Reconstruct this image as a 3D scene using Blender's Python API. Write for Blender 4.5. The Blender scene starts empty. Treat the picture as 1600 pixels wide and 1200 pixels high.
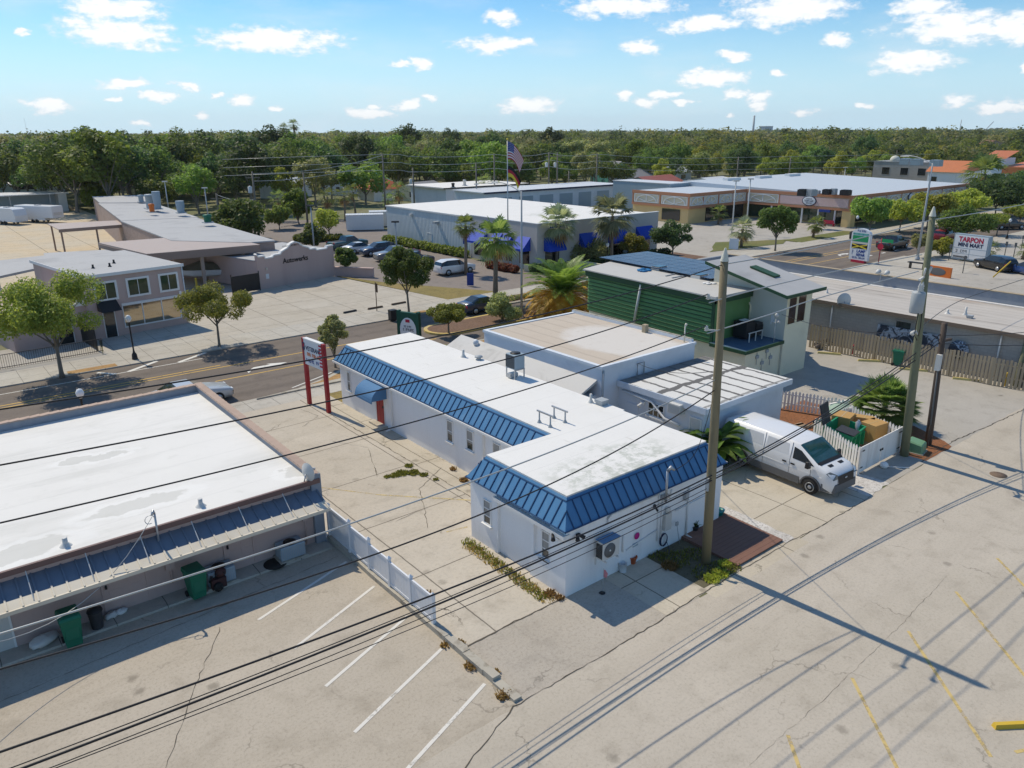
import bpy, bmesh, math, random
import numpy as np
from mathutils import Vector, Matrix
S = bpy.context.scene
C = S.collection
R = math.radians
# ------------------------------------------------------------------ camera
FPX, PIT, ROLL, YAW, CAMH = 1187.25, 0.320756, -0.0050468, 0.890898, 15.3
_cy, _sy, _cp, _sp = math.cos(YAW), math.sin(YAW), math.cos(PIT), math.sin(PIT)
AF = np.array([_cy*_cp, _sy*_cp, -_sp]); _r = np.array([_sy, -_cy, 0.]); _u = np.cross(_r, AF)
AR = math.cos(ROLL)*_r + math.sin(ROLL)*_u; AU = -math.sin(ROLL)*_r + math.cos(ROLL)*_u
cam = bpy.data.cameras.new('camera'); camo = bpy.data.objects.new('camera', cam); C.objects.link(camo)
cam.sensor_width = 36; cam.lens = FPX/1600*36; cam.clip_start = .1; cam.clip_end = 30000
mw = Matrix.Identity(4)
for i in range(3):
    mw[i][0] = AR[i]; mw[i][1] = AU[i]; mw[i][2] = -AF[i]
mw[2][3] = CAMH
camo.matrix_world = mw
S.camera = camo
S.render.resolution_x, S.render.resolution_y = 1024, 768

def ray(px, py):
    return AF + (px-800)/FPX*AR - (py-600)/FPX*AU
def G(px, py, z=0.):            # where a line of sight meets the height z
    d = ray(px, py); t = (z-CAMH)/d[2]
    return Vector((t*d[0], t*d[1], z))
def GY(px, py, Y):
    d = ray(px, py); t = Y/d[1]
    return Vector((t*d[0], Y, CAMH+t*d[2]))
def hgt(px, py, top):           # height of an upright standing at ground point (px,py) that reaches row top
    b = G(px, py); lo, hi = 0., 60.
    for _ in range(50):
        m = (lo+hi)/2; v = np.array([b.x, b.y, m-CAMH]); yy = 600-FPX*(AU@v)/(AF@v)
        if yy > top: lo = m
        else: hi = m
    return lo
# ------------------------------------------------------------------ light and sky
SUNV = Vector((-.14*.625, .99*.625, .781)).normalized()
sl = bpy.data.lights.new('sun', 'SUN'); sl.energy = 3.2; sl.angle = R(.5); sl.color = (1., .90, .72)
so = bpy.data.objects.new('sun', sl); C.objects.link(so); so.rotation_euler = SUNV.to_track_quat('Z', 'Y').to_euler(); so.location = (0, 0, 200)
S.view_settings.view_transform = 'Standard'; S.view_settings.look = 'None'
S.view_settings.exposure = 0.3; S.view_settings.gamma = 1.0; S.view_settings.use_curve_mapping = False

class NT:
    def __init__(s, tree): s.t = tree; s.n = tree.nodes; s.l = tree.links
    def node(s, typ, **kw):
        n = s.n.new(typ)
        for k, v in kw.items(): setattr(n, k, v)
        return n
    def put(s, sock, v):
        if isinstance(v, bpy.types.NodeSocket): s.l.new(v, sock)
        elif isinstance(v, (tuple, list)) and len(v) == 3 and sock.type == 'RGBA': sock.default_value = (*v, 1)
        else: sock.default_value = v
    def m(s, op, a, b=0., c=None, clamp=False):
        n = s.node('ShaderNodeMath', operation=op, use_clamp=clamp); s.put(n.inputs[0], a); s.put(n.inputs[1], b)
        if c is not None: s.put(n.inputs[2], c)
        return n.outputs[0]
    def vm(s, op, a, b=(0, 0, 0), out=0):
        n = s.node('ShaderNodeVectorMath', operation=op); s.put(n.inputs[0], a); s.put(n.inputs[1], b); return n.outputs[out]
    def mix(s, fac, a, b, mode='MIX'):
        n = s.node('ShaderNodeMix', data_type='RGBA', blend_type=mode); s.put(n.inputs[0], fac); s.put(n.inputs[6], a); s.put(n.inputs[7], b); return n.outputs[2]
    def noise(s, vec, scale, detail=3., rough=.55, dist=0., col=False):
        n = s.node('ShaderNodeTexNoise'); s.put(n.inputs['Vector'], vec); n.inputs['Scale'].default_value = scale
        n.inputs['Detail'].default_value = detail; n.inputs['Roughness'].default_value = rough; n.inputs['Distortion'].default_value = dist
        return n.outputs[1 if col else 0]
    def sst(s, v, a, b):        # smoothstep between a and b
        n = s.node('ShaderNodeMapRange', interpolation_type='SMOOTHSTEP'); s.put(n.inputs[0], v)
        n.inputs[1].default_value = a; n.inputs[2].default_value = b; return n.outputs[0]
    def xyz(s, vec):
        n = s.node('ShaderNodeSeparateXYZ'); s.put(n.inputs[0], vec); return n.outputs
    def comb(s, x, y, z=0.):
        n = s.node('ShaderNodeCombineXYZ'); s.put(n.inputs[0], x); s.put(n.inputs[1], y); s.put(n.inputs[2], z); return n.outputs[0]
    def line(s, v, period, width, off=0.):   # 1 on a line every period metres
        a = s.m('ADD', s.m('DIVIDE', v, period), off + 1000.)
        fr = s.m('ABSOLUTE', s.m('SUBTRACT', s.m('FRACT', a), .5))
        return s.m('GREATER_THAN', fr, .5-width/period/2)

W = bpy.data.worlds.new('World'); S.world = W; W.use_nodes = True
w = NT(W.node_tree); w.n.clear()
sky = w.node('ShaderNodeTexSky', sky_type='NISHITA', sun_disc=False)
sky.sun_elevation = math.asin(SUNV.z); sky.sun_rotation = math.atan2(SUNV.x, SUNV.y); sky.altitude = 10; sky.air_density = 1.0; sky.dust_density = 0.; sky.ozone_density = 3.
dirv = w.node('ShaderNodeTexCoord').outputs['Generated']
dx, dy, dz = w.xyz(dirv)
ae = w.comb(w.m('ARCTAN2', dy, dx), w.m('ARCSINE', dz), 0)
def azel(px, py):
    d = ray(px, py); d = d/np.linalg.norm(d); return math.atan2(d[1], d[0]), math.asin(d[2])
CLOUDS = [(185,50,104,27),(170,13,82,20),(425,62,110,21),(35,52,13,9),(205,133,46,11),(245,153,25,9),(290,135,23,8),(187,159,11,6),
 (75,166,42,12),(385,153,20,12),(345,147,15,6),(320,175,16,6),(425,175,19,5),(780,70,60,15),(660,97,22,10),(622,100,21,5),
 (785,30,36,12),(575,176,46,9),(632,165,26,10),(587,164,13,6),(678,156,14,7),(230,192,15,5),(830,165,52,16),(975,147,21,10),
 (1012,162,25,11),(1040,150,24,8),(1068,161,16,6),(1010,70,33,15),(970,10,98,20),(1095,38,62,12),(1230,16,104,24),(1315,62,34,12),
 (1490,42,110,27),(1450,10,52,20),(1585,42,56,27),(1430,94,74,21),(1105,122,62,15),(1150,88,26,11),(1145,147,21,9),(1185,155,23,11),
 (1192,167,16,7),(1255,177,16,8),(1490,155,30,15),(1560,168,36,13),(1597,110,14,16),(1203,117,13,6),(1145,183,9,5),(1360,165,17,6),
 (-90,90,60,22),(-160,150,70,14),(1700,140,60,14),(1760,60,80,24),(300,-90,160,40),(800,-120,140,36),(1250,-150,150,40),(-250,30,90,26)]
wn = w.noise(w.vm('MULTIPLY', ae, (1, 1.7, 0)), 16, 5, .6, col=True)
aew = w.vm('ADD', ae, w.vm('MULTIPLY', w.vm('SUBTRACT', wn, (.5, .5, .5)), (.07, .03, 0)))
best = None
for cx, cy, rx, ry in CLOUDS:
    a0, e0 = azel(cx, cy); a1, e1 = azel(cx+rx, cy); a2, e2 = azel(cx, cy-ry)
    ra, re_ = abs(a1-a0)*1.0, abs(e2-e0)*1.0
    v = w.vm('MULTIPLY', w.vm('SUBTRACT', aew, (a0, e0, 0)), (1/ra, 1/re_, 0))
    ln = w.vm('LENGTH', v, out=1)
    best = ln if best is None else w.m('MINIMUM', best, ln)
fn = w.noise(w.vm('MULTIPLY', ae, (1, 2., 0)), 55, 6, .62)
dens = w.m('ADD', w.m('SUBTRACT', 1.0, best), w.m('MULTIPLY', w.m('SUBTRACT', fn, .5), 1.9))
mask = w.m('MULTIPLY', w.sst(dens, -.2, .5), .88)
wisp = w.m('MULTIPLY', w.sst(w.noise(w.vm('MULTIPLY', ae, (1, 3.5, 0)), 5, 6, .6), .46, .8), .36)
mask = w.m('MAXIMUM', mask, wisp)
ccol = w.mix(w.sst(w.m('ADD', dens, w.m('MULTIPLY', fn, .3)), .1, .85), (7.2, 7.6, 8.1), (9.4, 9.35, 9.25))
hsv = w.node('ShaderNodeHueSaturation'); w.put(hsv.inputs['Color'], w.mix(1., sky.outputs[0], (.93,1.02,1.06), 'MULTIPLY')); hsv.inputs['Saturation'].default_value = 1.25; hsv.inputs['Value'].default_value = 1.0
lowf = w.m('MULTIPLY', w.m('SUBTRACT', 1., w.sst(dz, -.02, .17)), .88)     # pale moist air low over the horizon
skyc = w.mix(lowf, hsv.outputs[0], (4.4, 6.5, 8.3))
# unseen broken cloud cover above the view, added for neutral fill light
hi = w.m('MULTIPLY', w.sst(w.noise(w.vm('MULTIPLY', dirv, (1, 1, 1.6)), 2.6, 6, .6), .43, .60), w.sst(dz, .24, .42))
mask = w.m('MAXIMUM', mask, w.m('MULTIPLY', hi, .22))
bg = w.node('ShaderNodeBackground'); w.put(bg.inputs[0], w.mix(mask, skyc, ccol)); bg.inputs[1].default_value = .1
w.l.new(bg.outputs[0], w.node('ShaderNodeOutputWorld').inputs[0])

# ------------------------------------------------------------------ mesh helpers
class MB:
    """collects faces for one mesh object"""
    def __init__(s): s.v = []; s.f = []; s.mi = []; s.m = 0; s.smooth = False; s.sm = []
    def add(s, vs, fs):
        o = len(s.v); s.v += [tuple(map(float, p)) for p in vs]
        for f in fs: s.f.append(tuple(i+o for i in f)); s.mi.append(s.m); s.sm.append(s.smooth)
        return s
    def box(s, x0, x1, y0, y1, z0, z1):
        if x0 > x1: x0, x1 = x1, x0
        if y0 > y1: y0, y1 = y1, y0
        return s.add([(x0,y0,z0),(x1,y0,z0),(x1,y1,z0),(x0,y1,z0),(x0,y0,z1),(x1,y0,z1),(x1,y1,z1),(x0,y1,z1)],
              [(0,3,2,1),(4,5,6,7),(0,1,5,4),(1,2,6,5),(2,3,7,6),(3,0,4,7)])
    def hexa(s, b, t):     # bottom 4 pts (ccw), top 4 pts
        return s.add(list(b)+list(t), [(0,3,2,1),(4,5,6,7),(0,1,5,4),(1,2,6,5),(2,3,7,6),(3,0,4,7)])
    def bar(s, p0, p1, wd, th, up=(0,0,1)):
        p0, p1 = Vector(p0), Vector(p1); d = (p1-p0).normalized(); u = Vector(up)
        if abs(d.dot(u)) > .95: u = Vector((1,0,0))
        a = d.cross(u).normalized()*wd/2; b = a.cross(d).normalized()*th/2
        return s.hexa([p0-a-b, p0+a-b, p1+a-b, p1-a-b], [p0-a+b, p0+a+b, p1+a+b, p1-a+b])
    def prism(s, poly, z0, z1):
        n = len(poly)
        return s.add([(p[0],p[1],z0) for p in poly]+[(p[0],p[1],z1) for p in poly],
              [tuple(range(n))[::-1], tuple(range(n,2*n))]+[(i,(i+1)%n,n+(i+1)%n,n+i) for i in range(n)])
    def extr(s, prof, axis, a0, a1):   # profile in the plane across axis ('x': (y,z); 'y': (x,z))
        n = len(prof)
        P = (lambda p, a: (a, p[0], p[1])) if axis == 'x' else (lambda p, a: (p[0], a, p[1]))
        return s.add([P(p,a0) for p in prof]+[P(p,a1) for p in prof],
              [tuple(range(n))[::-1], tuple(range(n,2*n))]+[(i,(i+1)%n,n+(i+1)%n,n+i) for i in range(n)])
    def sheet(s, poly, z=0.):
        return s.add([(p[0],p[1],p[2] if len(p) > 2 else z) for p in poly], [tuple(range(len(poly)))])
    def tube(s, path, r, n=8, cap=True):
        path = [Vector(p) for p in path]; rs = r if isinstance(r, (list, tuple)) else [r]*len(path)
        vs = []; k = len(path)
        for i, p in enumerate(path):
            d = (path[min(i+1,k-1)]-path[max(i-1,0)]).normalized()
            u = Vector((0,0,1)) if abs(d.z) < .9 else Vector((1,0,0))
            a = d.cross(u).normalized(); b = a.cross(d)
            for j in range(n):
                t = 2*math.pi*j/n; vs.append(p+a*math.cos(t)*rs[i]+b*math.sin(t)*rs[i])
        fs = [(i*n+j, i*n+(j+1)%n, (i+1)*n+(j+1)%n, (i+1)*n+j) for i in range(k-1) for j in range(n)]
        if cap: fs += [tuple(range(n))[::-1], tuple(range((k-1)*n, k*n))]
        o = s.smooth; s.smooth = n > 5; s.add(vs, fs); s.smooth = o; return s
    def cyl(s, x, y, z0, z1, r0, r1=None, n=16):
        return s.tube([(x,y,z0),(x,y,z1)], [r0, r0 if r1 is None else r1], n)
    def lathe(s, prof, x=0, y=0, n=18):
        vs = [(x+r*math.cos(2*math.pi*j/n), y+r*math.sin(2*math.pi*j/n), z) for r, z in prof for j in range(n)]
        k = len(prof); o = s.smooth; s.smooth = True
        s.add(vs, [(i*n+j, i*n+(j+1)%n, (i+1)*n+(j+1)%n, (i+1)*n+j) for i in range(k-1) for j in range(n)]); s.smooth = o
        s.add([vs[j] for j in range(n)], [tuple(range(n))[::-1]]); s.add([vs[(k-1)*n+j] for j in range(n)], [tuple(range(n))])
        return s
    def ball(s, c, rx, ry, rz, n=12, m=8):
        prof = [(math.sin(math.pi*i/m), -math.cos(math.pi*i/m)) for i in range(m+1)]
        vs = [(c[0]+rx*max(a,.01)*math.cos(2*math.pi*j/n), c[1]+ry*max(a,.01)*math.sin(2*math.pi*j/n), c[2]+rz*b) for a, b in prof for j in range(n)]
        o = s.smooth; s.smooth = True
        s.add(vs, [(i*n+j, i*n+(j+1)%n, (i+1)*n+(j+1)%n, (i+1)*n+j) for i in range(m) for j in range(n)]); s.smooth = o; return s
    def loft(s, secs, caps=True):
        n = len(secs[0]); k = len(secs)
        fs = [(i*n+j, i*n+(j+1)%n, (i+1)*n+(j+1)%n, (i+1)*n+j) for i in range(k-1) for j in range(n)]
        if caps: fs += [tuple(range(n))[::-1], tuple(range((k-1)*n, k*n))]
        return s.add([p for q in secs for p in q], fs)
    def build(s, name, mat, parent=None, bevel=0., fixn=False):
        me = bpy.data.meshes.new(name)
        off = Vector((0,0,0))
        vs = s.v
        if parent is not None and parent.get('_w'):      # things that do not turn: parts are written in world metres
            L = parent.location if parent.parent is None else parent['_wl']; vs = [(p[0]-L[0], p[1]-L[1], p[2]-L[2]) for p in vs]
        me.from_pydata(vs, [], s.f)
        for m_ in (mat if isinstance(mat, (list, tuple)) else [mat]): me.materials.append(m_)
        me.polygons.foreach_set('material_index', s.mi); me.polygons.foreach_set('use_smooth', s.sm); me.update()
        if bevel or fixn:
            bm = bmesh.new(); bm.from_mesh(me)
            bmesh.ops.recalc_face_normals(bm, faces=bm.faces)
            if bevel:
                ed = [e for e in bm.edges if len(e.link_faces) == 2 and e.calc_face_angle(0) > .6]
                bmesh.ops.bevel(bm, geom=ed, offset=bevel, segments=1, affect='EDGES', clamp_overlap=True)
            bm.to_mesh(me); bm.free()
        o = bpy.data.objects.new(name, me); C.objects.link(o)
        if parent is not None:
            o.parent = parent
            if parent.get('_w'):
                o['_w'] = 1; o['_wl'] = [*(parent.location if parent.parent is None else Vector(parent['_wl']))]
        return o

def tag(o, label, cat, group=None, kind=None):
    if label: o['label'] = label
    if cat: o['category'] = cat
    if group: o['group'] = group
    if kind: o['kind'] = kind
    return o
def thing(name, label, cat, loc=(0,0,0), rz=0., group=None, world=False):
    o = bpy.data.objects.new(name, None); C.objects.link(o); o.location = loc; o.rotation_euler = (0,0,rz); o.empty_display_size = .3
    if world: o['_w'] = 1
    return tag(o, label, cat, group)
def copy_tree(o, parent=None, loc=None, rz=None, label=None, scale=None, group=None):
    c = o.copy(); C.objects.link(c)
    if parent is not None: c.parent = parent
    if loc is not None: c.location = loc
    if rz is not None: c.rotation_euler = (0,0,rz)
    if scale is not None: c.scale = (scale,)*3 if not isinstance(scale, tuple) else scale
    if label: c['label'] = label
    if group: c['group'] = group
    for ch in list(o.children): copy_tree(ch, c)
    return c
def struct(name, mb, mat, **k):
    o = mb.build(name, mat, **k); o['kind'] = 'structure'; return o
def solo(name, mb, mat, label, cat, group=None, kind=None, loc=None, rz=0, **k):
    o = mb.build(name, mat, **k); tag(o, label, cat, group, kind)
    if loc is not None: o.location = loc; o.rotation_euler = (0,0,rz)
    return o
FONT = None
def text_mesh(mb, txt, size, place, depth=.012, bold=0.0, narrow=1.0):
    """adds lettering to mb; place maps (x, y, z) in text space to the wanted space"""
    cu = bpy.data.curves.new('lettering', 'FONT'); cu.body = txt; cu.size = size; cu.align_x = 'CENTER'; cu.align_y = 'CENTER'
    cu.extrude = depth; cu.offset = bold; cu.resolution_u = 2
    ob = bpy.data.objects.new('lettering', cu)
    C.objects.link(ob); dg = bpy.context.evaluated_depsgraph_get(); dg.update()
    me = bpy.data.meshes.new_from_object(ob.evaluated_get(dg))
    mb.add([place(v.co.x*narrow, v.co.y, v.co.z) for v in me.vertices], [tuple(p.vertices) for p in me.polygons])
    C.objects.unlink(ob); bpy.data.objects.remove(ob); bpy.data.curves.remove(cu); bpy.data.meshes.remove(me)
def scribble(mb, x0, x1, y, h, place, seed=0, words=1, d=.01):
    """lettering too small to read in the photograph: a row of short strokes"""
    rr = random.Random(seed); x = x0; wd = (x1-x0)/max(1, words)
    while x < x1-h*.3:
        cw = h*rr.uniform(.5, .75)
        if rr.random() < .12: x += h*.5; continue
        st = h*.16
        for (a, b, c, e) in rr.sample([(0,st,0,1),(cw-st,cw,0,1),(0,cw,.84,1),(0,cw,.42,.58),(0,cw,0,.16)], 3):
            pts = [(x+a, y+c*h), (x+b, y+c*h), (x+b, y+e*h), (x+a, y+e*h)]
            mb.add([place(p[0], p[1], 0) for p in pts]+[place(p[0], p[1], d) for p in pts], [(0,3,2,1),(4,5,6,7),(0,1,5,4),(1,2,6,5),(2,3,7,6),(3,0,4,7)])
        x += cw+h*.22
# ------------------------------------------------------------------ materials
def newmat(name):
    m = bpy.data.materials.new(name); m.use_nodes = True; t = NT(m.node_tree)
    b = t.n['Principled BSDF']; return m, t, b
def sc(c, k): return tuple(min(1., x*k) for x in c)
def mat(name, col, rough=.75, var=.1, scale=1.5, metal=0., spec=.3, bump=0., bscale=30., stain=None, stain_amt=.0, stain_scale=.6, stain_lo=.5, fine=.06, streak=False, emit=None):
    m, t, b = newmat(name); co = t.node('ShaderNodeTexCoord').outputs['Object']
    c2 = co
    if streak: c2 = t.vm('MULTIPLY', co, (1, 1, .12))
    n1 = t.noise(c2, scale, 4, .6); n2 = t.noise(co, scale*14, 3, .6)
    col_ = t.mix(n1, sc(col, 1-var), sc(col, 1+var))
    if fine: col_ = t.mix(t.m('MULTIPLY', t.m('SUBTRACT', n2, .5), fine*8, clamp=True), col_, sc(col, .72))
    if stain is not None:
        s = t.sst(t.noise(c2, stain_scale, 6, .62, .6), stain_lo, stain_lo+.22)
        col_ = t.mix(t.m('MULTIPLY', s, stain_amt), col_, stain)
    t.put(b.inputs['Base Color'], col_); b.inputs['Metallic'].default_value = metal; b.inputs['Specular IOR Level'].default_value = spec
    t.put(b.inputs['Roughness'], t.m('ADD', t.m('MULTIPLY', t.m('SUBTRACT', n1, .5), .15), rough))
    if bump:
        bn = t.node('ShaderNodeBump'); bn.inputs['Strength'].default_value = bump; bn.inputs['Distance'].default_value = .02
        t.put(bn.inputs['Height'], t.noise(co, bscale, 4, .6)); t.l.new(bn.outputs[0], b.inputs['Normal'])
    return m
def ground_mat(name, col, patch, dark, crack=.5, cscale=.22, speck=.35, joints=None, seed=0., grain=9., tint=None, tracks=None, joint_col=None, stains=.5):
    """weathered paving in world metres: blotches, grit, cracks, joints, oil drips"""
    m, t, b = newmat(name); co0 = t.node('ShaderNodeTexCoord').outputs['Object']; co = t.vm('ADD', co0, (seed*13.1, seed*7.7, 0))
    big = t.noise(co, .13, 5, .6, .4); mid = t.noise(co, .9, 5, .62, .3); gr = t.noise(co, grain, 3, .75); gr2 = t.noise(co, grain*3.2, 2, .7)
    c = t.mix(t.sst(big, .3, .7), col, patch)
    c = t.mix(t.m('MULTIPLY', t.sst(mid, .48, .76), .5), c, dark)
    c = t.mix(t.m('MULTIPLY', t.sst(t.noise(co, .35, 6, .65), .5, .72), .32), c, sc(col, 1.2))
    c = t.mix(t.m('MULTIPLY', t.sst(gr, .45, .75), speck), c, sc(dark, .8))
    c = t.mix(t.m('MULTIPLY', t.sst(gr2, .52, .8), speck*.9), c, sc(col, 1.28))
    if tracks:      # worn strips along x at given y: (y, width, strength)
        x_, y_, z_ = t.xyz(co0)
        for (yy, wd, st) in tracks:
            d = t.m('ABSOLUTE', t.m('SUBTRACT', t.m('ADD', y_, t.m('MULTIPLY', mid, .5)), yy+.25))
            c = t.mix(t.m('MULTIPLY', t.m('SUBTRACT', 1., t.sst(d, 0., wd)), st), c, dark)
    if crack:
        for k, (scl, wd, th) in enumerate(((cscale, .010, .47), (cscale*2.7, .012, .6))):
            wv = t.vm('ADD', co, t.vm('MULTIPLY', t.vm('SUBTRACT', t.noise(co, .8, 4, .65, col=True), (.5,.5,.5)), (1.6, 1.6, 0)))
            wv = t.vm('ADD', wv, t.vm('MULTIPLY', t.vm('SUBTRACT', t.noise(co, 5, 3, .6, col=True), (.5,.5,.5)), (.22, .22, 0)))
            vo = t.node('ShaderNodeTexVoronoi', feature='DISTANCE_TO_EDGE', voronoi_dimensions='2D'); t.put(vo.inputs['Vector'], wv); vo.inputs['Scale'].default_value = scl
            cr = t.m('MULTIPLY', t.m('SUBTRACT', 1., t.sst(vo.outputs['Distance'], wd*.25*scl/.22, wd*scl/.22)), t.sst(t.noise(co, .3+.25*k, 3, .6), th, th+.14))
            c = t.mix(t.m('MULTIPLY', cr, crack), c, sc(dark, .28))
    if stains:
        sp = t.node('ShaderNodeTexVoronoi', feature='F1', voronoi_dimensions='2D'); t.put(sp.inputs['Vector'], t.vm('ADD', co, t.vm('MULTIPLY', t.noise(co, 4, 3, .6, col=True), (.3,.3,0)))); sp.inputs['Scale'].default_value = .55
        rnd = t.xyz(sp.outputs['Color'])[0]
        dr = t.m('MULTIPLY', t.m('SUBTRACT', 1., t.sst(sp.outputs['Distance'], .03, .13)), t.m('GREATER_THAN', rnd, .86))
        c = t.mix(t.m('MULTIPLY', dr, stains), c, sc(dark, .42))
    c = t.mix(t.m('MULTIPLY', t.sst(t.noise(t.vm('MULTIPLY', co, (.25, 1.5, 1)), .7, 5, .7), .52, .74), .28), c, dark)
    if joints:
        x_, y_, z_ = t.xyz(co0); jn = t.m('MULTIPLY', t.m('SUBTRACT', t.noise(co, 1.5, 2), .5), .05)
        j = t.m('MAXIMUM', t.line(t.m('ADD', x_, jn), joints[0], joints[2], joints[3]), t.line(t.m('ADD', y_, jn), joints[1], joints[2], joints[4]))
        c = t.mix(t.m('MULTIPLY', j, .8), c, joint_col or sc(dark, .32))
    t.put(b.inputs['Base Color'], c); b.inputs['Roughness'].default_value = .9; b.inputs['Specular IOR Level'].default_value = .2
    bn = t.node('ShaderNodeBump'); bn.inputs['Strength'].default_value = .35; bn.inputs['Distance'].default_value = .015
    t.put(bn.inputs['Height'], t.m('ADD', gr, gr2)); t.l.new(bn.outputs[0], b.inputs['Normal'])
    return m
def rib_mat(name, col, period, axis=0, dark=.55, width=.18, rough=.5, metal=.0, var=.08, stain=None):
    """ribbed sheet metal: fine relief in the bump and a darker groove"""
    m, t, b = newmat(name); co = t.node('ShaderNodeTexCoord').outputs['Object']
    a = t.xyz(co)[axis]; n1 = t.noise(co, .8, 4, .6)
    c = t.mix(n1, sc(col, 1-var), sc(col, 1+var))
    if stain: c = t.mix(t.m('MULTIPLY', t.sst(t.noise(t.vm('MULTIPLY', co, (1,1,.2)), .9, 5, .65), .52, .75), .5), c, stain)
    c = t.mix(t.m('MULTIPLY', t.line(a, period, period*width), .7), c, sc(col, dark))
    t.put(b.inputs['Base Color'], c); b.inputs['Roughness'].default_value = rough; b.inputs['Metallic'].default_value = metal
    wv = t.m('SINE', t.m('MULTIPLY', a, 2*math.pi/period))
    bn = t.node('ShaderNodeBump'); bn.inputs['Strength'].default_value = .6; bn.inputs['Distance'].default_value = .03
    t.put(bn.inputs['Height'], wv); t.l.new(bn.outputs[0], b.inputs['Normal']); return m
def glass_mat(name, col=(.02,.03,.035), rough=.06):
    m, t, b = newmat(name); co = t.node('ShaderNodeTexCoord').outputs['Object']
    t.put(b.inputs['Base Color'], t.mix(t.noise(co, 2., 2), sc(col, .7), sc(col, 1.4))); b.inputs['Roughness'].default_value = rough; b.inputs['Specular IOR Level'].default_value = .9
    return m
def paint(name, col, rough=.28, metal=0., coat=.6):
    m, t, b = newmat(name); co = t.node('ShaderNodeTexCoord').outputs['Object']
    d = t.sst(t.noise(co, 2.2, 5, .65), .45, .8)
    t.put(b.inputs['Base Color'], t.mix(t.m('MULTIPLY', d, .12), col, (.35,.32,.27))); t.put(b.inputs['Roughness'], t.m('ADD', rough, t.m('MULTIPLY', d, .15)))
    b.inputs['Metallic'].default_value = metal; b.inputs['Coat Weight'].default_value = coat; b.inputs['Coat Roughness'].default_value = .08; return m
def leaf_mat(name, c1, c2, c3, trans=.5, rough=.55):
    """leaf cards: every leaf island gets its own tone, every plant its own shift"""
    m, t, b = newmat(name)
    rnd = t.node('ShaderNodeNewGeometry').outputs['Random Per Island']; ob = t.node('ShaderNodeObjectInfo').outputs['Random']
    co = t.node('ShaderNodeTexCoord').outputs['Object']
    c = t.mix(rnd, c1, c2); c = t.mix(t.m('MULTIPLY', t.sst(t.noise(co, .55, 3, .6), .42, .68), .75), c, c3)
    hs = t.node('ShaderNodeHueSaturation'); t.put(hs.inputs['Color'], c)
    t.put(hs.inputs['Hue'], t.m('ADD', .468, t.m('MULTIPLY', ob, .042))); t.put(hs.inputs['Value'], t.m('ADD', .68, t.m('MULTIPLY', ob, .66))); hs.inputs['Saturation'].default_value = .95
    t.put(b.inputs['Base Color'], hs.outputs[0]); b.inputs['Roughness'].default_value = rough; b.inputs['Specular IOR Level'].default_value = .25
    tr = t.node('ShaderNodeBsdfTranslucent'); t.put(tr.inputs[0], t.mix(1., hs.outputs[0], (1.5,1.45,1.0), 'MULTIPLY'))
    mx = t.node('ShaderNodeMixShader'); mx.inputs[0].default_value = trans
    t.l.new(b.outputs[0], mx.inputs[1]); t.l.new(tr.outputs[0], mx.inputs[2]); t.l.new(mx.outputs[0], t.n['Material Output'].inputs[0]); return m
K = {}
# paving
K['earth'] = ground_mat('earth', (.20,.19,.11), (.12,.14,.06), (.10,.09,.05), crack=0, speck=.3, stains=0, grain=3)
K['lot'] = ground_mat('lot asphalt', (.455,.40,.325), (.415,.36,.285), (.285,.245,.19), crack=.35, cscale=.2, speck=.45, seed=1, grain=11)
K['alley'] = ground_mat('alley asphalt', (.485,.432,.36), (.445,.395,.322), (.31,.27,.217), crack=.4, cscale=.26, speck=.4, seed=2, grain=11, stains=.45,
   tracks=[(12.5,.55,.15),(9.3,.4,.12),(6.9,.35,.10)])
K['apron'] = ground_mat('driveway asphalt', (.445,.40,.34), (.40,.355,.295), (.27,.24,.20), crack=.45, cscale=.3, speck=.5, seed=3, grain=10)
K['drive'] = ground_mat('driveway concrete', (.52,.465,.385), (.465,.41,.33), (.30,.26,.205), crack=.85, cscale=.17, speck=.3, joints=(4.6, 4.3, .05, .26, .17), seed=4, grain=7, stains=.35)
K['pad'] = ground_mat('concrete pad', (.52,.465,.375), (.47,.41,.32), (.31,.27,.205), crack=.45, cscale=.3, speck=.25, joints=(3.1, 3.4, .045, .12, .42), seed=5, grain=8)
K['walk'] = ground_mat('sidewalk concrete', (.47,.44,.385), (.42,.385,.33), (.29,.265,.22), crack=.2, speck=.2, joints=(1.6, 1.6, .03, .0, .1), seed=6, grain=6, stains=.2)
K['bigpad'] = ground_mat('forecourt concrete', (.47,.43,.365), (.43,.385,.315), (.31,.275,.22), crack=.25, cscale=.1, speck=.2, joints=(3.6, 3.6, .05, .3, .2), seed=7, grain=4, stains=.2)
K['yard'] = ground_mat('yard concrete', (.52,.455,.35), (.56,.45,.30), (.38,.31,.21), crack=.2, cscale=.08, speck=.2, joints=(6, 6, .08, .3, .2), seed=8, grain=3, stains=.3)
K['street'] = ground_mat('street asphalt', (.19,.158,.132), (.165,.138,.115), (.095,.08,.07), crack=.2, cscale=.1, speck=.4, seed=9, grain=8, stains=.2,
   tracks=[(45.0,.7,.4),(46.9,.5,.35),(50.,.8,.2),(53.1,.6,.3),(55.,.6,.25)])
K['brownlot'] = ground_mat('parking asphalt', (.245,.21,.185), (.22,.188,.165), (.14,.12,.105), crack=.15, cscale=.1, speck=.3, seed=10, grain=6, stains=.3)
K['greylot'] = ground_mat('grey parking asphalt', (.42,.39,.345), (.38,.35,.305), (.26,.24,.205), crack=.4, cscale=.16, speck=.3, seed=11, grain=9)
K['kerb'] = mat('kerb concrete', (.42,.385,.32), var=.15, stain=(.16,.13,.09), stain_amt=.7, stain_scale=2.2, bump=.4)
K['yellowkerb'] = mat('yellow kerb', (.55,.40,.13), var=.12, stain=(.4,.35,.25), stain_amt=.5)
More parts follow.
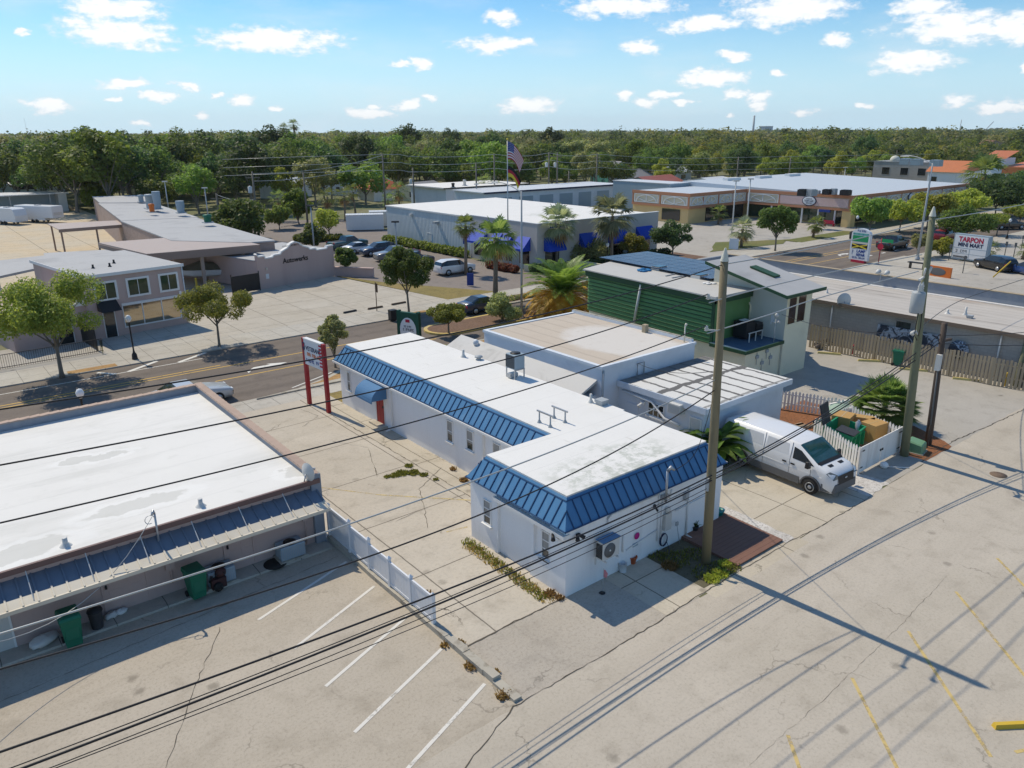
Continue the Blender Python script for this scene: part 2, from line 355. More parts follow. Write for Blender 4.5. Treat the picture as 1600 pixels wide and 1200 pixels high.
K['mulch'] = ground_mat('mulch', (.16,.10,.07), (.20,.125,.085), (.07,.045,.03), crack=0, speck=.9, seed=12, grain=7, stains=0)
K['redmulch'] = ground_mat('red mulch', (.28,.12,.055), (.22,.095,.045), (.10,.05,.025), crack=0, speck=.9, seed=13, grain=8, stains=0)
K['dirt'] = ground_mat('dirt', (.17,.14,.10), (.115,.105,.065), (.06,.055,.035), crack=0, speck=.7, seed=14, grain=5, stains=0)
K['drygrass'] = ground_mat('dry grass', (.27,.20,.075), (.20,.17,.055), (.12,.10,.035), crack=0, speck=.7, seed=15, grain=5, stains=0)
K['lawn'] = ground_mat('lawn', (.13,.15,.045), (.20,.175,.065), (.08,.09,.03), crack=0, speck=.6, seed=16, grain=4, stains=0)
K['straw'] = ground_mat('pine straw', (.42,.26,.11), (.33,.19,.08), (.2,.11,.05), crack=0, speck=.7, seed=17, grain=6, stains=0)
K['stones'] = ground_mat('white stones', (.62,.59,.55), (.52,.49,.45), (.25,.22,.19), crack=0, speck=.95, seed=18, grain=10, stains=0)
def marking(name, col, wear=.52):
    m, t, b = newmat(name); co = t.node('ShaderNodeTexCoord').outputs['Object']
    t.put(b.inputs['Base Color'], col); b.inputs['Roughness'].default_value = .8
    a = t.sst(t.m('ADD', t.m('MULTIPLY', t.noise(co, 9, 4, .6), .45), t.m('MULTIPLY', t.noise(co, 1.6, 4, .6), .75)), wear, wear+.2)
    t.put(b.inputs['Alpha'], t.m('SUBTRACT', 1., t.m('MULTIPLY', a, .85))); return m
K['mwhite'] = marking('white road paint', (.66,.64,.59), .66)
K['mwhite2'] = marking('worn white paint', (.66,.63,.57), .64)
K['myellow'] = marking('yellow road paint', (.58,.36,.07), .66)
K['myellow2'] = marking('worn yellow paint', (.55,.41,.16), .54)
K['mfaint'] = marking('faded yellow paint', (.55,.43,.2), .5)
# building surfaces
K['stucco'] = mat('white stucco', (.80,.795,.79), var=.05, scale=.7, stain=(.52,.51,.50), stain_amt=.4, stain_scale=.8, stain_lo=.52, bump=.25, bscale=22, streak=True)
K['trim'] = mat('white trim', (.74,.73,.71), rough=.5, var=.04)
K['roofwhite'] = None
def membrane():
    m, t, b = newmat('white membrane roof'); co = t.node('ShaderNodeTexCoord').outputs['Object']; x, y, z = t.xyz(co)
    c = t.mix(t.noise(co, .4, 5, .6), (.69,.67,.635), (.76,.745,.71))
    c = t.mix(t.m('MULTIPLY', t.sst(t.noise(co, .55, 6, .68, .5), .5, .8), .3), c, (.55,.54,.49))
    c = t.mix(t.m('MULTIPLY', t.sst(t.noise(t.vm('MULTIPLY', co, (3,.5,1)), 1.1, 5, .65), .6, .72), .35), c, (.42,.40,.35))
    c = t.mix(t.m('MULTIPLY', t.line(t.m('ADD', y, t.m('MULTIPLY', t.noise(co, .6, 2), .1)), 1.9, .035), .3), c, (.48,.47,.45))
    c = t.mix(t.m('MULTIPLY', t.sst(t.noise(co, 9, 3, .7), .62, .74), .3), c, (.45,.44,.41))
    d = t.vm('LENGTH', t.vm('MULTIPLY', t.vm('SUBTRACT', t.vm('ADD', co, t.vm('MULTIPLY', t.noise(co, .9, 5, .65, col=True), (2.4,2.4,0))), (1.0, -6.2, 0)), (.3, .55, 0)), out=1)
    c = t.mix(t.m('MULTIPLY', t.m('SUBTRACT', 1., t.sst(d, .5, 1.2)), t.m('MULTIPLY', t.sst(t.noise(co, 2.2, 5, .7), .42, .62), .75)), c, (.40,.42,.36))
    t.put(b.inputs['Base Color'], c); b.inputs['Roughness'].default_value = .75; return m
K['roofwhite'] = membrane()
def pond_roof():
    m, t, b = newmat('white roof with dried puddles'); co = t.node('ShaderNodeTexCoord').outputs['Object']; x, y, z = t.xyz(co)
    c = t.mix(t.noise(co, .5, 5, .6), (.70,.68,.64), (.77,.75,.71))
    st = t.noise(t.vm('MULTIPLY', co, (.35, 1.6, 1)), .5, 6, .65); c = t.mix(t.m('MULTIPLY', t.sst(st, .44, .7), .45), c, (.53,.52,.48))
    c = t.mix(t.m('MULTIPLY', t.sst(t.noise(co, .9, 6, .7), .55, .75), .35), c, (.48,.48,.43))
    c = t.mix(t.m('MULTIPLY', t.line(t.m('ADD', y, t.m('MULTIPLY', t.noise(co, .5, 2), .12)), 1.75, .04), .28), c, (.5,.49,.46))
    wv = t.vm('ADD', co, t.vm('MULTIPLY', t.vm('SUBTRACT', t.noise(co, 1.3, 4, .6, col=True), (.5,.5,.5)), (1.3, 1.0, 0))); best = None
    for (px, py, rx, ry) in ((118,720,.75,.36),(165,712,.9,.36),(216,788,1.7,.52),(18,866,1.7,.62),(470,735,.8,.5)):
        g = G(px, py, 2.78); v = t.vm('MULTIPLY', t.vm('SUBTRACT', wv, (g.x, g.y-30, 0)), (1/rx, 1/ry, 0)); ln = t.vm('LENGTH', t.vm('MULTIPLY', v, (1,1,0)), out=1); best = ln if best is None else t.m('MINIMUM', best, ln)
    ring = t.m('MULTIPLY', t.sst(best, .95, 1.1), t.m('SUBTRACT', 1., t.sst(best, 1.25, 1.6))); c = t.mix(t.m('MULTIPLY', ring, .4), c, (.82,.81,.78))
    c = t.mix(t.m('MULTIPLY', t.m('SUBTRACT', 1., t.sst(best, .92, 1.02)), .62), c, (.56,.55,.51))
    t.put(b.inputs['Base Color'], c); b.inputs['Roughness'].default_value = .85; b.inputs['Specular IOR Level'].default_value = .15; return m
K['pondroof'] = pond_roof()
K['blue'] = mat('blue painted metal', (.064,.192,.36), rough=.45, var=.14, scale=1.2, spec=.5, stain=(.14,.27,.41), stain_amt=.45, stain_scale=1.4, fine=.05, streak=True)
K['bluedark'] = mat('blue seam metal', (.018,.055,.13), rough=.45, spec=.4)
K['awnblue'] = mat('blue awning canvas', (.085,.20,.36), rough=.8, var=.12)
K['red'] = mat('red paint', (.33,.02,.025), rough=.5, var=.12, stain=(.4,.12,.1), stain_amt=.2)
K['glass'] = glass_mat('window glass'); K['glassg'] = glass_mat('green window glass', (.03,.055,.03)); K['glassd'] = glass_mat('dark glass', (.012,.015,.016))
K['glasswarm'] = glass_mat('brown window glass', (.06,.03,.018), .1)
K['glassmirror'] = mat('mirror glass', (.42,.36,.27), rough=.05, metal=1., var=.02, fine=0)
K['blind'] = mat('window blinds', (.32,.31,.29), rough=.6, var=.2, scale=6)
K['tanroof'] = None
def tan_roof():
    m, t, b = newmat('tan gravel roof'); co = t.node('ShaderNodeTexCoord').outputs['Object']; x, y, z = t.xyz(co)
    c = t.mix(t.noise(co, .6, 5, .6), (.47,.39,.31), (.54,.47,.385))
    yy = t.m('ADD', x, t.m('MULTIPLY', t.noise(co, .5, 3), .25)); c = t.mix(t.m('MULTIPLY', t.line(yy, 1.0, .16), .4), c, (.35,.29,.23))
    # the recoated grey patch in the middle of the roof
    d = t.vm('LENGTH', t.vm('MULTIPLY', t.vm('SUBTRACT', t.vm('ADD', co, t.vm('MULTIPLY', t.noise(co, .8, 4, .6, col=True), (1.6,1.6,0))), (5.0, 3.5, 0)), (.36, .25, 0)), out=1)
    c = t.mix(t.m('SUBTRACT', 1., t.sst(d, .8, 1.05)), c, (.60,.56,.51))
    c = t.mix(t.m('MULTIPLY', t.sst(t.noise(co, 1.7, 5, .65), .56, .75), .35), c, (.38,.31,.25))
    t.put(b.inputs['Base Color'], c); b.inputs['Roughness'].default_value = .9; return m
K['tanroof'] = tan_roof()
def tar_roof():
    m, t, b = newmat('white roof with tar seams'); co = t.node('ShaderNodeTexCoord').outputs['Object']; x, y, z = t.xyz(co)
    wob = t.m('MULTIPLY', t.m('SUBTRACT', t.noise(co, 1.3, 4, .6), .5), .35)
    l1 = t.m('MULTIPLY', t.line(t.m('ADD', x, wob), .93, .17), t.sst(t.noise(co, .45, 3), .3, .42))
    l2 = t.m('LESS_THAN', t.m('ABSOLUTE', t.m('SUBTRACT', t.m('ADD', y, t.m('MULTIPLY', wob, 1.4)), 2.75)), .17)
    l3 = t.m('MULTIPLY', t.m('LESS_THAN', t.m('ABSOLUTE', t.m('SUBTRACT', t.m('ADD', y, wob), .12)), .08), .7)
    l4 = t.m('MULTIPLY', t.m('GREATER_THAN', t.m('ADD', y, wob), 4.55), .9)
    f = t.m('MAXIMUM', t.m('MAXIMUM', l1, l2), t.m('MAXIMUM', l3, l4))
    c = t.mix(t.noise(co, .8, 4), (.60,.585,.55), (.68,.665,.63)); c = t.mix(t.m('MULTIPLY', f, .93), c, (.085,.08,.075))
    t.put(b.inputs['Base Color'], c); b.inputs['Roughness'].default_value = .75; return m
K['tarroof'] = tar_roof()
def streak_roof():
    m, t, b = newmat('weathered rolled roofing'); co = t.node('ShaderNodeTexCoord').outputs['Object']; x, y, z = t.xyz(co)
    c = t.mix(t.noise(co, .3, 5, .6), (.44,.40,.355), (.50,.465,.42))
    st = t.noise(t.vm('MULTIPLY', co, (1.2, .10, 1)), .9, 6, .65); c = t.mix(t.m('MULTIPLY', t.sst(st, .5, .72), .8), c, (.19,.165,.14))
    c = t.mix(t.m('MULTIPLY', t.sst(t.noise(co, .16, 3), .56, .7), .6), c, (.33,.25,.2))
    c = t.mix(t.m('MULTIPLY', t.line(t.m('ADD', x, t.m('MULTIPLY', t.noise(co, .4, 3), .2)), .95, .07), .45), c, (.2,.18,.16))
    t.put(b.inputs['Base Color'], c); b.inputs['Roughness'].default_value = .9; return m
K['streakroof'] = streak_roof()
K['greyroof'] = mat('grey rolled roof', (.40,.40,.40), var=.1, scale=.4, stain=(.25,.25,.26), stain_amt=.5, stain_scale=.3)
K['metalroof'] = rib_mat('white metal roof', (.62,.63,.64), .6, 0, dark=.75, rough=.45)
K['parapet'] = mat('grey blue membrane', (.235,.26,.30), var=.12, scale=.8, stain=(.33,.34,.36), stain_amt=.5, stain_scale=1.1, bump=.2)
K['mauve'] = mat('mauve stucco', (.50,.37,.33), var=.06, scale=.7, stain=(.38,.28,.25), stain_amt=.35, stain_scale=.5, bump=.2, streak=True)
K['brick'] = None
def brick_mat(name, c1, c2, mort, sx=.4):
    m, t, b = newmat(name); co = t.node('ShaderNodeTexCoord').outputs['Object']; x, y, z = t.xyz(co)
    br = t.node('ShaderNodeTexBrick'); t.put(br.inputs['Vector'], t.comb(t.m('ADD', x, y), z, 0)); br.inputs['Scale'].default_value = 1
    br.inputs['Brick Width'].default_value = sx; br.inputs['Row Height'].default_value = sx*.5; br.inputs['Mortar Size'].default_value = .012
    t.put(br.inputs['Color1'], c1); t.put(br.inputs['Color2'], c2); t.put(br.inputs['Mortar'], mort)
    t.put(b.inputs['Base Color'], t.mix(t.m('MULTIPLY', t.sst(t.noise(co, .5, 4), .5, .7), .4), br.outputs[0], sc(c2, .7))); b.inputs['Roughness'].default_value = .85; return m
K['brick'] = brick_mat('pinkish brick', (.40,.29,.24), (.33,.235,.195), (.36,.30,.26))
K['block'] = brick_mat('grey block', (.40,.37,.335), (.36,.335,.30), (.31,.285,.26), .42)
K['green'] = mat('green painted boards', (.12,.25,.085), rough=.65, var=.14, scale=1.6, stain=(.16,.29,.125), stain_amt=.5, stain_scale=1.5)
K['greendark'] = mat('dark green trim and board shadows', (.028,.075,.035), rough=.55, var=.1)
K['beige'] = mat('beige stucco', (.80,.73,.53), var=.06, stain=(.52,.48,.36), stain_amt=.3, bump=.2)
K['palegreen'] = mat('pale grey green stucco', (.58,.57,.49), var=.06, bump=.2)
K['deckblue'] = mat('blue deck coating', (.06,.11,.165), rough=.75, var=.2, stain=(.12,.2,.3), stain_amt=.5)
def solar_mat():
    m, t, b = newmat('solar cells'); co = t.node('ShaderNodeTexCoord').outputs['Object']; x, y, z = t.xyz(co)
    f = t.m('MAXIMUM', t.line(x, .16, .012), t.line(y, .16, .012))
    t.put(b.inputs['Base Color'], t.mix(t.m('MULTIPLY', f, .5), t.mix(t.noise(co, .3, 2), (.010,.022,.055), (.014,.034,.085)), (.12,.15,.2))); b.inputs['Roughness'].default_value = .25; b.inputs['Specular IOR Level'].default_value = .35; return m
K['solar'] = solar_mat()
K['steel'] = mat('galvanised steel', (.45,.46,.47), rough=.42, metal=.6, var=.12, scale=3)
K['grey'] = mat('grey painted metal', (.36,.38,.39), rough=.5, var=.08)
K['lightgrey'] = mat('light grey enamel', (.58,.57,.54), rough=.45, var=.05)
K['greyblue'] = mat('blue grey enamel', (.30,.37,.42), rough=.5, var=.08)
K['black'] = mat('black metal', (.022,.021,.022), rough=.5, var=.15)
K['rubber'] = mat('rubber', (.022,.021,.02), rough=.85, var=.2)
K['darkplastic'] = mat('dark plastic', (.045,.045,.048), rough=.6, var=.1)
K['greyplastic'] = mat('grey bumper plastic', (.13,.13,.13), rough=.6, var=.1)
K['binGreen'] = mat('green bin plastic', (.015,.14,.08), rough=.5, var=.1)
K['dumpGreen'] = mat('bright green steel', (.02,.26,.12), rough=.45, var=.15)
K['polewood'] = mat('treated pole wood', (.23,.19,.115), var=.2, scale=2.2, streak=True, stain=(.12,.095,.06), stain_amt=.6, stain_scale=2.5, bump=.5, bscale=18)
K['polegreen'] = mat('greenish pole wood', (.18,.185,.115), var=.2, scale=2.2, streak=True, stain=(.12,.12,.07), stain_amt=.6, stain_scale=2.5, bump=.5, bscale=18)
K['poledark'] = mat('tarred pole wood', (.085,.062,.05), var=.2, scale=2.2, streak=True, bump=.5, bscale=18)
K['fencewood'] = mat('weathered fence wood', (.40,.32,.215), var=.25, scale=3, streak=True, stain=(.24,.19,.13), stain_amt=.7, stain_scale=2.2)
K['picket'] = mat('peeling white picket', (.76,.74,.70), var=.1, scale=2.5, stain=(.52,.46,.40), stain_amt=.5, stain_scale=2.2, streak=True)
K['vinyl'] = mat('white vinyl', (.70,.71,.73), rough=.4, var=.03)
K['card'] = mat('cardboard', (.46,.275,.10), rough=.85, var=.1)
K['deckbrown'] = mat('brown painted ramp', (.20,.105,.075), var=.12, scale=1., stain=(.14,.075,.055), stain_amt=.4)
K['cream'] = mat('cream metal', (.62,.56,.46), rough=.5, var=.08, stain=(.45,.38,.28), stain_amt=.4)
K['coping'] = mat('terracotta coping', (.44,.32,.25), var=.18, scale=3, stain=(.3,.22,.18), stain_amt=.5)
K['wire'] = mat('cable', (.022,.02,.022), rough=.5)
K['wirelight'] = mat('bare aluminium cable', (.42,.43,.42), rough=.45, metal=.4)
K['yellow'] = mat('yellow paint', (.60,.40,.04), var=.12, rough=.6, stain=(.4,.3,.12), stain_amt=.4)
K['stopyellow'] = mat('yellow parking stop', (.56,.45,.17), var=.15, stain=(.35,.3,.2), stain_amt=.5)
K['signwhite'] = mat('sign face white', (.66,.68,.70), rough=.35, var=.03)
K['tred'] = mat('sign red', (.42,.02,.05), rough=.5); K['tblue'] = mat('sign blue', (.02,.05,.25), rough=.5); K['tblack'] = mat('sign black', (.015,.014,.016), rough=.5); K['tnavy'] = mat('sign navy', (.02,.03,.075), rough=.5)
K['tgreen'] = mat('sign green', (.02,.27,.10), rough=.5); K['tyellow'] = mat('sign yellow', (.72,.55,.05), rough=.5); K['torange'] = mat('sign orange', (.62,.16,.03), rough=.5); K['dgreen'] = mat('sign dark green', (.01,.075,.05), rough=.5)
K['plazatan'] = mat('tan plaza stucco', (.72,.51,.23), var=.06); K['plazabrown'] = mat('terracotta plaza band', (.48,.22,.12), var=.08); K['plazacream'] = mat('cream plaza panel', (.68,.60,.44), var=.06)
K['plazapink'] = mat('pink plaza tile', (.62,.45,.42), var=.1, scale=4)
K['metalside'] = rib_mat('grey ribbed siding', (.50,.55,.57), .35, 1, dark=.72, width=.25)
K['greyfront'] = mat('grey stucco front', (.47,.44,.41), var=.06)
K['royal'] = mat('royal blue awning', (.004,.05,.42), rough=.6, var=.08)
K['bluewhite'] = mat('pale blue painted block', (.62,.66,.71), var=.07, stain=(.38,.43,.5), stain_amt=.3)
K['tileorange'] = rib_mat('orange roof tile', (.55,.17,.05), .5, 0, dark=.6, width=.3)
K['tilered'] = rib_mat('red brown roof', (.36,.10,.05), .6, 1, dark=.7)
K['teal'] = rib_mat('teal metal roof', (.10,.34,.32), .6, 0, dark=.8); K['shingle'] = mat('grey shingle', (.24,.235,.24), var=.15, scale=3)
K['taupe'] = mat('taupe carport metal', (.42,.335,.285), rough=.5, var=.07); K['taupedark'] = mat('taupe fascia', (.28,.205,.17), rough=.6, var=.07)
K['globe'] = mat('milky lamp globe', (.75,.75,.74), rough=.25, var=.02)
K['barkgrey'] = mat('grey bark', (.19,.165,.135), var=.25, scale=4, streak=True, bump=.6, bscale=14); K['barkbrown'] = mat('brown bark', (.12,.085,.06), var=.3, scale=4, streak=True, bump=.6, bscale=14)
K['palmbark'] = mat('palm bark', (.21,.165,.125), var=.25, scale=6, bump=.6, bscale=10)
# foliage
K['l_oak'] = leaf_mat('oak leaves', (0.063,0.116,0.025), (0.147,0.221,0.050), (0.109,0.179,0.034))
K['l_oak2'] = leaf_mat('bright oak leaves', (0.095,0.179,0.029), (0.231,0.326,0.059), (0.158,0.252,0.038))
K['l_dark'] = leaf_mat('dark leaves', (0.042,0.088,0.029), (0.101,0.172,0.055), (0.074,0.126,0.042))
K['l_yel'] = leaf_mat('yellowish leaves', (0.200,0.242,0.029), (0.367,0.389,0.059), (0.252,0.273,0.038))
K['l_lime'] = leaf_mat('lime leaves', (0.180,0.270,0.018), (0.330,0.405,0.033), (0.240,0.315,0.024))
K['l_street'] = leaf_mat('street tree leaves', (0.116,0.179,0.029), (0.315,0.357,0.067), (0.210,0.263,0.046))
K['l_olive'] = leaf_mat('olive leaves', (0.179,0.210,0.084), (0.357,0.378,0.168), (0.252,0.273,0.105))
K['l_cone'] = leaf_mat('cypress leaves', (0.105,0.210,0.024), (0.195,0.330,0.045), (0.135,0.255,0.030))
K['l_palm'] = leaf_mat('palm fronds', (0.085,0.145,0.034), (0.221,0.289,0.085), (0.145,0.196,0.060), rough=.4); K['l_palmg'] = leaf_mat('grey green fronds', (0.145,0.187,0.111), (0.340,0.374,0.238), (0.221,0.264,0.153), rough=.4)
K['l_palmy'] = leaf_mat('yellow fronds', (0.414,0.265,0.023), (0.598,0.414,0.046), (0.483,0.322,0.034), rough=.45); K['l_date'] = leaf_mat('date fronds', (0.093,0.187,0.034), (0.221,0.340,0.060), (0.153,0.255,0.034), rough=.4)
K['l_dead'] = leaf_mat('dead fronds', (0.230,0.161,0.086), (0.391,0.287,0.161), (0.299,0.207,0.115)); K['l_hedge'] = leaf_mat('hedge leaves', (0.085,0.145,0.020), (0.221,0.272,0.043), (0.145,0.196,0.025)); K['l_rust'] = leaf_mat('rust leaves', (0.184,0.069,0.023), (0.299,0.138,0.046), (0.218,0.092,0.034))
K['l_banana'] = leaf_mat('banana leaves', (0.060,0.128,0.020), (0.153,0.255,0.043), (0.102,0.187,0.031), rough=.35); K['l_weed'] = leaf_mat('weeds', (0.102,0.153,0.025), (0.289,0.323,0.068), (0.187,0.221,0.043)); K['l_weedd'] = leaf_mat('dry weeds', (0.253,0.184,0.057), (0.391,0.287,0.103), (0.299,0.218,0.069))
# ------------------------------------------------------------------ ground, roads, paving
def rect(x0, x1, y0, y1): return [(x0,y0),(x1,y0),(x1,y1),(x0,y1)]
def pave(name, poly, z, m): return struct(name, MB().sheet(poly, z), K[m])
def slab(name, poly, z1, m, z0=-.25): return struct(name, MB().prism(poly, z0, z1), K[m])
pave('ground', rect(-6000, 9000, -6000, 9000), 0, 'earth')
def wavy(pts, amp, seed, step=.6):
    rr = random.Random(seed); out = []
    for (a, b) in zip(pts[:-1], pts[1:]):
        L = math.dist(a, b); n = max(1, int(L/step))
        for i in range(n):
            t = i/n; out.append((a[0]+(b[0]-a[0])*t+rr.uniform(-amp, amp), a[1]+(b[1]-a[1])*t+rr.uniform(-amp, amp)))
    return out+[pts[-1]]
pave('parking_lot', rect(-60, 11.05, 12., 24.6), .004, 'lot')
edge = wavy([(-60, 13.45), (11, 13.45), (25, 13.5), (38, 13.6), (80, 13.4)], .05, 5)
pave('alley', [(-60,-60),(80,-60)]+edge[::-1], .008, 'alley')
pave('driveway_apron', rect(11.05, 19.2, 13.3, 16.6), .006, 'apron')
pave('driveway', rect(11.05, 18.95, 16.45, 43.5), .0065+.004, 'drive')
pave('side_strip', rect(17.55, 18.95, 22., 40), .0145, 'dirt' if 0 else 'pad')
pave('concrete_pad', rect(17.5, 19.75, 13.55, 16.45), .012, 'pad')
pave('dirt_patch', wavy([(19.75,13.7),(21.9,13.7),(21.9,16.45),(19.75,16.45),(19.75,13.7)], .05, 8)[:-1], .010, 'dirt')
pave('concrete_strip', rect(19.6, 25.5, 13.1, 13.85), .009, 'pad')
pave('stone_strip', wavy([(24.75,13.65),(25.35,13.6),(25.5,17.0),(25.0,17.0),(24.75,13.65)], .05, 9, .3)[:-1], .016, 'stones')
pave('van_driveway', [(25.3,13.52),(31.1,13.5),(31.4,21.0),(31.4,27),(24.2,27),(24.2,17.0),(25.3,16.9)], .012, 'pad')
pave('stone_bed', wavy([(31.1,13.55),(33.2,13.65),(33.0,16.2),(31.2,16.0),(31.1,13.55)], .06, 10, .3)[:-1], .016, 'stones')
pave('bin_pad', rect(33.1, 36.9, 13.6, 15.6), .018, 'greylot')
pave('shrub_bed', wavy([(36.2,13.7),(39.8,13.6),(41.2,16.2),(41,18),(38,19),(36.2,17.0),(36.2,13.7)], .08, 11)[:-1], .014, 'redmulch')
pave('back_drive', rect(31.4, 40.6, 16.0, 21.4), .010, 'greylot')
pave('back_bed', wavy([(33.6,19.4),(40.3,18.9),(40.4,22.3),(33.6,22.3),(33.6,19.4)], .08, 12)[:-1], .020, 'redmulch')
pave('side_parking', rect(36.5, 60, 13.3, 31), .006, 'greylot')
pave('left_forecourt', rect(-40, 11.05, 24.6, 44), .004, 'walk')
pave('near_walk', rect(-60, 200, 41.6, 43.6), .013, 'walk')
pave('frontage', rect(18.9, 60, 38, 41.6), .005, 'drygrass')
pave('street', rect(-200, 700, 43.6, 56.0), .004, 'street')
slab('far_sidewalk', rect(-200, 700, 56.0, 59.4), .09, 'walk')
slab('near_kerb', [(15.2,43.3),(18,43.55),(20.3,44.5),(21.6,45.3),(24,45.6),(60,45.6),(60,43.4),(21.5,43.2)], .10, 'kerb')
pave('kerb_bed', [(18.6,43.7),(20.4,44.2),(21.7,45.0),(24,45.3),(60,45.3),(60,43.5)], .105, 'straw')
# far side ground
slab('forecourt', [(17.6,59.4),(40.2,59.4),(37.8,76.5),(37.4,78.4),(28,76),(17.6,66.2)], .094, 'bigpad')
slab('terrace', [(10.2,59.4),(17.6,59.4),(17.6,66.2),(11.4,65.5)], .098, 'walk')
slab('courtyard', [(-40,59.4),(10.2,59.4),(11.2,66),(-40,66)], .092, 'greylot')
pave('yard', [(-40,82),(31,82),(33,205),(-60,205)], .02, 'yard')
pave('covered_yard', [(17,66),(31,74),(31,90),(10,90),(10,70)], .016, 'greylot')
slab('verge', [(40.2,59.4),(46.2,59.4),(40,71),(37.9,77.8)], .095, 'drygrass')
pave('car_park', [(46.4,59.4),(56.4,59.4),(56.4,66),(57.,100),(62,128),(45,128),(39.5,105),(37.4,79),(40,71)], .012, 'brownlot')
pave('access_road', [(39.5,100),(62,100),(66,130),(40,150),(28,160),(26,148),(36,130)], .008, 'brownlot')
slab('lawn_patch', [(27,118),(37,112),(44,126),(36,136)], .03, 'drygrass')
slab('shop_planting', [(55.4,59.4),(80,59.4),(80,64.6),(58.5,67.0),(57,66)], .10, 'mulch')
slab('shop_path', [(60.5,59.4),(63,59.4),(63,66.4),(60.5,66.6)], .11, 'walk')
pave('plaza_parking', rect(76, 125, 59.4, 100), .012, 'greylot')
slab('plaza_island', wavy([(84,62),(98,60.2),(103,62),(92,67),(84,62)], .2, 3, 2)[:-1], .05, 'lawn')
slab('plaza_verge', rect(101, 118, 58.9, 61.8), .10, 'lawn')
pave('mart_parking', rect(76, 220, 14, 41.8), .010, 'greylot')
pave('mart_drive', rect(76, 100, 34, 44), .014, 'walk')
# long planted median in the street
def capsule(x0, x1, y0, y1, n=10):
    r = (y1-y0)/2; c = (y0+y1)/2
    return [(x1-r+r*math.cos(t), c+r*math.sin(t)) for t in np.linspace(-math.pi/2, math.pi/2, n)]+[(x0+r+r*math.cos(t), c+r*math.sin(t)) for t in np.linspace(math.pi/2, 1.5*math.pi, n)]
slab('median_kerb', capsule(31.8, 78, 48.3, 51.9), .15, 'yellowkerb'); slab('median_bed', capsule(32.1, 77.7, 48.6, 51.6), .156, 'mulch')
slab('planted_kerb', wavy([(42.5,54.2),(60,54.4),(60,57),(44,57),(42.5,54.2)], .02, 4)[:-1], .12, 'kerb'); slab('planted_bed', rect(43.4, 59.8, 54.6, 56.9), .126, 'mulch')
slab('tree_bed', rect(7.4, 10.4, 56.1, 56.9), .096, 'straw'); slab('tree_bed', rect(33.6, 36, 56.1, 57.0), .096, 'straw')
# painted markings
def stripe(mb, a, b, wd, z):
    a, b = Vector((*a, z)), Vector((*b, z)); d = (b-a).normalized(); n = Vector((-d.y, d.x, 0))*wd/2
    mb.add([a-n, b-n, b+n, a+n], [(0,1,2,3)])
mb = MB()
for a, b in (((6.9,21.95),(10.85,23.35)),((7.2,19.8),(10.85,21.25)),((7.2,17.6),(10.85,19.0)),((7.0,15.46),(10.85,16.9)),((6.9,13.3),(10.85,14.75))): stripe(mb, a, b, .11, .012)
struct('bay_marking', mb, K['mwhite2'])
mb = MB()
for x, y in ((15.9,8.05),(19.35,8.1),(22.85,8.08),(26.35,8.05),(29.85,8.0),(33.3,8.0)): stripe(mb, (x,y), (x-3.6,y-3.75), .10, .0125)
stripe(mb, (19.9,4.0), (26,1.0), .1, .0125)
struct('bay_marking', mb, K['myellow2'])
mb = MB()
for a, b in (((-60,51.7),(14,51.5)),((14.5,48.55),(31.5,48.3)),((14,51.5),(31.5,51.2))): stripe(mb, a, b, .13, .010)
for a, b in (((-60,52.05),(16,52.0)),((80,48.4),(130,48.2)),((80,51.4),(130,51.6)),((130,48.2),(420,48.0)),((130,51.6),(420,51.8)),((78,50.6),(96,50.7))): stripe(mb, a, b, .13, .010)
struct('road_marking', mb, K['myellow'])
mb = MB()
stripe(mb, (-60,54.3), (15.6,54.5), .1, .010); stripe(mb, (9.9,54.5), (9.0,55.6), .25, .0105); stripe(mb, (10.7,54.5), (12.9,55.9), .3, .0105); stripe(mb, (14.,54.6), (16.3,55.9), .3, .0105); stripe(mb, (17.8,44.1), (21.2,45.5), .12, .0105)
for i in range(10): stripe(mb, (93+i*3.5,46.9), (94+i*3.5,46.9), .3, .010)
# turn arrow
p = [(19.9,49.7),(18.6,50.25),(18.75,49.95),(17.6,50.0),(16.9,49.35),(16.85,48.95),(17.2,49.35),(17.75,49.6),(18.75,49.5),(18.6,49.2)]
mb.sheet(p[::-1], .0105)
p = [(x-19+96, y) for x, y in p]; mb.sheet(p[::-1], .0105)
struct('road_marking', mb, K['mwhite'])
mb = MB(); stripe(mb, (14.6,27.4), (17.6,24.2), .1, .016); stripe(mb, (15.0,22.8), (15.9,22.6), .1, .016); stripe(mb, (12.5,30.3), (14.6,27.4), .08, .016); struct('bay_marking', mb, K['mfaint'])

# long open cracks and worn seams
def crack_strip(mb, pts, wd, seed, z):
    rr = random.Random(seed); P = wavy(pts, .035, seed, .22)
    L_, R_ = [], []
    for i, p in enumerate(P):
        q = P[min(i+1, len(P)-1)]; o = P[max(i-1, 0)]; d = Vector((q[0]-o[0], q[1]-o[1])); d = d.normalized() if d.length else Vector((1,0)); n_ = Vector((-d.y, d.x))*wd*rr.uniform(.25, 1.2)*.5
        L_.append((p[0]+n_.x, p[1]+n_.y, z)); R_.append((p[0]-n_.x, p[1]-n_.y, z))
    for i in range(len(P)-1): mb.add([L_[i], R_[i], R_[i+1], L_[i+1]], [(0,1,2,3)])
mb = MB(); g2 = lambda px, py: tuple(G(px, py)[:2])
crack_strip(mb, [g2(345,980), g2(310,1060), g2(255,1210)], .022, 1, .0135); crack_strip(mb, [(7.5,12.2),(10.9,13.48),(14,13.45),(17.4,13.5),(19.8,13.6),(24.7,13.62),(27,13.5),(31,13.5)], .035, 2, .0185)
crack_strip(mb, [g2(1600,640), g2(1540,668), g2(1488,690), g2(1440,722)], .05, 3, .0185); crack_strip(mb, [g2(1245,700), g2(1310,680)], .02, 4, .02)
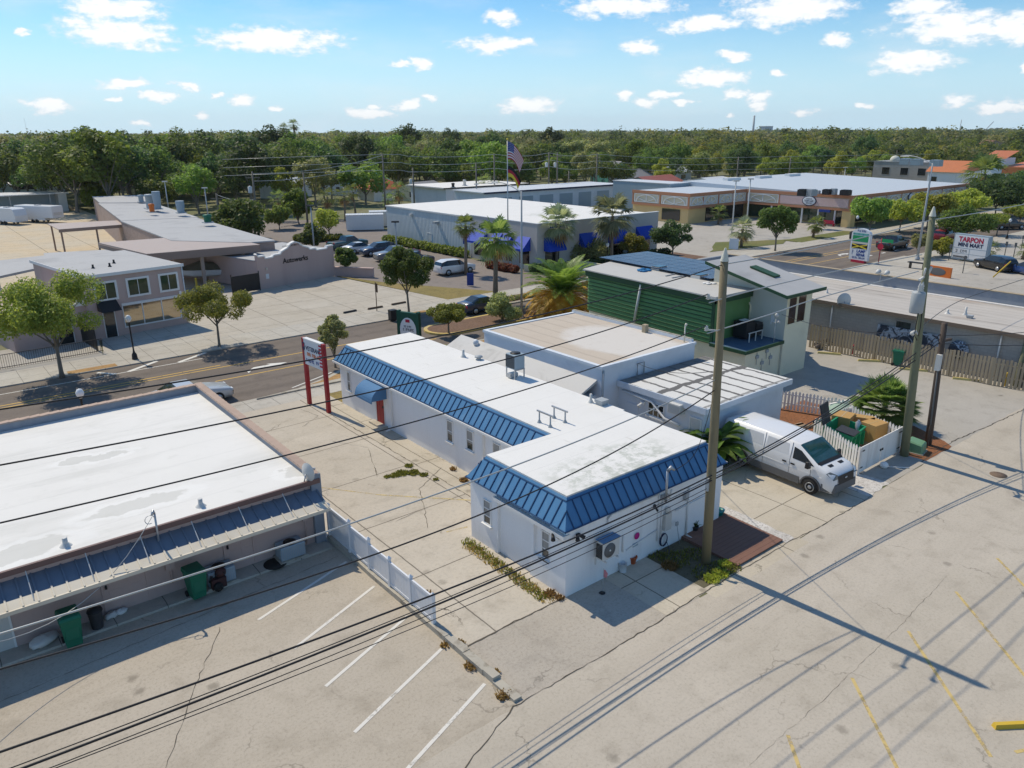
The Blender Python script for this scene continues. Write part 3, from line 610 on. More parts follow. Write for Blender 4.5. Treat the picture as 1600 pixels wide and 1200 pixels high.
crack_strip(mb, [(11.3,16.4),(13.2,16.5),(15.4,16.42)], .04, 5, .0185); crack_strip(mb, [g2(1170,1195), g2(1290,1090), g2(1400,985), g2(1480,900)], .008, 7, .0185)
crack_strip(mb, [(17.5,39.5),(17.55,30),(17.6,22.2)], .05, 9, .0185); crack_strip(mb, [g2(668,825), g2(662,790), g2(655,765), g2(690,730)], .03, 10, .0185); crack_strip(mb, [g2(585,730), g2(590,745), g2(575,700), g2(520,690)], .025, 11, .0185); crack_strip(mb, [g2(473,667), g2(498,650), g2(470,640)], .025, 12, .0185)
crack_strip(mb, [g2(620,815), g2(650,800), g2(668,795)], .02, 13, .0185); crack_strip(mb, [(-10,22.3),(0,22.9),(10.8,23.9)], .02, 14, .0135)
struct('pavement_crack', mb, mat('crack dirt', (.085,.07,.05), var=.3))
# ------------------------------------------------------------------ building helpers
def wb(mb, face, off, a0, a1, z0, z1, t0, t1):
    """box lying on a wall: a0..a1 along it, from t0 to t1 out of it"""
    if face == '-x': mb.box(off-t1, off-t0, a0, a1, z0, z1)
    elif face == '+x': mb.box(off+t0, off+t1, a0, a1, z0, z1)
    elif face == '+y': mb.box(a0, a1, off+t0, off+t1, z0, z1)
    else: mb.box(a0, a1, off-t1, off-t0, z0, z1)
    return mb
def window(par, face, off, a0, a1, z0, z1, glass='glass', frame='trim', fw=.07, nv=0, nh=0, sill=True, label=None, blind=False):
    a0, a1 = min(a0,a1), max(a0,a1)
    mb = MB()
    for q in ((a0-fw,a0,z0-fw,z1+fw),(a1,a1+fw,z0-fw,z1+fw),(a0,a1,z0-fw,z0),(a0,a1,z1,z1+fw)): wb(mb, face, off, *q, -.02, .045)
    for i in range(nv): c = a0+(a1-a0)*(i+1)/(nv+1); wb(mb, face, off, c-.022, c+.022, z0, z1, -.01, .032)
    for i in range(nh): c = z0+(z1-z0)*(i+1)/(nh+1); wb(mb, face, off, a0, a1, c-.02, c+.02, -.01, .030)
    o = mb.build('window', K[frame], par)
    if label: o['label'] = label
    wb(MB(), face, off, a0, a1, z0, z1, -.015, .014).build('pane', K[glass], o)
    if blind: wb(MB(), face, off, a0+.02, a1-.02, z0+(z1-z0)*.35, z1, .014, .018).build('blind', K['blind'], o)
    if sill: wb(MB(), face, off, a0-fw-.06, a1+fw+.06, z0-fw-.07, z0-fw, -.02, .12).build('sill', K[frame], o)
    return o
def door(par, face, off, a0, a1, z0, z1, m, frame='trim', panel=True, label=None):
    a0, a1 = min(a0,a1), max(a0,a1); mb = MB()
    for q in ((a0-.06,a0,z0,z1+.06),(a1,a1+.06,z0,z1+.06),(a0,a1,z1,z1+.06)): wb(mb, face, off, *q, -.02, .04)
    fr = mb.build('door', K[frame], par)
    if label: fr['label'] = label
    mb = wb(MB(), face, off, a0, a1, z0, z1, -.015, .012)
    if panel:
        for c in (0, 1):
            for (e, f_) in ((.08, .46), (.52, .92)):
                wb(mb, face, off, a0+(a1-a0)*(.12+.46*c), a0+(a1-a0)*(.42+.46*c), z0+(z1-z0)*e, z0+(z1-z0)*f_, .012, .02)
    mb.build('leaf', K[m], fr)
    wb(MB(), face, off, a0+.06, a0+.12, z0+.95, z0+1.08, .012, .07).build('handle', K['black'], fr)
    return fr

# ------------------------------------------------------------------ the blue and white office
B = thing('office_building', 'low white office with a blue metal mansard and flat white roof', 'building', (19.5,25,0), world=True)
WX, WY = 15.72, 16.45
mb = MB().box(WX, 24.2, WY, 21.9, 0, 2.66).box(18.95, 23.75, 21.9, 39.5, 0, 2.66)
mb.box(15.6, WX, 20.2, 21.9, 0, 2.64).box(15.6, WX, 18.12, 18.32, 0, 2.64).box(15.6, WX, WY, 17.0, 0, 2.64).box(15.6, WX, 17.0, 18.12, 0, .95).box(15.6, WX, 17.0, 17.25, .95, 2.64)
mb.box(15.6, 24.2, WY-.012, WY, 0, 2.64)
mb.build('wall', K['stucco'], B)
MB().box(15.42, 15.72, WY-.06, 20.25, 2.30, 2.44).build('ledge', K['trim'], B)
EV = 2.62; TP = 3.5; IN = .66
ex0, ex1, ey0, ey1 = 15.45, 24.32, 16.33, 21.98; lx, ly = 18.80, 39.95
def mans(mb, e0, e1, t0, t1, n):
    e0, e1, t0, t1 = map(Vector, (e0, e1, t0, t1)); th = Vector((0,0,-.05))
    mb.m = 0; mb.add([e0,e1,t1,t0], [(0,1,2,3)])
    nrm = (e1-e0).cross(t0-e0).normalized(); L = (e1-e0).length; d = (e1-e0).normalized()
    mb.m = 1
    for i in range(1, n):
        p = e0+(e1-e0)*(i/n); up = (t0-e0)-d*((t0-e0).dot(d))
        a = (p-t0).dot(d); b = (t1-t0).length
        k = 1.
        if a < 0: k = max(0., 1+a/max(1e-6, (t0-e0).dot(d)))
        if a > b: k = max(0., 1-(a-b)/max(1e-6, (e1-t1).dot(d)))
        k = min(k, .86)
        if k > .1: mb.bar(p+nrm*.012, p+up*k+nrm*.012, .032, .04, nrm)
    mb.bar(e0+nrm*.01, e1+nrm*.01, .05, .06, nrm)
    q0, q1 = e0+(t0-e0)*.86, e1+(t1-e1)*.86; mb.bar(q0+nrm*.01, q1+nrm*.01, .035, .05, nrm)
mb = MB()
T = lambda x, y: (x, y, TP)
mans(mb, (ex0,ey1,EV), (ex0,ey0,EV), T(ex0+IN,ey1-.5), T(ex0+IN,ey0+IN), 15)
mans(mb, (ex0,ey0,EV), (ex1,ey0,EV), T(ex0+IN,ey0+IN), T(ex1-IN,ey0+IN), 22)
mans(mb, (ex1,ey0,EV), (ex1,ey1,EV), T(ex1-IN,ey0+IN), T(ex1-IN,ey1-.5), 14)
mans(mb, (lx,ey1,EV), (ex0,ey1,EV), T(lx+IN,ey1-.5), T(ex0+IN,ey1-.5), 8)
mans(mb, (lx,ly,EV), (lx,ey1,EV), T(lx+IN,ly-.5), T(lx+IN,ey1-.5), 44)
mans(mb, (23.9,ly,EV), (lx,ly,EV), T(23.75,ly-.5), T(lx+IN,ly-.5), 12)
mb.m = 0
mb.add([(ex0,ey0,EV-.01),(ex1,ey0,EV-.01),(ex1,ey1,EV-.01),(ex0,ey1,EV-.01)], [(3,2,1,0)])
mb.add([(lx,ey1,EV-.01),(23.9,ey1,EV-.01),(23.9,ly,EV-.01),(lx,ly,EV-.01)], [(3,2,1,0)])
mb.build('mansard', [K['blue'], K['bluedark']], B)
struct_roof = MB()
x0, x1, y0, y1 = ex0+IN-.02, ex1-IN+.02, ey0+IN-.02, ey1-.5
struct_roof.box(x0, x1, y0, y1, TP-.05, TP+.035); struct_roof.box(lx+IN-.02, 23.8, y1, ly-.48, TP-.05, TP+.035)
rf = struct_roof.build('roof', K['roofwhite'], B)
MB().box(lx-.1, lx+.02, ey1+.05, ly, EV-.12, EV-.015).build('gutter', K['trim'], B)
for y in (33.6, 25.45): mb = MB().box(18.83, 18.95, y-.05, y+.05, .25, 2.5); mb.tube([(18.89,y,.3),(18.7,y,.15),(18.5,y,.12)], .05); mb.build('downspout', K['trim'], B)
for y0_, y1_, z0_, z1_ in ((28.35,27.95,1.2,2.2),(26.75,26.3,1.3,2.2),(24.75,24.3,1.3,2.2),(38.55,38.25,1.1,2.15),(36.45,36.05,1.25,2.1)):
    window(B, '-x', 18.95, y0_, y1_, z0_, z1_, nh=1, fw=.05, blind=True)
window(B, '-x', 15.6, 21.0, 20.62, 1.05, 1.98, nh=2, fw=.05, blind=True); window(B, '-x', WX, 17.75, 17.4, 1.02, 2.0, nh=2, fw=.05, blind=True)
door(B, '-x', 18.95, 35.3, 34.45, .12, 2.05, 'red', label='red entrance door under the awning')
MB().box(18.55, 18.95, 34.2, 35.6, .0, .12).build('doorstep', K['pad'], B)
mb = MB(); n = 9
arc = [(18.93-.92*math.sin(math.pi/2*i/n), 1.75+.7*math.cos(math.pi/2*i/n)) for i in range(n+1)]
for i in range(n): mb.add([(arc[i][0],34.1,arc[i][1]),(arc[i+1][0],34.1,arc[i+1][1]),(arc[i+1][0],35.95,arc[i+1][1]),(arc[i][0],35.95,arc[i][1])], [(0,1,2,3)])
for y in (34.1, 35.95): mb.add([(18.93,y,1.72)]+[(a,y,z) for a, z in arc], [tuple(range(n+2))])
mb.box(17.99, 18.03, 34.1, 35.95, 1.63, 1.77); mb.build('awning', K['awnblue'], B, fixn=True)
# fittings on the wall facing the alley
mb = MB()
mb.tube([(17.55,16.40,2.2),(17.55,16.40,2.42),(17.75,16.40,2.5),(20.2,16.40,2.5)], .035); mb.tube([(18.4,16.4,.75),(18.4,16.4,1.45)], .03); mb.tube([(18.6,16.4,.75),(20.3,16.4,1.0)], .02)
mb.tube([(20.30,16.4,.5),(20.30,16.4,2.55)], .025); mb.tube([(20.5,16.4,.5),(20.5,16.4,2.3)], .03); mb.tube([(22.05,16.4,.15),(22.05,16.4,2.2)], .04); mb.tube([(22.05,16.4,.15),(22.1,15.9,.05)], .04)
mb.tube([(21.3,16.4,1.45),(23.6,16.4,1.5)], .02); mb.tube([(20.9,16.4,2.1),(21.0,16.4,2.45)], .025)
mb.build('conduit', K['trim'], B)
mb = MB().tube([(20.42,16.2,2.2),(20.42,16.2,3.45)], .045); mb.tube([(20.42,16.2,3.45),(20.48,16.1,3.62),(20.58,16.02,3.5)], [.06,.085,.05]); mb.box(20.36,20.7,16.25,16.43,2.25,2.4)
mb.build('service_mast', K['steel'], B)
mb = MB().box(20.6, 20.95, 16.28, 16.44, .85, 1.55); mb.lathe([(.001,1.55),(.1,1.6),(.1,1.75),(.08,1.8)], 20.77, 16.34, 12); mb.build('electric_meter', K['lightgrey'], B)
mb = MB(); mb.box(21.75, 21.95, 16.3, 16.44, 1.75, 2.05); mb.build('junction_box', K['grey'], B)
for y, x in ((16.36, 16.05), (16.9, 15.42)):
    mb = MB(); mb.box(x-.04, x+.1, y-.04, y+.04, 2.28, 2.36); mb.tube([(x,y,2.3),(x-.12,y-.14,2.2)], [.05,.08], 10); mb.tube([(x+.08,y,2.3),(x+.2,y-.14,2.2)], [.05,.08], 10); mb.build('floodlight', K['black'], B)
mb = MB(); mb.tube([(20.05,16.38,2.05),(20.0,16.2,1.95)], .04, 8); mb.box(20,20.1,16.36,16.44,2.0,2.12); mb.build('camera', K['black'], B)
# things on the roof of the office
t = thing('roof_condenser', 'grey condenser unit on the white office roof above a steel stand', 'air conditioner', (23.1,28.3,3.53))
mb = MB().box(-.32, .32, -.36, .36, .5, 1.25); mb.build('housing', K['greyblue'], t, bevel=.02)
mb = MB()
for i in range(9): mb.box(-.335, -.322, -.32+.08*i, -.28+.08*i, .55, 1.2)
mb.build('coil_grille', K['black'], t); mb = MB()
for sx in (-.3, .3):
    for sy in (-.33, .33): mb.bar((sx,sy,0), (sx,sy,.5), .05, .05)
mb.bar((-.32,-.35,.48),(.32,-.35,.48),.05,.05); mb.bar((-.32,.35,.48),(.32,.35,.48),.05,.05); mb.box(-.4,.1,-.1,.2,.05,.25); mb.build('stand', K['steel'], t)
MB().lathe([(.001,1.252),(.26,1.252),(.26,1.29),(.001,1.29)], 0, 0, 20).build('fan_grille', K['black'], t)
t = thing('equipment_stand', 'empty steel equipment stand on the white office roof', 'stand', (20.3,22.4,3.53))
for sx in (-.42, .42):
    for sy in (-.35, .35): MB().lathe([(.11,0),(.035,.14),(.03,.5)], sx, sy, 8).build('leg', K['grey'], t)
    MB().bar((sx,-.5,.52),(sx,.5,.52),.06,.06).build('rail', K['steel'], t)
def vent(px, py, z, h, r, label, kind=0):
    p = G(px, py, z); mb = MB()
    if kind == 0: mb.lathe([(r*2.4,0),(r*1.1,h*.35),(r,h*.4),(r,h),(r*.8,h)], 0, 0, 12)
    elif kind == 1: mb.lathe([(r*1.6,0),(r,.06),(r,h*.6),(r*1.9,h*.62),(r*1.7,h*.9),(r*.3,h)], 0, 0, 14)
    else: mb.box(-r*1.5, r*1.5, -r*1.5, r*1.5, 0, h*.5); mb.box(-r*1.8, r*1.8, -r*1.8, r*1.8, h*.5, h)
    return solo('roof_vent', mb, K['grey' if kind else 'lightgrey'], label, 'vent', 'roof vents', loc=p)
vent(724, 558, 3.53, .42, .07, 'small pipe vent near the far right edge of the white office roof'); vent(748, 562, 3.53, .24, .12, 'squat hooded vent near the far right edge of the white office roof', 1)
vent(923, 629, 3.53, .42, .06, 'white pipe vent by the back edge of the white office roof'); vent(940, 632, 3.53, .25, .13, 'square capped vent by the back edge of the white office roof', 2)
vent(103, 853, 2.78, .3, .08, 'left pipe vent on the stained white roof in the foreground'); vent(314, 791, 2.78, .3, .08, 'right pipe vent on the stained white roof in the foreground')

# ------------------------------------------------------------------ the left building
B = thing('shop_building', 'long mauve shop building with a puddle-stained white flat roof', 'building', (0,30,0), world=True)
LX, LY0, LY1 = 10.85, 25.3, 38.85
MB().box(-16, LX, LY0, LY1, 0, 2.6).build('wall', K['mauve'], B)
MB().add([(-16,LY0-.1,2.78),(LX,LY0-.1,2.78),(LX,LY1,2.78),(-16,LY1,2.78),(-16,LY0-.1,2.6),(LX,LY0-.1,2.6),(LX,LY1,2.6),(-16,LY1,2.6)], [(0,1,2,3),(7,6,5,4),(0,4,5,1),(1,5,6,2),(2,6,7,3),(3,7,4,0)]).build('roof', K['pondroof'], B)
mb = MB(); mb.box(-16, LX, LY0-.2, LY0-.1, 2.62, 2.81); mb.build('roof_edge', mat('brown roof edge', (.16,.095,.085), rough=.5, var=.1), B)
mb = MB(); mb.box(-16, LX-.3, LY1-.28, LY1, 2.78, 3.12)
mb.add([(LX-.3,LY0-.05,2.6),(LX,LY0-.05,2.6),(LX,LY1,2.6),(LX-.3,LY1,2.6),(LX-.3,LY0-.05,2.95),(LX,LY0-.05,2.95),(LX,LY1,3.12),(LX-.3,LY1,3.12)], [(0,3,2,1),(4,5,6,7),(0,1,5,4),(1,2,6,5),(2,3,7,6),(3,0,4,7)])
mb.box(LX-.34, LX+.06, LY0-.16, LY0+.3, 0, 2.98)
mb.build('parapet', K['parapet'], B)
mb = MB()
for i in range(34):
    y = LY0-.1+i*.4; z = 2.96+.17*(y-LY0)/(LY1-LY0); mb.hexa([(LX-.33,y,z-.01),(LX+.05,y,z-.01),(LX+.05,y+.405,z-.01),(LX-.33,y+.405,z-.01)],[(LX-.30,y,z+.035),(LX+.03,y,z+.035),(LX+.03,y+.405,z+.075),(LX-.30,y+.405,z+.075)])
for i in range(66): x = LX-i*.4; mb.hexa([(x-.405,LY1-.32,3.115),(x,LY1-.32,3.115),(x,LY1+.04,3.115),(x-.405,LY1+.04,3.115)],[(x-.405,LY1-.29,3.155),(x,LY1-.29,3.18),(x,LY1+.02,3.18),(x-.405,LY1+.02,3.155)])
mb.build('coping', K['coping'], B)
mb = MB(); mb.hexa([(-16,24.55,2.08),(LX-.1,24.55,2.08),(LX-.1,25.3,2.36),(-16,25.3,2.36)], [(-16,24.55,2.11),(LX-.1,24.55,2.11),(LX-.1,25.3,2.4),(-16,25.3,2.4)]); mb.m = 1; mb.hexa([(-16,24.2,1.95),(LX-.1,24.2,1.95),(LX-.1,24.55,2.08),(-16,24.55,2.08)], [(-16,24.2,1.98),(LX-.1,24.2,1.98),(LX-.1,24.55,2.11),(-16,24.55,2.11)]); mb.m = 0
for i in range(66):
    x = LX-.15-i*.41; mb.m = 0; mb.bar((x,24.56,2.125),(x,25.3,2.415),.05,.05); mb.m = 1; mb.bar((x,24.19,1.995),(x,24.56,2.125),.05,.05)
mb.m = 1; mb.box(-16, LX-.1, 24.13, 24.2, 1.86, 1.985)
mb.build('awning', [mat('cream sheet in painted shade', (.16,.19,.235), rough=.5, var=.15, stain=(.24,.24,.25), stain_amt=.5, streak=True), K['cream']], B)  # slate blue puts the roof edge's shade into the upper cream sheet
for i in range(9): x = LX-1.5-i*1.64; MB().bar((x,24.3,2.03),(x,25.2,2.7),.025,.025).build('tie_rod', K['lightgrey'], B)
door(B, '-y', LY0, 7.1, 8.1, .1, 1.9, 'mauve', frame='mauve'); door(B, '-y', LY0, 3.1, 4.4, .1, 1.9, 'mauve', frame='mauve'); door(B, '-y', LY0, -.9, .45, .1, 1.9, 'lightgrey', label='pale grey door at the left end')
mb = MB(); text_mesh(mb, '421', .26, lambda x, y, z: (7.65+x, LY0-.025-z, 1.6+y), .006, .006); mb.build('door_number', K['tblack'], B)
mb = MB(); mb.tube([(10.15,25.22,.2),(10.15,25.22,1.9)], .025); mb.box(10.05,10.25,25.15,25.28,1.2,1.6); mb.build('conduit', K['mauve'], B); mb = MB(); mb.tube([(5.2,25.2,.5),(5.2,25.2,1.6)], .03); mb.box(5.05,5.35,25.18,25.28,1.0,1.4); mb.build('conduit', K['mauve'], B)
slab('back_step', rect(-16, LX, 24.55, 25.3), .09, 'walk')
# things standing on the back step and roof
def wheelie(loc, rz, m, label, h=1.08):
    t = thing('wheeled_bin', label, 'bin', loc, rz, 'wheeled bins')
    mb = MB(); mb.hexa([(-.22,-.25,.06),(.22,-.25,.06),(.22,.22,.06),(-.22,.22,.06)], [(-.29,-.36,h-.1),(.29,-.36,h-.1),(.29,.33,h-.1),(-.29,.33,h-.1)]); mb.box(-.31,.31,-.38,.36,h-.14,h-.08); mb.box(-.2,.2,-.33,-.3,.35,.75)
    mb.build('body', K[m], t, bevel=.015); mb = MB(); mb.hexa([(-.31,-.4,h-.08),(.31,-.4,h-.08),(.31,.36,h-.08),(-.31,.36,h-.08)], [(-.28,-.34,h),(.28,-.34,h),(.28,.36,h+.02),(-.28,.36,h+.02)]); lid = mb.build('lid', K[m], t, bevel=.015)
    mb = MB(); mb.bar((-.26,.42,h-.1),(.26,.42,h-.1),.035,.035); mb.build('handle', K[m], t)
    for sx in (-.25, .25): MB().tube([(sx-.03,.26,.11),(sx+.03,.26,.11)], .11, 14).build('wheel', K['rubber'], t)
    return t
wheelie(G(116, 1006, .09), 0., 'binGreen', 'green wheeled bin by the pale door under the metal awning', 1.15)
wheelie(G(309, 932, .09), .1, 'binGreen', 'green wheeled bin beside the dark clutter under the metal awning', 1.12)
t = thing('trash_can', 'small black trash can against the mauve wall', 'bin', G(153, 980, .09)); MB().lathe([(.17,0),(.22,.6),(.23,.62)], 0, 0, 14).build('body', K['darkplastic'], t); MB().lathe([(.24,.62),(.22,.68),(.05,.74)], 0, 0, 14).build('lid', K['black'], t)
def sack(px, py, s, label, m='lightgrey', seed=0):
    rr = random.Random(seed); mb = MB(); mb.ball((0,0,.14*s), .4*s, .25*s, .16*s, 14, 8)
    mb.v = [(x+rr.uniform(-.03,.03), y+rr.uniform(-.03,.03), max(0, z+rr.uniform(-.03,.03))) for x, y, z in mb.v]
    return solo('sack', mb, K[m], label, 'sack', 'sacks by the mauve wall', loc=G(px, py, .09), rz=.3)
sack(70, 1006, 1.1, 'larger pale sack left of the green bin', 'lightgrey', 1); sack(175, 964, .6, 'small crumpled pale sack next to the black trash can', 'lightgrey', 2); sack(190, 958, .55, 'small white sack nearest the doorstep', 'trim', 3)
def condenser(loc, label, rz=0, w=.75, d=.75, h=.62, m='greyblue', group='ground air conditioners'):
    t = thing('condenser_unit', label, 'air conditioner', loc, rz, group)
    MB().box(-w/2,w/2,-d/2,d/2,.06,h).build('housing', K[m], t, bevel=.02); mb = MB()
    for i in range(int(w/.07)): mb.box(-w/2+.04+i*.07, -w/2+.06+i*.07, -d/2-.012, -d/2, .1, h-.06)
    for i in range(int(d/.07)): mb.box(-w/2-.012, -w/2, -d/2+.04+i*.07, -d/2+.06+i*.07, .1, h-.06)
    mb.build('louvre', K['grey'], t); MB().lathe([(.001,h+.002),(min(w,d)*.4,h+.002),(min(w,d)*.4,h+.03),(.001,h+.03)], 0, 0, 22).build('fan_grille', K['black'], t)
    MB().box(-w/2-.08,w/2+.08,-d/2-.08,d/2+.08,0,.06).build('base', K['kerb'], t); return t
condenser((7.25-.55,24.92,.09), 'green grey condenser left of the numbered mauve door', 0, .95, .6, .6); condenser((9.35,24.92,.09), 'green grey condenser right of the numbered mauve door', 0, .95, .6, .6)
mb = MB()
for i in range(7):
    a = random.Random(i).uniform(0, 6); mb.tube([(-.3+.08*i, 0, .3), (-.3+.08*i+.1*math.cos(a), .15*math.sin(a), .6)], .03, 6)
t = thing('motor_scrap', 'dark heap of machine scrap between the green bin and condenser', 'scrap', G(343, 917, .09)); mb.build('bent_pipe', K['black'], t)
mb = MB(); mb.box(-.28,.22,-.18,.18,.05,.42); mb.ball((.1,0,.55),.2,.16,.18); mb.build('casing', mat('rusty dark metal', (.07,.03,.028), var=.4, scale=5), t); MB().tube([(-.1,-.2,.16),(-.1,-.3,.16)], .16, 14).build('wheel', K['rubber'], t)
solo('door_mat', MB().lathe([(.001,0),(.42,0),(.42,.02),(.001,.02)], 0, 0, 24), K['rubber'], 'half round black mat below the numbered door', 'door mat', loc=G(430, 881, .092))
t = thing('service_mast', 'thin grey wire mast rising over the mauve roof edge', 'mast', (4.95,25.05,0)); MB().tube([(0,0,2.0),(0,-.05,3.35)], .035).build('pole', K['steel'], t)
mb = MB(); mb.tube([(0,-.05,3.35),(-.05,-.12,3.48),(-.12,-.18,3.36)], [.04,.06,.03]); mb.tube([(.05*math.cos(a)*3-.2,-.2,3.25+.15*math.sin(a)) for a in np.linspace(0,5,12)], .012, 5); mb.build('weatherhead', K['steel'], t)
def dish(loc, rz, label, s=.4, mastz=.3):
    t = thing('satellite_dish', label, 'satellite dish', loc, rz, 'satellite dishes'); mb = MB(); n = 18
    vs = [(0,0,0)]; fs = []
    for k in (1, 2, 3):
        for j in range(n): a = 2*math.pi*j/n; r = s*k/3; vs.append((r*math.cos(a), -.35*r*r/s, r*math.sin(a)*1.1))
    fs = [(0,1+j,1+(j+1)%n) for j in range(n)]+[(1+(k-1)*n+j, 1+k*n+j, 1+k*n+(j+1)%n, 1+(k-1)*n+(j+1)%n) for k in (1,2) for j in range(n)]
    mb.smooth = True; mb.add([(x, y*.9-.25*z*0, z+mastz) for x, y, z in vs], fs); mb.smooth = False
    mb.build('reflector', K['lightgrey'], t); mb = MB(); mb.tube([(0,.02,mastz-.05),(0,.12,0)], .025); mb.tube([(0,0,mastz-s*.9),(0,-s*1.2,mastz+.02)], .014); mb.box(-.04,.04,-s*1.3,-s*1.15,mastz-.03,mastz+.06); mb.build('arm', K['steel'], t); return t
dish((10.35,25.15,2.85), 1.9, 'satellite dish at the near corner of the mauve shop roof', .34, .3)
# low wall and vinyl fence between the two lots
mb = MB(); rr = random.Random(4); ys = np.arange(13.6, 25.3, .5)
for a in ys: mb.box(11.02+rr.uniform(-.01,.01), 11.3+rr.uniform(-.012,.012), a, min(a+.497, 25.3), 0, .2+rr.uniform(-.015,.012)-(.1 if a < 14.2 else 0))
solo('kerb_wall', mb, K['kerb'], 'low weathered concrete kerb wall between the two lots', 'low wall')
t = thing('vinyl_fence', 'white vinyl panel fence on the low wall between the lots', 'fence', (11.16,21.5,.2))
PY = [25.3-21.5, 23.6-21.5, 22.1-21.5, 20.65-21.5, 19.25-21.5, 17.9-21.5]; HH = [1.25,1.25,1.15,1.05,1.0,1.0]
for y, h in zip(PY, HH):
    mb = MB().box(-.06,.06,y-.06,y+.06,-.02,h+.06); mb.hexa([(-.085,y-.085,h+.06),(.085,y-.085,h+.06),(.085,y+.085,h+.06),(-.085,y+.085,h+.06)], [(-.01,y-.01,h+.15),(.01,y-.01,h+.15),(.01,y+.01,h+.15),(-.01,y+.01,h+.15)]); mb.build('post', K['vinyl'], t)
for i in range(5):
    y1_, y0_, h = PY[i]-.06, PY[i+1]+.06, HH[i+1]; mb = MB(); mb.box(-.03,.03,y0_,y1_,.04,.14); mb.box(-.03,.03,y0_,y1_,h-.1,h)
    k = int((y1_-y0_)/.17); s = (y1_-y0_)/k
    for j in range(k): mb.box(-.015,.015,y0_+j*s+.004,y0_+(j+1)*s-.004,.14,h-.1)
    mb.build('panel', K['vinyl'], t)
# ------------------------------------------------------------------ white workshop behind the office
B = thing('workshop_building', 'white workshop with a high tan roofed block and lower white wings', 'building', (29,28,0), world=True)
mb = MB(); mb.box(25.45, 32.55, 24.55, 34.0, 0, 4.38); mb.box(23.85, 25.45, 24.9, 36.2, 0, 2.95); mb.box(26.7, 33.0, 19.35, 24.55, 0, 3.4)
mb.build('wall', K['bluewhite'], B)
mb = MB()
mb.box(25.38, 25.62, 24.5, 34.05, 4.36, 4.5); mb.box(25.62, 32.6, 24.5, 24.7, 4.36, 4.5); mb.box(32.42, 32.6, 24.7, 34.05, 4.36, 4.62); mb.box(25.62, 32.42, 33.85, 34.05, 4.36, 4.5)
mb.build('parapet', K['bluewhite'], B)
rt = MB().box(-3.4, 3.4, -4.57, 4.57, -.05, .03).build('roof', K['tanroof'], B)
rt['_w'] = 0
for v in rt.data.vertices: v.co += Vector((29,28,0))
rt.location = (29.02-29, 29.27-28, 4.42); 
for v in rt.data.vertices: v.co = Vector((v.co.x+3.4, v.co.y+4.57, v.co.z))
rt.location = (29.02-29-3.4, 29.27-28-4.57, 4.42); rt['label'] = 'tan gravel roof of the high block'
mb = MB(); mb.add([(23.8,24.85,2.98),(25.45,24.85,3.75),(25.45,36.3,3.75),(23.8,36.3,2.98),(23.8,24.85,2.9),(25.45,24.85,3.6),(25.45,36.3,3.6),(23.8,36.3,2.9)], [(0,1,2,3),(7,6,5,4),(0,4,5,1),(1,5,6,2),(2,6,7,3),(3,7,4,0)])
lw = mb.build('roof', mat('grey white low roof', (.55,.54,.52), var=.06, scale=.6, stain=(.33,.32,.3), stain_amt=.5, stain_scale=.7), B); lw['label'] = 'grey white lean-to roof of the low wing'
rw = MB().box(0, 6.8, 0, 5.25, -.1, .06).build('roof', K['tarroof'], B)
for v in rw.data.vertices: v.co += Vector((29,28,0))
rw.location = (26.55-29, 19.2-28, 3.52); rw['label'] = 'white flat roof crossed by black tar seams'
mb = MB(); mb.box(26.5, 26.56, 19.15, 24.5, 3.3, 3.6); mb.box(26.56, 33.4, 19.12, 19.2, 3.3, 3.57); mb.build('fascia', K['bluewhite'], B)
MB().box(32.4,33.5,19.2,24.4,0.0,.01).build('apron', K['pad'], B)
window(B, '-x', 26.7, 22.55, 21.65, 2.35, 2.95, glass='glassd', nv=2, nh=1, fw=.05)
door(B, '-x', 26.7, 20.05, 19.5, .1, 2.9, 'lightgrey'); MB().box(26.66,26.71,23.2,24.0,1.2,2.6).build('hatch', K['bluewhite'], B)
mb = MB(); mb.tube([(26.58,24.2,3.15),(26.58,22.3,3.05),(26.58,21.5,2.45),(26.58,20.6,2.35)], .06); mb.build('conduit', K['trim'], B)
mb = MB(); mb.tube([(25.5,24.48,1.),(25.5,24.48,4.3)], .04); mb.tube([(27.9,24.45,3.6),(27.9,24.45,4.2),(28.4,24.45,4.2),(28.4,24.45,3.6)], .03); mb.build('conduit', K['grey'], B)
mb = MB(); mb.box(26.55,26.7,22.8,23.0,2.75,2.9); mb.tube([(26.55,22.9,2.8),(26.35,22.9,2.72)], [.06,.1], 10); mb.build('wall_lamp', K['trim'], B)
MB().box(32.44,32.58,24.75,34.0,4.62,4.66).build('coping', K['kerb'], B)
solo('roof_pipe', MB().tube([(0,0,0),(0,0,.95)], .035).tube([(0,0,.95),(.1,0,1.05)], [.05,.07], 8), K['palegreen'], 'pale green pipe at the far right corner of the tan roof', 'pipe', loc=(32.2,25.0,4.4))
solo('roof_chimney', MB().box(-.13,.13,-.13,.13,0,.5), K['fencewood'], 'short brown flue on the back edge of the tan roof', 'flue', loc=(32.2,27.8,4.4))
solo('vent_hood', MB().ball((0,0,.12),.16,.2,.2,16,8).tube([(0,-.2,.0),(0,.2,.0)],.05), K['signwhite'], 'round white hood behind the far corner of the tan block', 'vent', loc=(25.1,34.35,3.6))
t = thing('wall_air_conditioner', 'white box air conditioner set in the shaded white wall', 'air conditioner', (26.7,20.75,2.95)); MB().box(-.42,.02,-.36,.36,0,.5).build('housing', K['lightgrey'], t, bevel=.015); MB().box(-.432,-.42,-.3,.3,.06,.44).build('grille', K['grey'], t)
WK = 1.0638
def rescale(o): o.location = Vector((o.location.x*WK, o.location.y*WK, CAMH-(CAMH-o.location.z)*WK)); o.scale = (WK,)*3
for o in [B, bpy.data.objects['roof_pipe'], bpy.data.objects['roof_chimney'], bpy.data.objects['vent_hood'], bpy.data.objects['wall_air_conditioner']]: rescale(o)
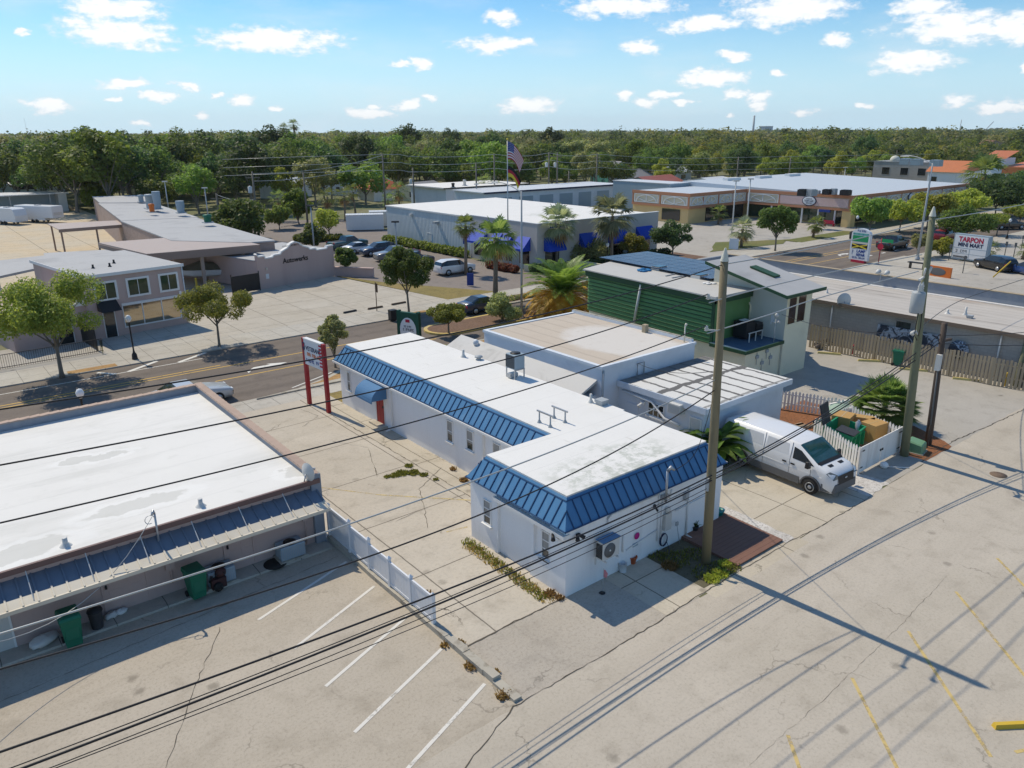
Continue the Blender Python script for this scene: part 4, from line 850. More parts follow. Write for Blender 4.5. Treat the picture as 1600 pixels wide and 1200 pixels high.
# outdoor unit on the alley wall
t = thing('outdoor_unit', 'cream outdoor unit with a round fan on wall brackets', 'air conditioner', (17.32,16.45,1.12))
MB().box(-.42,.42,-.5,-.14,0,.72).build('housing', K['lightgrey'], t, bevel=.02); mb = MB().lathe([(.001,0),(.27,0),(.27,.02),(.001,.02)], 0, 0, 28); mb.v = [(x-.1, -.5-z, y+.36) for x, y, z in mb.v]; mb.build('fan_guard', K['greyplastic'], t)
mb = MB()
for i in range(6): mb.box(-.435,-.42,-.46+.05*i,-.43+.05*i,.08,.64)
mb.build('side_grille', K['black'], t)
mb = MB().lathe([(.001,0),(.035,0),(.035,.012),(.001,.012)], 0, 0, 10); mb.v = [(x-.1, -.525-z, y+.36) for x, y, z in mb.v]; mb.build('hub', K['trim'], t)
MB().box(-.43,.43,-.52,-.12,.72,.74).build('lid', K['blue'], t)
for sx in (-.3, .3): mb = MB(); mb.bar((sx,0,-.03),(sx,-.56,-.03),.05,.05); mb.bar((sx,-.03,-.35),(sx,-.03,0),.05,.04); mb.build('bracket', K['lightgrey'], t)
# small things at the alley wall
def bucket(loc, label, m, r=.15, h=.36, cat='bucket'):
    t = thing('bucket', label, cat, loc); MB().lathe([(r*.85,0),(r,h),(r*1.04,h),(r*.92,h-.02),(r*.8,.03),(.001,.03)], 0, 0, 18).build('body', K[m], t); MB().tube([(r*math.cos(a)*1.02, .02, h-.08+.06*math.sin(a)*-1) for a in np.linspace(0, math.pi, 9)], .008, 5).build('handle', K['steel'], t); return t
bucket(G(973, 893), 'white plastic bucket on the shaded pad by the wall', 'signwhite')
def pot(loc, label, m, r=.16, h=.26, plant=None, seed=0):
    t = thing('plant_pot', label, 'plant pot', loc); MB().lathe([(r*.65,0),(r*.95,h*.85),(r*1.08,h*.86),(r*1.08,h),(r*.9,h),(r*.8,h*.85),(.001,h*.85)], 0, 0, 16).build('pot', K[m], t)
    if plant:
        rr = random.Random(seed); mb = MB()
        for i in range(36):
            a = rr.uniform(0, 6.28); l = rr.uniform(.15,.4); e = rr.uniform(.5,1.4); d = Vector((math.cos(a)*math.cos(e), math.sin(a)*math.cos(e), math.sin(e)))*l; s_ = Vector((-math.sin(a), math.cos(a), 0))*.03
            b = Vector((0,0,h*.85)); mb.add([b-s_*.4, b+d*.5-s_, b+d+Vector((0,0,-.06)), b+d*.5+s_, b+s_*.4], [(0,1,2,3,4)])
        mb.build('foliage', K[plant], t)
    return t
MATPOT = K['terra'] = mat('terracotta pot', (.42,.10,.04), var=.1); K['tealpot'] = mat('teal pot', (.02,.22,.2), rough=.4)
pot(G(988, 880), 'orange terracotta pot beside the white bucket', 'terra', .17, .3)
pot(G(1122, 808), 'teal pot at the corner of the brown ramp', 'tealpot', .22, .34); pot(G(1119, 797)+Vector((.1,.3,.0)), 'red pot with a dark rim at the corner of the office', 'red', .2, .5)
pot(G(1085, 832), 'dark pot with a leafy plant against the alley wall', 'darkplastic', .15, .3, 'l_dark', 3); pot(G(1079, 828)+Vector((-.25,.1,0)), 'small terracotta pot left of the leafy plant', 'terra', .12, .2)
t = thing('garden_flag', 'small pink and white flag on a wire stand by the wall', 'flag', G(942, 925)); MB().tube([(0,0,0),(0,0,.95)], .008, 5).build('pole', K['steel'], t); mb = MB(); mb.add([(0,0,.9),(.12,.02,.82),(.2,-.02,.66),(.16,0,.5),(.06,.02,.55),(0,0,.62)], [(0,1,2,3,4,5)]); mb.build('cloth', mat('faded pink cloth', (.55,.2,.22), var=.5, scale=9), t)
solo('drain_cover', MB().lathe([(.001,0),(.11,0),(.11,.01),(.001,.01)],0,0,16), K['black'], 'small round drain cover in the shaded asphalt', 'drain cover', loc=G(941, 926.5, .014))
mb = MB(); mb.ball((0,-.02,.42),.14,.02,.14); solo('wall_decoration', mb, K['pinkdec'] if 'pinkdec' in K else mat('magenta enamel', (.45,.02,.19), rough=.4), 'round magenta decoration on the alley wall', 'ornament', loc=(19.15,16.42,.72))
mb = MB(); mb.box(-.14,.14,-.02,.0,0,.14); solo('wall_plaque', mb, K['greyblue'], 'small grey plaque under the magenta decoration', 'plaque', loc=(19.1,16.43,.72))
mb = MB()
for k in range(4): mb.tube([(.22*math.cos(a)*(1-.05*k), -.06-.015*k, .45+.26*math.sin(a)) for a in np.linspace(0, 6.28, 20)], .014, 5)
mb.tube([(.2,-.06,.3),(.3,-.1,.05),(.1,-.3,.02)], .014, 5); solo('garden_hose', mb, K['tnavy'], 'coiled dark garden hose hung low on the alley wall', 'hose', loc=(20.65,16.44,.0))
solo('wall_broom', MB().tube([(0,0,0),(-.25,-.0,.95)], .014, 6).box(-.32,-.18,-.03,.03,.9,1.05), K['grey'], 'grey pole leaning by the alley wall', 'pole', loc=(21.5,16.25,0))
t = thing('wood_ramp', 'brown painted wooden ramp beside the utility pole', 'ramp', (23.3,15.3,0)); mb = MB()
for i in range(15): mb.box(-1.46, 1.46, -1.5+i*.195, -1.5+i*.195+.19, .08-.04*(14-i)/14*1.2+.02, .12-.04*(14-i)/14*1.2+.02)
mb.build('decking', K['deckbrown'], t)
for sx in (-1.44, 1.44): MB().box(sx-.03, sx+.03, -1.48, 1.42, .0, .075).build('bearer', K['deckbrown'], t)
# ------------------------------------------------------------------ green sided building with tower
B = thing('green_building', 'dark green clapboard building with solar panels and a beige tower', 'building', (43,33,0), world=True)
mb = MB(); mb.prism([(39.5,25.95),(46.2,25.95),(48.9,31.7),(48.9,42.8),(40.45,40.6)], 0, 2.36); mb.add([(43.35,25.8,0),(46.25,25.8,0),(46.25,31.5,0),(43.35,31.5,0),(43.35,25.8,5.5),(46.25,25.8,5.5),(46.25,31.5,6.75),(43.35,31.5,6.75)], [(3,2,1,0),(4,5,6,7),(0,1,5,4),(1,2,6,5),(2,3,7,6)])
mb.build('wall', K['beige'], B)
MB().add([(43.345,25.8,0),(43.345,31.5,0),(43.345,31.5,6.75),(43.345,25.8,5.5)], [(0,1,2,3)]).build('side_wall', K['palegreen'], B)
mb = MB()
n = 11
for i in range(n):
    z0 = 2.36+i*(3.0/n); z1 = z0+3.0/n
    mb.hexa([(39.42,28.5,z0),(39.5,28.5,z0),(40.42,40.7,z0),(40.34,40.7,z0)], [(39.49,28.5,z1),(39.5,28.5,z1),(40.42,40.7,z1),(40.41,40.7,z1)])
mb.prism([(39.5,28.5),(46.0,28.5),(49.0,31.7),(49.0,42.9),(40.42,40.7)], 2.36, 5.36); mb.m = 1
for i in range(n): z0 = 2.33+i*(3.0/n); mb.hexa([(39.40,28.5,z0),(39.43,28.5,z0),(40.35,40.7,z0),(40.32,40.7,z0)], [(39.40,28.5,z0+.06),(39.43,28.5,z0+.06),(40.35,40.7,z0+.06),(40.32,40.7,z0+.06)])  # dark bars stand in for the shadow line under each board
mb.build('siding', [K['green'], K['greendark']], B)
mb = MB(); mb.box(39.2, 43.3, 28.3, 28.5, 4.95, 5.38); mb.hexa([(39.2,28.3,4.98),(39.42,28.3,4.98),(40.36,40.8,4.98),(40.14,40.8,4.98)],[(39.2,28.3,5.38),(39.42,28.3,5.38),(40.36,40.8,5.38),(40.14,40.8,5.38)]); mb.box(39.40, 39.52, 28.42, 28.62, 2.3, 4.98); mb.build('fascia', K['greendark'], B)
MB().add([(39.1,28.2,5.38),(43.34,28.2,5.38),(43.34,31.6,5.38),(49.6,31.6,5.38),(49.5,43.4,5.38),(40.05,40.95,5.38)], [(0,1,2,3,4,5)]).add([(39.1,28.2,5.46),(43.34,28.2,5.46),(43.34,31.6,5.46),(49.6,31.6,5.46),(49.5,43.4,5.46),(40.05,40.95,5.46)], [(0,1,2,3,4,5)]).add([(39.1,28.2,5.38),(40.05,40.95,5.38),(40.05,40.95,5.46),(39.1,28.2,5.46)], [(3,2,1,0)]).add([(39.1,28.2,5.38),(43.34,28.2,5.38),(43.34,28.2,5.46),(39.1,28.2,5.46)], [(0,1,2,3)]).build('roof', mat('pale grey roof coating', (.49,.475,.445), var=.06, scale=.5, stain=(.42,.40,.37), stain_amt=.4), B)
mb = MB(); mb.add([(42.4,25.3,5.42),(46.9,25.3,5.42),(46.9,31.6,6.8),(42.4,31.6,6.8),(42.4,25.3,5.55),(46.9,25.3,5.55),(46.9,31.6,6.93),(42.4,31.6,6.93)], [(0,3,2,1),(4,5,6,7),(0,1,5,4),(1,2,6,5),(2,3,7,6),(3,0,4,7)])
tr_ = mb.build('roof', K['greyroof'], B); tr_['label'] = 'sloping grey roof of the tower'
mb = MB(); mb.box(42.35,46.95,25.24,25.3,5.36,5.57); mb.hexa([(42.34,25.3,5.38),(42.4,25.3,5.38),(42.4,31.6,6.76),(42.34,31.6,6.76)],[(42.34,25.3,5.57),(42.4,25.3,5.57),(42.4,31.6,6.95),(42.34,31.6,6.95)]); mb.build('fascia', K['greendark'], B)
mb = MB(); mb.hexa([(44.6,27.7,6.10),(45.3,27.7,6.10),(45.3,29.6,6.52),(44.6,29.6,6.52)],[(44.6,27.7,6.2),(45.3,27.7,6.2),(45.3,29.6,6.62),(44.6,29.6,6.62)]); mb.build('skylight', K['greendark'], B)
window(B, '-y', 25.8, 43.55, 44.4, 3.45, 5.15, glass='glasswarm', frame='beige', nh=0, sill=False); window(B, '-y', 25.8, 44.6, 45.5, 3.45, 5.15, glass='glasswarm', frame='beige', sill=False)
mb = MB(); mb.box(39.2, 43.345, 25.75, 28.5, 2.36, 2.45); mb.build('deck', K['deckblue'], B)
mb = MB(); mb.box(39.12, 43.3, 25.68, 25.76, 2.26, 2.47); mb.box(39.12,39.2,25.76,28.4,2.26,2.47); mb.build('deck_edge', K['greendark'], B)
mb = MB()
for x in (41.2,41.9,42.6): mb.bar((x,26.9,2.45),(x,26.9,3.05),.05,.05)
mb.bar((41.1,26.9,3.05),(42.7,26.9,3.05),.05,.05); mb.build('deck_rail', K['lightgrey'], B)
mb = MB(); mb.tube([(39.78,35.4,2.4),(39.75,34.9,5.2)], .09, 8); mb.build('downspout', K['lightgrey'], B)
mb = MB(); mb.tube([(43.27,29.0,5.3),(43.27,28.4,4.3),(43.27,28.4,2.6)], .06); mb.build('downspout', K['beige'], B)
for x, z in ((40.6,1.9),(41.2,1.4),(41.65,2.1),(42.1,1.6)): mb = MB().box(x,x+.3,25.87,25.95,z-.2,z); mb.tube([(x+.1,25.9,z-.6),(x+.1,25.9,z+.2)], .02, 6); mb.build('electric_meter', K['grey'], B)
t = thing('condenser_unit', 'large dark condenser on the blue deck beside the green wall', 'air conditioner', (41.9,27.8,2.45)); MB().box(-.5,.5,-.5,.5,.1,1.15).build('housing', K['black'], t, bevel=.03); MB().lathe([(.001,1.16),(.4,1.16),(.4,1.2),(.001,1.2)],0,0,20).build('fan_grille', K['darkplastic'], t); MB().box(-.3,.35,-.1,.25,1.2,1.215).build('lid_label', K['trim'], t)
t = thing('condenser_unit', 'smaller dark condenser near the tower on the blue deck', 'air conditioner', (42.9,27.6,2.45)); MB().box(-.32,.32,-.3,.3,.15,.95).build('housing', K['darkplastic'], t, bevel=.02); mb = MB().box(-.33,.33,-.31,-.3,.3,.8); mb.build('grille', K['black'], t)
t = thing('roof_antenna', 'white antenna with small dishes on a mast at the deck edge', 'antenna', (42.5,25.95,2.45)); MB().tube([(0,0,0),(0,0,1.5)], .03).build('mast', K['grey'], t)
mb = MB(); mb.ball((.05,0,1.75),.12,.12,.15); 
for a in (0,1.6,3.1,4.7): mb.tube([(.1*math.cos(a),.1*math.sin(a),1.3),(.26*math.cos(a),.26*math.sin(a),1.38)], [.02,.1], 10)
mb.build('head', K['lightgrey'], t); MB().add([(-.1,0,1.5),(-.5,.05,2.0),(-.45,.1,1.2)], [(0,1,2)]).add([(-.1,.01,1.5),(-.45,.11,1.2),(-.5,.06,2.0)], [(0,1,2)]).build('fin', K['greyblue'], t)
t = thing('solar_array', 'blue black solar panels laid over the green building roof', 'solar panels', (46.3,37.3,5.62), R(-4.5))
for i in range(5):
    for j in range(10): x = -2.7+i*1.08; y = -5.9+j*1.17; MB().box(x, x+1.045, y, y+1.135, 0, .04).build('panel', K['solar'], t)
for i in range(5): MB().box(-2.2+i*1.08, -2.14+i*1.08, -5.8, 5.7, -.13, -.002).build('mounting_rail', K['black'], t)
def skylight(loc, label):
    t = thing('roof_skylight', label, 'skylight', loc, 0, 'skylights on the green building'); MB().box(-.5,.5,-.4,.4,0,.22).build('kerb', K['lightgrey'], t); MB().box(-.45,.45,-.35,.35,.22,.27).build('dome', K['glassd'], t)
skylight(G(1030, 421, 5.46), 'box skylight near the downspout on the green building roof'); skylight(G(1093, 434, 5.46), 'box skylight near the front corner of the green building roof')
mb = MB(); rr = random.Random(3)
for i in range(9): mb.ball((rr.uniform(-.7,.7), rr.uniform(-.4,.4), .06), rr.uniform(.15,.3), rr.uniform(.1,.2), .08, 8, 5)
solo('tarp', mb, mat('crumpled blue tarp', (.03,.18,.38), var=.4, scale=6), 'crumpled blue tarp on the edge of the green building roof', 'tarp', loc=G(1005, 423, 5.46))
mb = MB()
for i in range(5): mb.ball((rr.uniform(-.5,.5), rr.uniform(-.3,.3), .04), rr.uniform(.2,.35), rr.uniform(.12,.2), .05, 8, 5)
solo('plastic_sheet', mb, K['trim'], 'white plastic sheet beside the front skylight', 'plastic sheet', loc=G(1106, 444, 5.46))
vent(1155, 440, 5.46, .35, .07, 'small dark vent pipe at the tower side of the green roof'); vent(1112, 415, 5.46, .25, .16, 'white dome vent behind the solar panels', 1)
for k, (a, b) in enumerate((((1040,431),(1072,424)),((1050,434),(1071,430)))):
    p, q = G(*a, 5.5), G(*b, 5.5); solo('loose_batten', MB().bar(p, q, .08, .05), K['grey'], ('thin grey batten lying between the two roof skylights', 'grey plank nearest the roof edge between the skylights')[k], 'plank')
# ------------------------------------------------------------------ long grey roofed building
B = thing('warehouse_building', 'long low building with a streaked grey roof and membrane parapet', 'building', (56,26,0), world=True)
GX0, GX1, GY0, GY1 = 53.2, 61.6, 2., 43.2
MB().box(GX0, GX1, GY0, GY1, 0, 3.1).build('wall', K['block'], B)
rg = MB().box(0, GX1-GX0+.35, 0, GY1-GY0, -.15, .04).build('roof', K['streakroof'], B)
for v in rg.data.vertices: v.co += Vector((56,26,0))
rg.location = (GX0-.35-56, GY0-26, 3.22)
mb = MB(); mb.box(GX1, GX1+.3, GY0, GY1+.3, 0, 4.1); mb.box(48.5, GX1, GY1, GY1+.3, 3.26, 4.1); mb.build('parapet', K['parapet'], B)
mb = MB(); mb.box(GX1-.35, GX1-.02, GY0, GY1, 3.262, 3.30); mb.build('flashing', K['trim'], B)
mb = MB(); mb.box(GX1-.06, GX1+.36, GY0, GY1+.36, 4.1, 4.14); mb.build('coping', K['fencewood'], B)
mb = MB(); mb.box(GX0-.4, GX0-.34, GY0, GY1, 3.05, 3.3); mb.build('fascia', mat('brown fascia', (.19,.14,.1), var=.15), B)
window(B, '-x', GX0, 23.2, 22.2, 2.0, 2.7, glass='glassd', frame='block', sill=False)
for k, (y0_, y1_) in enumerate(((12.2,11.2),(14.6,14.0))): window(B, '-x', GX0, y0_, y1_, 1.2, 2.2, glass='glassd', frame='block', sill=False)
mb = MB(); mb.hexa([(52.1,11.7,2.1),(GX0,11.7,2.35),(GX0,14.0,2.35),(52.1,14.0,2.1)],[(52.1,11.7,2.16),(GX0,11.7,2.45),(GX0,14.0,2.45),(52.1,14.0,2.16)]); mb.build('door_canopy', K['trim'], B)
for y in (27.9, 16.6): MB().tube([(53.05,y,0),(53.05,y,3.2)], .06).build('downspout', K['lightgrey'], B)
t = thing('mural_panel', 'black and white painted panel mounted on the grey block wall', 'mural', (53.15,22.5,0)); 
def mural():
    m, tt, b = newmat('mural paint'); co = tt.node('ShaderNodeTexCoord').outputs['Object']; nz = tt.noise(co, 1.6, 5, .65, 1.2)
    tt.put(b.inputs['Base Color'], tt.mix(tt.sst(nz, .46, .54), (.03,.04,.06), (.42,.46,.52))); return m
MUR = mural(); MB().box(-.08,.0,-2.4,1.9,1.2,2.25).build('panel', MUR, t); mb = MB().lathe([(.001,0),(.62,0),(.62,.06),(.001,.06)],0,0,24); mb.v = [(-.1-z, x-3.6, y+1.55) for x, y, z in mb.v]; mb.build('roundel', MUR, t)
dish((53.0,27.0,3.1), 2.4, 'satellite dish at the left end of the grey block wall', .5, .4)
vent(1480, 490, 3.26, .3, .08, 'small vent pipe on the streaked grey roof'); vent(1508, 492, 3.26, .55, .07, 'tall hooded pipe on the streaked grey roof'); vent(1292, 458, 3.26, .35, .06, 'thin pipe near the left edge of the streaked roof'); vent(1515, 497, 3.26, .2, .1, 'low capped vent by the tall hooded pipe', 2)
t = thing('parapet_floodlight', 'grey floodlights mounted on the membrane parapet', 'floodlight', (61.4,28.6,4.1)); mb = MB(); mb.tube([(0,0,-.5),(0,0,.2)], .03); mb.bar((-.05,-.4,.2),(-.05,.4,.2),.05,.05); mb.build('bracket', K['steel'], t)
for sy in (-.35, .35): MB().tube([(-.05,sy,.2),(.35,sy,.32)], [.1,.2], 12).build('lamp_head', K['lightgrey'], t)
# ------------------------------------------------------------------ fences and bin enclosure
def board_fence(name, label, cat, p0, p1, h, m, bw=.13, gap=.03, seed=0, pickets=False, posts=2.4, rails=(.35,.8), front=1, gaps=()):
    p0, p1 = Vector((*p0,0)), Vector((*p1,0)); L = (p1-p0).length; ang = math.atan2(p1.y-p0.y, p1.x-p0.x); t = thing(name, label, cat, p0, ang); rr = random.Random(seed)
    mb = MB(); x = 0; 
    while x < L-.02:
        hh = h+rr.uniform(-.05,.04); w_ = bw*rr.uniform(.92,1.06); tl = rr.uniform(-.012,.012)
        if not any(a < x < b for a, b in gaps):
            y0_ = -.01+rr.uniform(-.006,.006)
            if pickets:
                mb.add([(x,y0_,.06),(x+w_,y0_,.06),(x+w_+tl,y0_,hh-.1),(x+w_/2+tl,y0_,hh),(x+tl,y0_,hh-.1),(x,y0_+.02,.06),(x+w_,y0_+.02,.06),(x+w_+tl,y0_+.02,hh-.1),(x+w_/2+tl,y0_+.02,hh),(x+tl,y0_+.02,hh-.1)],
                   [(4,3,2,1,0)[::-1],(5,6,7,8,9)[::-1],(0,5,6,1),(1,6,7,2),(2,7,8,3),(3,8,9,4),(4,9,5,0)])
            else: mb.hexa([(x,y0_,.04),(x+w_,y0_,.04),(x+w_,y0_+.02,.04),(x,y0_+.02,.04)], [(x+tl,y0_,hh),(x+w_+tl,y0_,hh),(x+w_+tl,y0_+.02,hh),(x+tl,y0_+.02,hh)])
        x += bw+gap
    mb.build('boards', K[m], t, fixn=True); s = -1 if front > 0 else 1
    for z in rails: MB().box(0, L, *( (.012,.06) if front > 0 else (-.06,-.012)), h*z-.04, h*z+.04).build('rail', K[m], t)
    n = max(1, int(L/posts))
    for i in range(n+1): xx = L*i/n; MB().box(xx-.05, xx+.05, *((.06,.15) if front > 0 else (-.15,-.06)), 0, h*.96).build('post', K[m], t)
    return t
board_fence('board_fence', 'weathered brown board fence along the side parking', 'fence', (51.3,28.4), (51.9,16.4), 1.8, 'fencewood', .15, .07, 1, front=1); board_fence('board_fence', 'weathered brown board fence section at the right edge behind the poles', 'fence', (51.9,16.4), (53.2,9.0), 1.75, 'fencewood', .15, .07, 2, front=1)
for k, (px, py, h) in enumerate(((1492,580,1.95),(1417,566,1.9))):
    pass
board_fence('picket_fence', 'peeling white picket fence behind the flower bed', 'fence', (37.55,23.2), (39.25,19.0), 1.2, 'picket', .12, .07, 3, True)
A0, A1, A2, A3 = (34.6,18.35), (32.75,15.0), (36.55,15.0), (37.5,18.2)
board_fence('picket_fence', 'white picket fence of the bin enclosure beside the van', 'fence', A0, (32.75,15.05), 1.45, 'picket', .15, .07, 4, True)
board_fence('picket_fence', 'white picket fence at the back of the bin enclosure', 'fence', (37.9,18.3), (34.7,18.4), 1.3, 'picket', .13, .05, 5, True)
board_fence('picket_fence', 'white picket fence right of the bin enclosure behind the pole', 'fence', (36.9,15.1), (37.9,18.2), 1.4, 'picket', .13, .06, 6, True, front=-1)
t = thing('enclosure_gate', 'pair of plain white board gates closing the bin enclosure', 'gate', (32.8,14.98,0)); 
for k, (x0, x1) in enumerate(((.02,2.0),(2.06,4.0))):
    g_ = MB().box(x0, x1, -.02, .02, .12, 1.42).build('gate_leaf', K['picket'], t)
    mb = MB(); 
    for z in (.35, 1.2): mb.box((x0 if k == 0 else x1-.3), (x0+.3 if k == 0 else x1), -.035, -.02, z-.03, z+.03)
    mb.build('hinge', K['black'], g_); MB().box((x1-.12 if k == 0 else x0+.02), (x1 if k == 0 else x0+.12), -.05, -.02, .72, .82).build('latch', K['black'], g_)
solo('warning_sign', MB().box(-.17,.17,-.012,0,0,.26), K['tnavy'], 'small dark blue sign on the picket fence beside the van', 'sign', loc=(33.55,16.55,1.0), rz=math.atan2(A0[1]-A1[1], A0[0]-A1[0]))
bpy.data.objects['warning_sign'].location = Vector((33.62,16.5,1.0)); bpy.data.objects['warning_sign'].rotation_euler = (0,0,math.atan2(15.05-18.35, 32.75-34.6)+math.pi*0)
t = thing('dumpster', 'bright green dumpster with a raised black lid inside the enclosure', 'dumpster', (35.15,17.05,0), R(8))
mb = MB(); mb.hexa([(-.85,-.55,.15),(.85,-.55,.15),(.85,.6,.15),(-.85,.6,.15)], [(-.95,-.75,1.15),(.95,-.75,1.15),(.95,.7,1.35),(-.95,.7,1.35)])
mb.f = [f for f in mb.f if f != (4,5,6,7)]; mb.mi = mb.mi[:len(mb.f)]; mb.sm = mb.sm[:len(mb.f)]
mb.add([(-.8,-.5,.22),(.8,-.5,.22),(.8,.55,.22),(-.8,.55,.22),(-.87,-.67,1.15),(.87,-.67,1.15),(.87,.62,1.35),(-.87,.62,1.35)], [(0,1,2,3),(0,4,5,1),(1,5,6,2),(2,6,7,3),(3,7,4,0)])
mb.add([(-.95,-.75,1.15),(.95,-.75,1.15),(.87,-.67,1.15),(-.87,-.67,1.15)], [(0,1,2,3)]); mb.add([(.95,-.75,1.15),(.95,.7,1.35),(.87,.62,1.35),(.87,-.67,1.15)], [(0,1,2,3)]); mb.add([(.95,.7,1.35),(-.95,.7,1.35),(-.87,.62,1.35),(.87,.62,1.35)], [(0,1,2,3)]); mb.add([(-.95,.7,1.35),(-.95,-.75,1.15),(-.87,-.67,1.15),(-.87,.62,1.35)], [(0,1,2,3)])
for x in (-.6,0,.6): mb.box(x-.05,x+.05,-.82,-.68,.3,1.0)
mb.build('body', K['dumpGreen'], t)
l1 = MB().hexa([(-.94,.7,1.36),(-.02,.7,1.36),(-.02,.95,2.35),(-.94,.95,2.35)], [(-.94,.76,1.36),(-.02,.76,1.36),(-.02,1.01,2.35),(-.94,1.01,2.35)]).build('lid', K['darkplastic'], t); l1['label'] = 'black lid standing open'
MB().hexa([(-.95,-.8,1.17),(-.1,-.8,1.17),(-.1,.1,1.29),(-.95,.1,1.29)], [(-.95,-.8,1.21),(-.1,-.8,1.21),(-.1,.1,1.33),(-.95,.1,1.33)]).build('lid', K['darkplastic'], t)
def carton(loc, rz, d, label):
    t = thing('cardboard_box', label, 'cardboard box', loc, rz, 'cardboard boxes'); a, b, c = d; MB().box(-a/2,a/2,-b/2,b/2,0,c).build('carton', K['card'], t, bevel=.015); MB().box(-a/2-.004,a/2+.004,-.03,.03,c-.12,c+.004).build('tape', mat('packing tape', (.5,.34,.15), rough=.3) if 'tape' not in K else K['tape'], t)
carton((36.35,17.75,.55), R(12), (1.0,.9,.85), 'tan cardboard box standing behind the dumpster'); carton((36.75,16.3,.35), R(-8), (1.05,.85,.95), 'tan cardboard box nearest the white gates'); carton((37.1,17.0,.0), R(20), (.5,1.0,1.3), 'flat brown cardboard carton between the two big boxes')
for k, (x, y, z) in enumerate(((36.35,17.75,.275),(36.75,16.3,.175))): solo('crate', MB().box(-.45,.45,-.4,.4,-z,z), K['fencewood'], ('wooden crate under the back cardboard box', 'wooden crate under the box near the gates')[k], 'crate', loc=(x,y,z-.002))
solo('metal_canister', MB().lathe([(.12,0),(.15,.05),(.15,1.25),(.06,1.33),(.06,1.38)],0,0,14), K['steel'], 'small steel canister between dumpster and boxes', 'canister', loc=(36.15,16.85,0))
solo('gate_weight', MB().ball((0,0,.13),.2,.2,.17), K['trim'], 'round white weight on the slab at the gates', 'weight', loc=(34.55,14.6,.02)); solo('gate_pole', MB().tube([(34.7,14.5,.05),(35.4,13.8,.05)], .025, 6), K['trim'], 'thin white pole lying on the dark slab', 'pole')
t = thing('transformer_box', 'green padmount utility box between the two utility poles', 'utility box', (37.75,14.55,0), R(10)); mb = MB(); mb.hexa([(-.42,-.4,0),(.42,-.4,0),(.42,.4,0),(-.42,.4,0)], [(-.4,-.36,.5),(.4,-.36,.5),(.4,.38,.62),(-.4,.38,.62)]); mb.build('cabinet', mat('pale green enamel', (.16,.30,.17), rough=.45, var=.1), t, bevel=.06); MB().box(-.46,.46,-.44,.44,-.02,.05).build('base', K['kerb'], t)
mb = MB(); mb.hexa([(38.4,19.6,0),(39.9,19.3,0),(39.95,19.4,0),(38.45,19.7,0)],[(38.4,19.6,.95),(39.9,19.3,.95),(39.95,19.4,.95),(38.45,19.7,.95)]); solo('board_screen', mb, K['picket'], 'plain white board screen behind the dumpster', 'screen')
t = thing('garden_umbrella', 'faded green folded garden shade behind the boxes', 'shade', (38.5,18.9,0)); MB().tube([(0,0,0),(0,0,1.1)], .025).build('pole', K['steel'], t); MB().lathe([(.95,.75),(.6,.95),(.02,1.15)],0,0,10).build('canopy', mat('faded green cloth', (.30,.40,.32), var=.12), t)
rr = random.Random(21); k = 0
for (x0, y0, n, w_) in ((33.9,21.5,6,'row'),(35.5,20.6,6,'row')):
    for i in range(n):
        x = x0+i*.85; y = y0-i*.42
        solo('paving_block', MB().box(-.28,.28,-.13,.13,0,.1), K['pad'] if 0 else mat('tan block', (.42,.30,.2), var=.2) if k == 0 else bpy.data.materials['tan block'], 'loose tan paving block in the red mulch bed behind the van', 'paving block', 'loose paving blocks in the mulch bed', loc=(x+rr.uniform(-.1,.1), y+rr.uniform(-.1,.1), .02), rz=rr.uniform(-.6,.6)); k += 1
solo('log_edge', MB().tube([(33.4,21.2,.1),(38.4,18.7,.1)], .1, 8), K['fencewood'], 'low timber edge along the mulch bed', 'timber edge')
wheelie(G(1402, 571), .2, 'binGreen', 'green wheeled bin standing against the brown board fence', 1.1)
def wstop(p, q, label, m='stopyellow', group='parking stops', h=.13):
    p, q = Vector(p), Vector(q); L = (q-p).length; mb = MB(); mb.hexa([(-L/2,-.09,0),(L/2,-.09,0),(L/2,.09,0),(-L/2,.09,0)], [(-L/2+.03,-.06,h),(L/2-.03,-.06,h),(L/2-.03,.06,h),(-L/2+.03,.06,h)])
    return solo('parking_stop', mb, K[m], label, 'parking stop', group, loc=(p+q)/2+Vector((0,0,.008)), rz=math.atan2(q.y-p.y, q.x-p.x))
for a, b, l in (((1277,552),(1314,555),'yellow parking stop nearest the beige tower'),((1340,564),(1382,566),'yellow parking stop left of the green bin by the fence'),((1405,577),(1450,581),'yellow parking stop right of the green bin by the fence'),((1488,592),(1535,597),'yellow parking stop at the right end of the board fence')): wstop(G(*a), G(*b), l)
wstop((20.4,4.7,0), (22.2,3.4,0), 'bright yellow parking stop at the lower right corner of the alley', 'yellow'); 
solo('bollard', MB().lathe([(.1,0),(.1,.8),(.07,.87),(.001,.9)],0,0,14), K['yellow'], 'short yellow bollard at the right end of the board fence', 'bollard', loc=G(1570, 603))
solo('fire_hydrant', MB().lathe([(.13,0),(.1,.06),(.1,.5),(.14,.52),(.1,.62),(.03,.7)],0,0,12).tube([(-.18,0,.4),(.18,0,.4)],.05,8), K['tred'], 'small rusty hydrant in front of the brown board fence', 'hydrant', loc=G(1332, 553))
mb = MB()
for i in range(12): mb.ball((rr.uniform(-1.2,1.2), rr.uniform(-.3,.3), rr.uniform(.05,.35)), rr.uniform(.12,.3), rr.uniform(.1,.25), rr.uniform(.08,.2), 8, 5)
solo('junk_pile', mb, mat('mixed junk', (.12,.10,.085), var=.8, scale=5), 'pile of junk at the foot of the fence by the tower', 'junk', kind='stuff', loc=G(1285, 541))
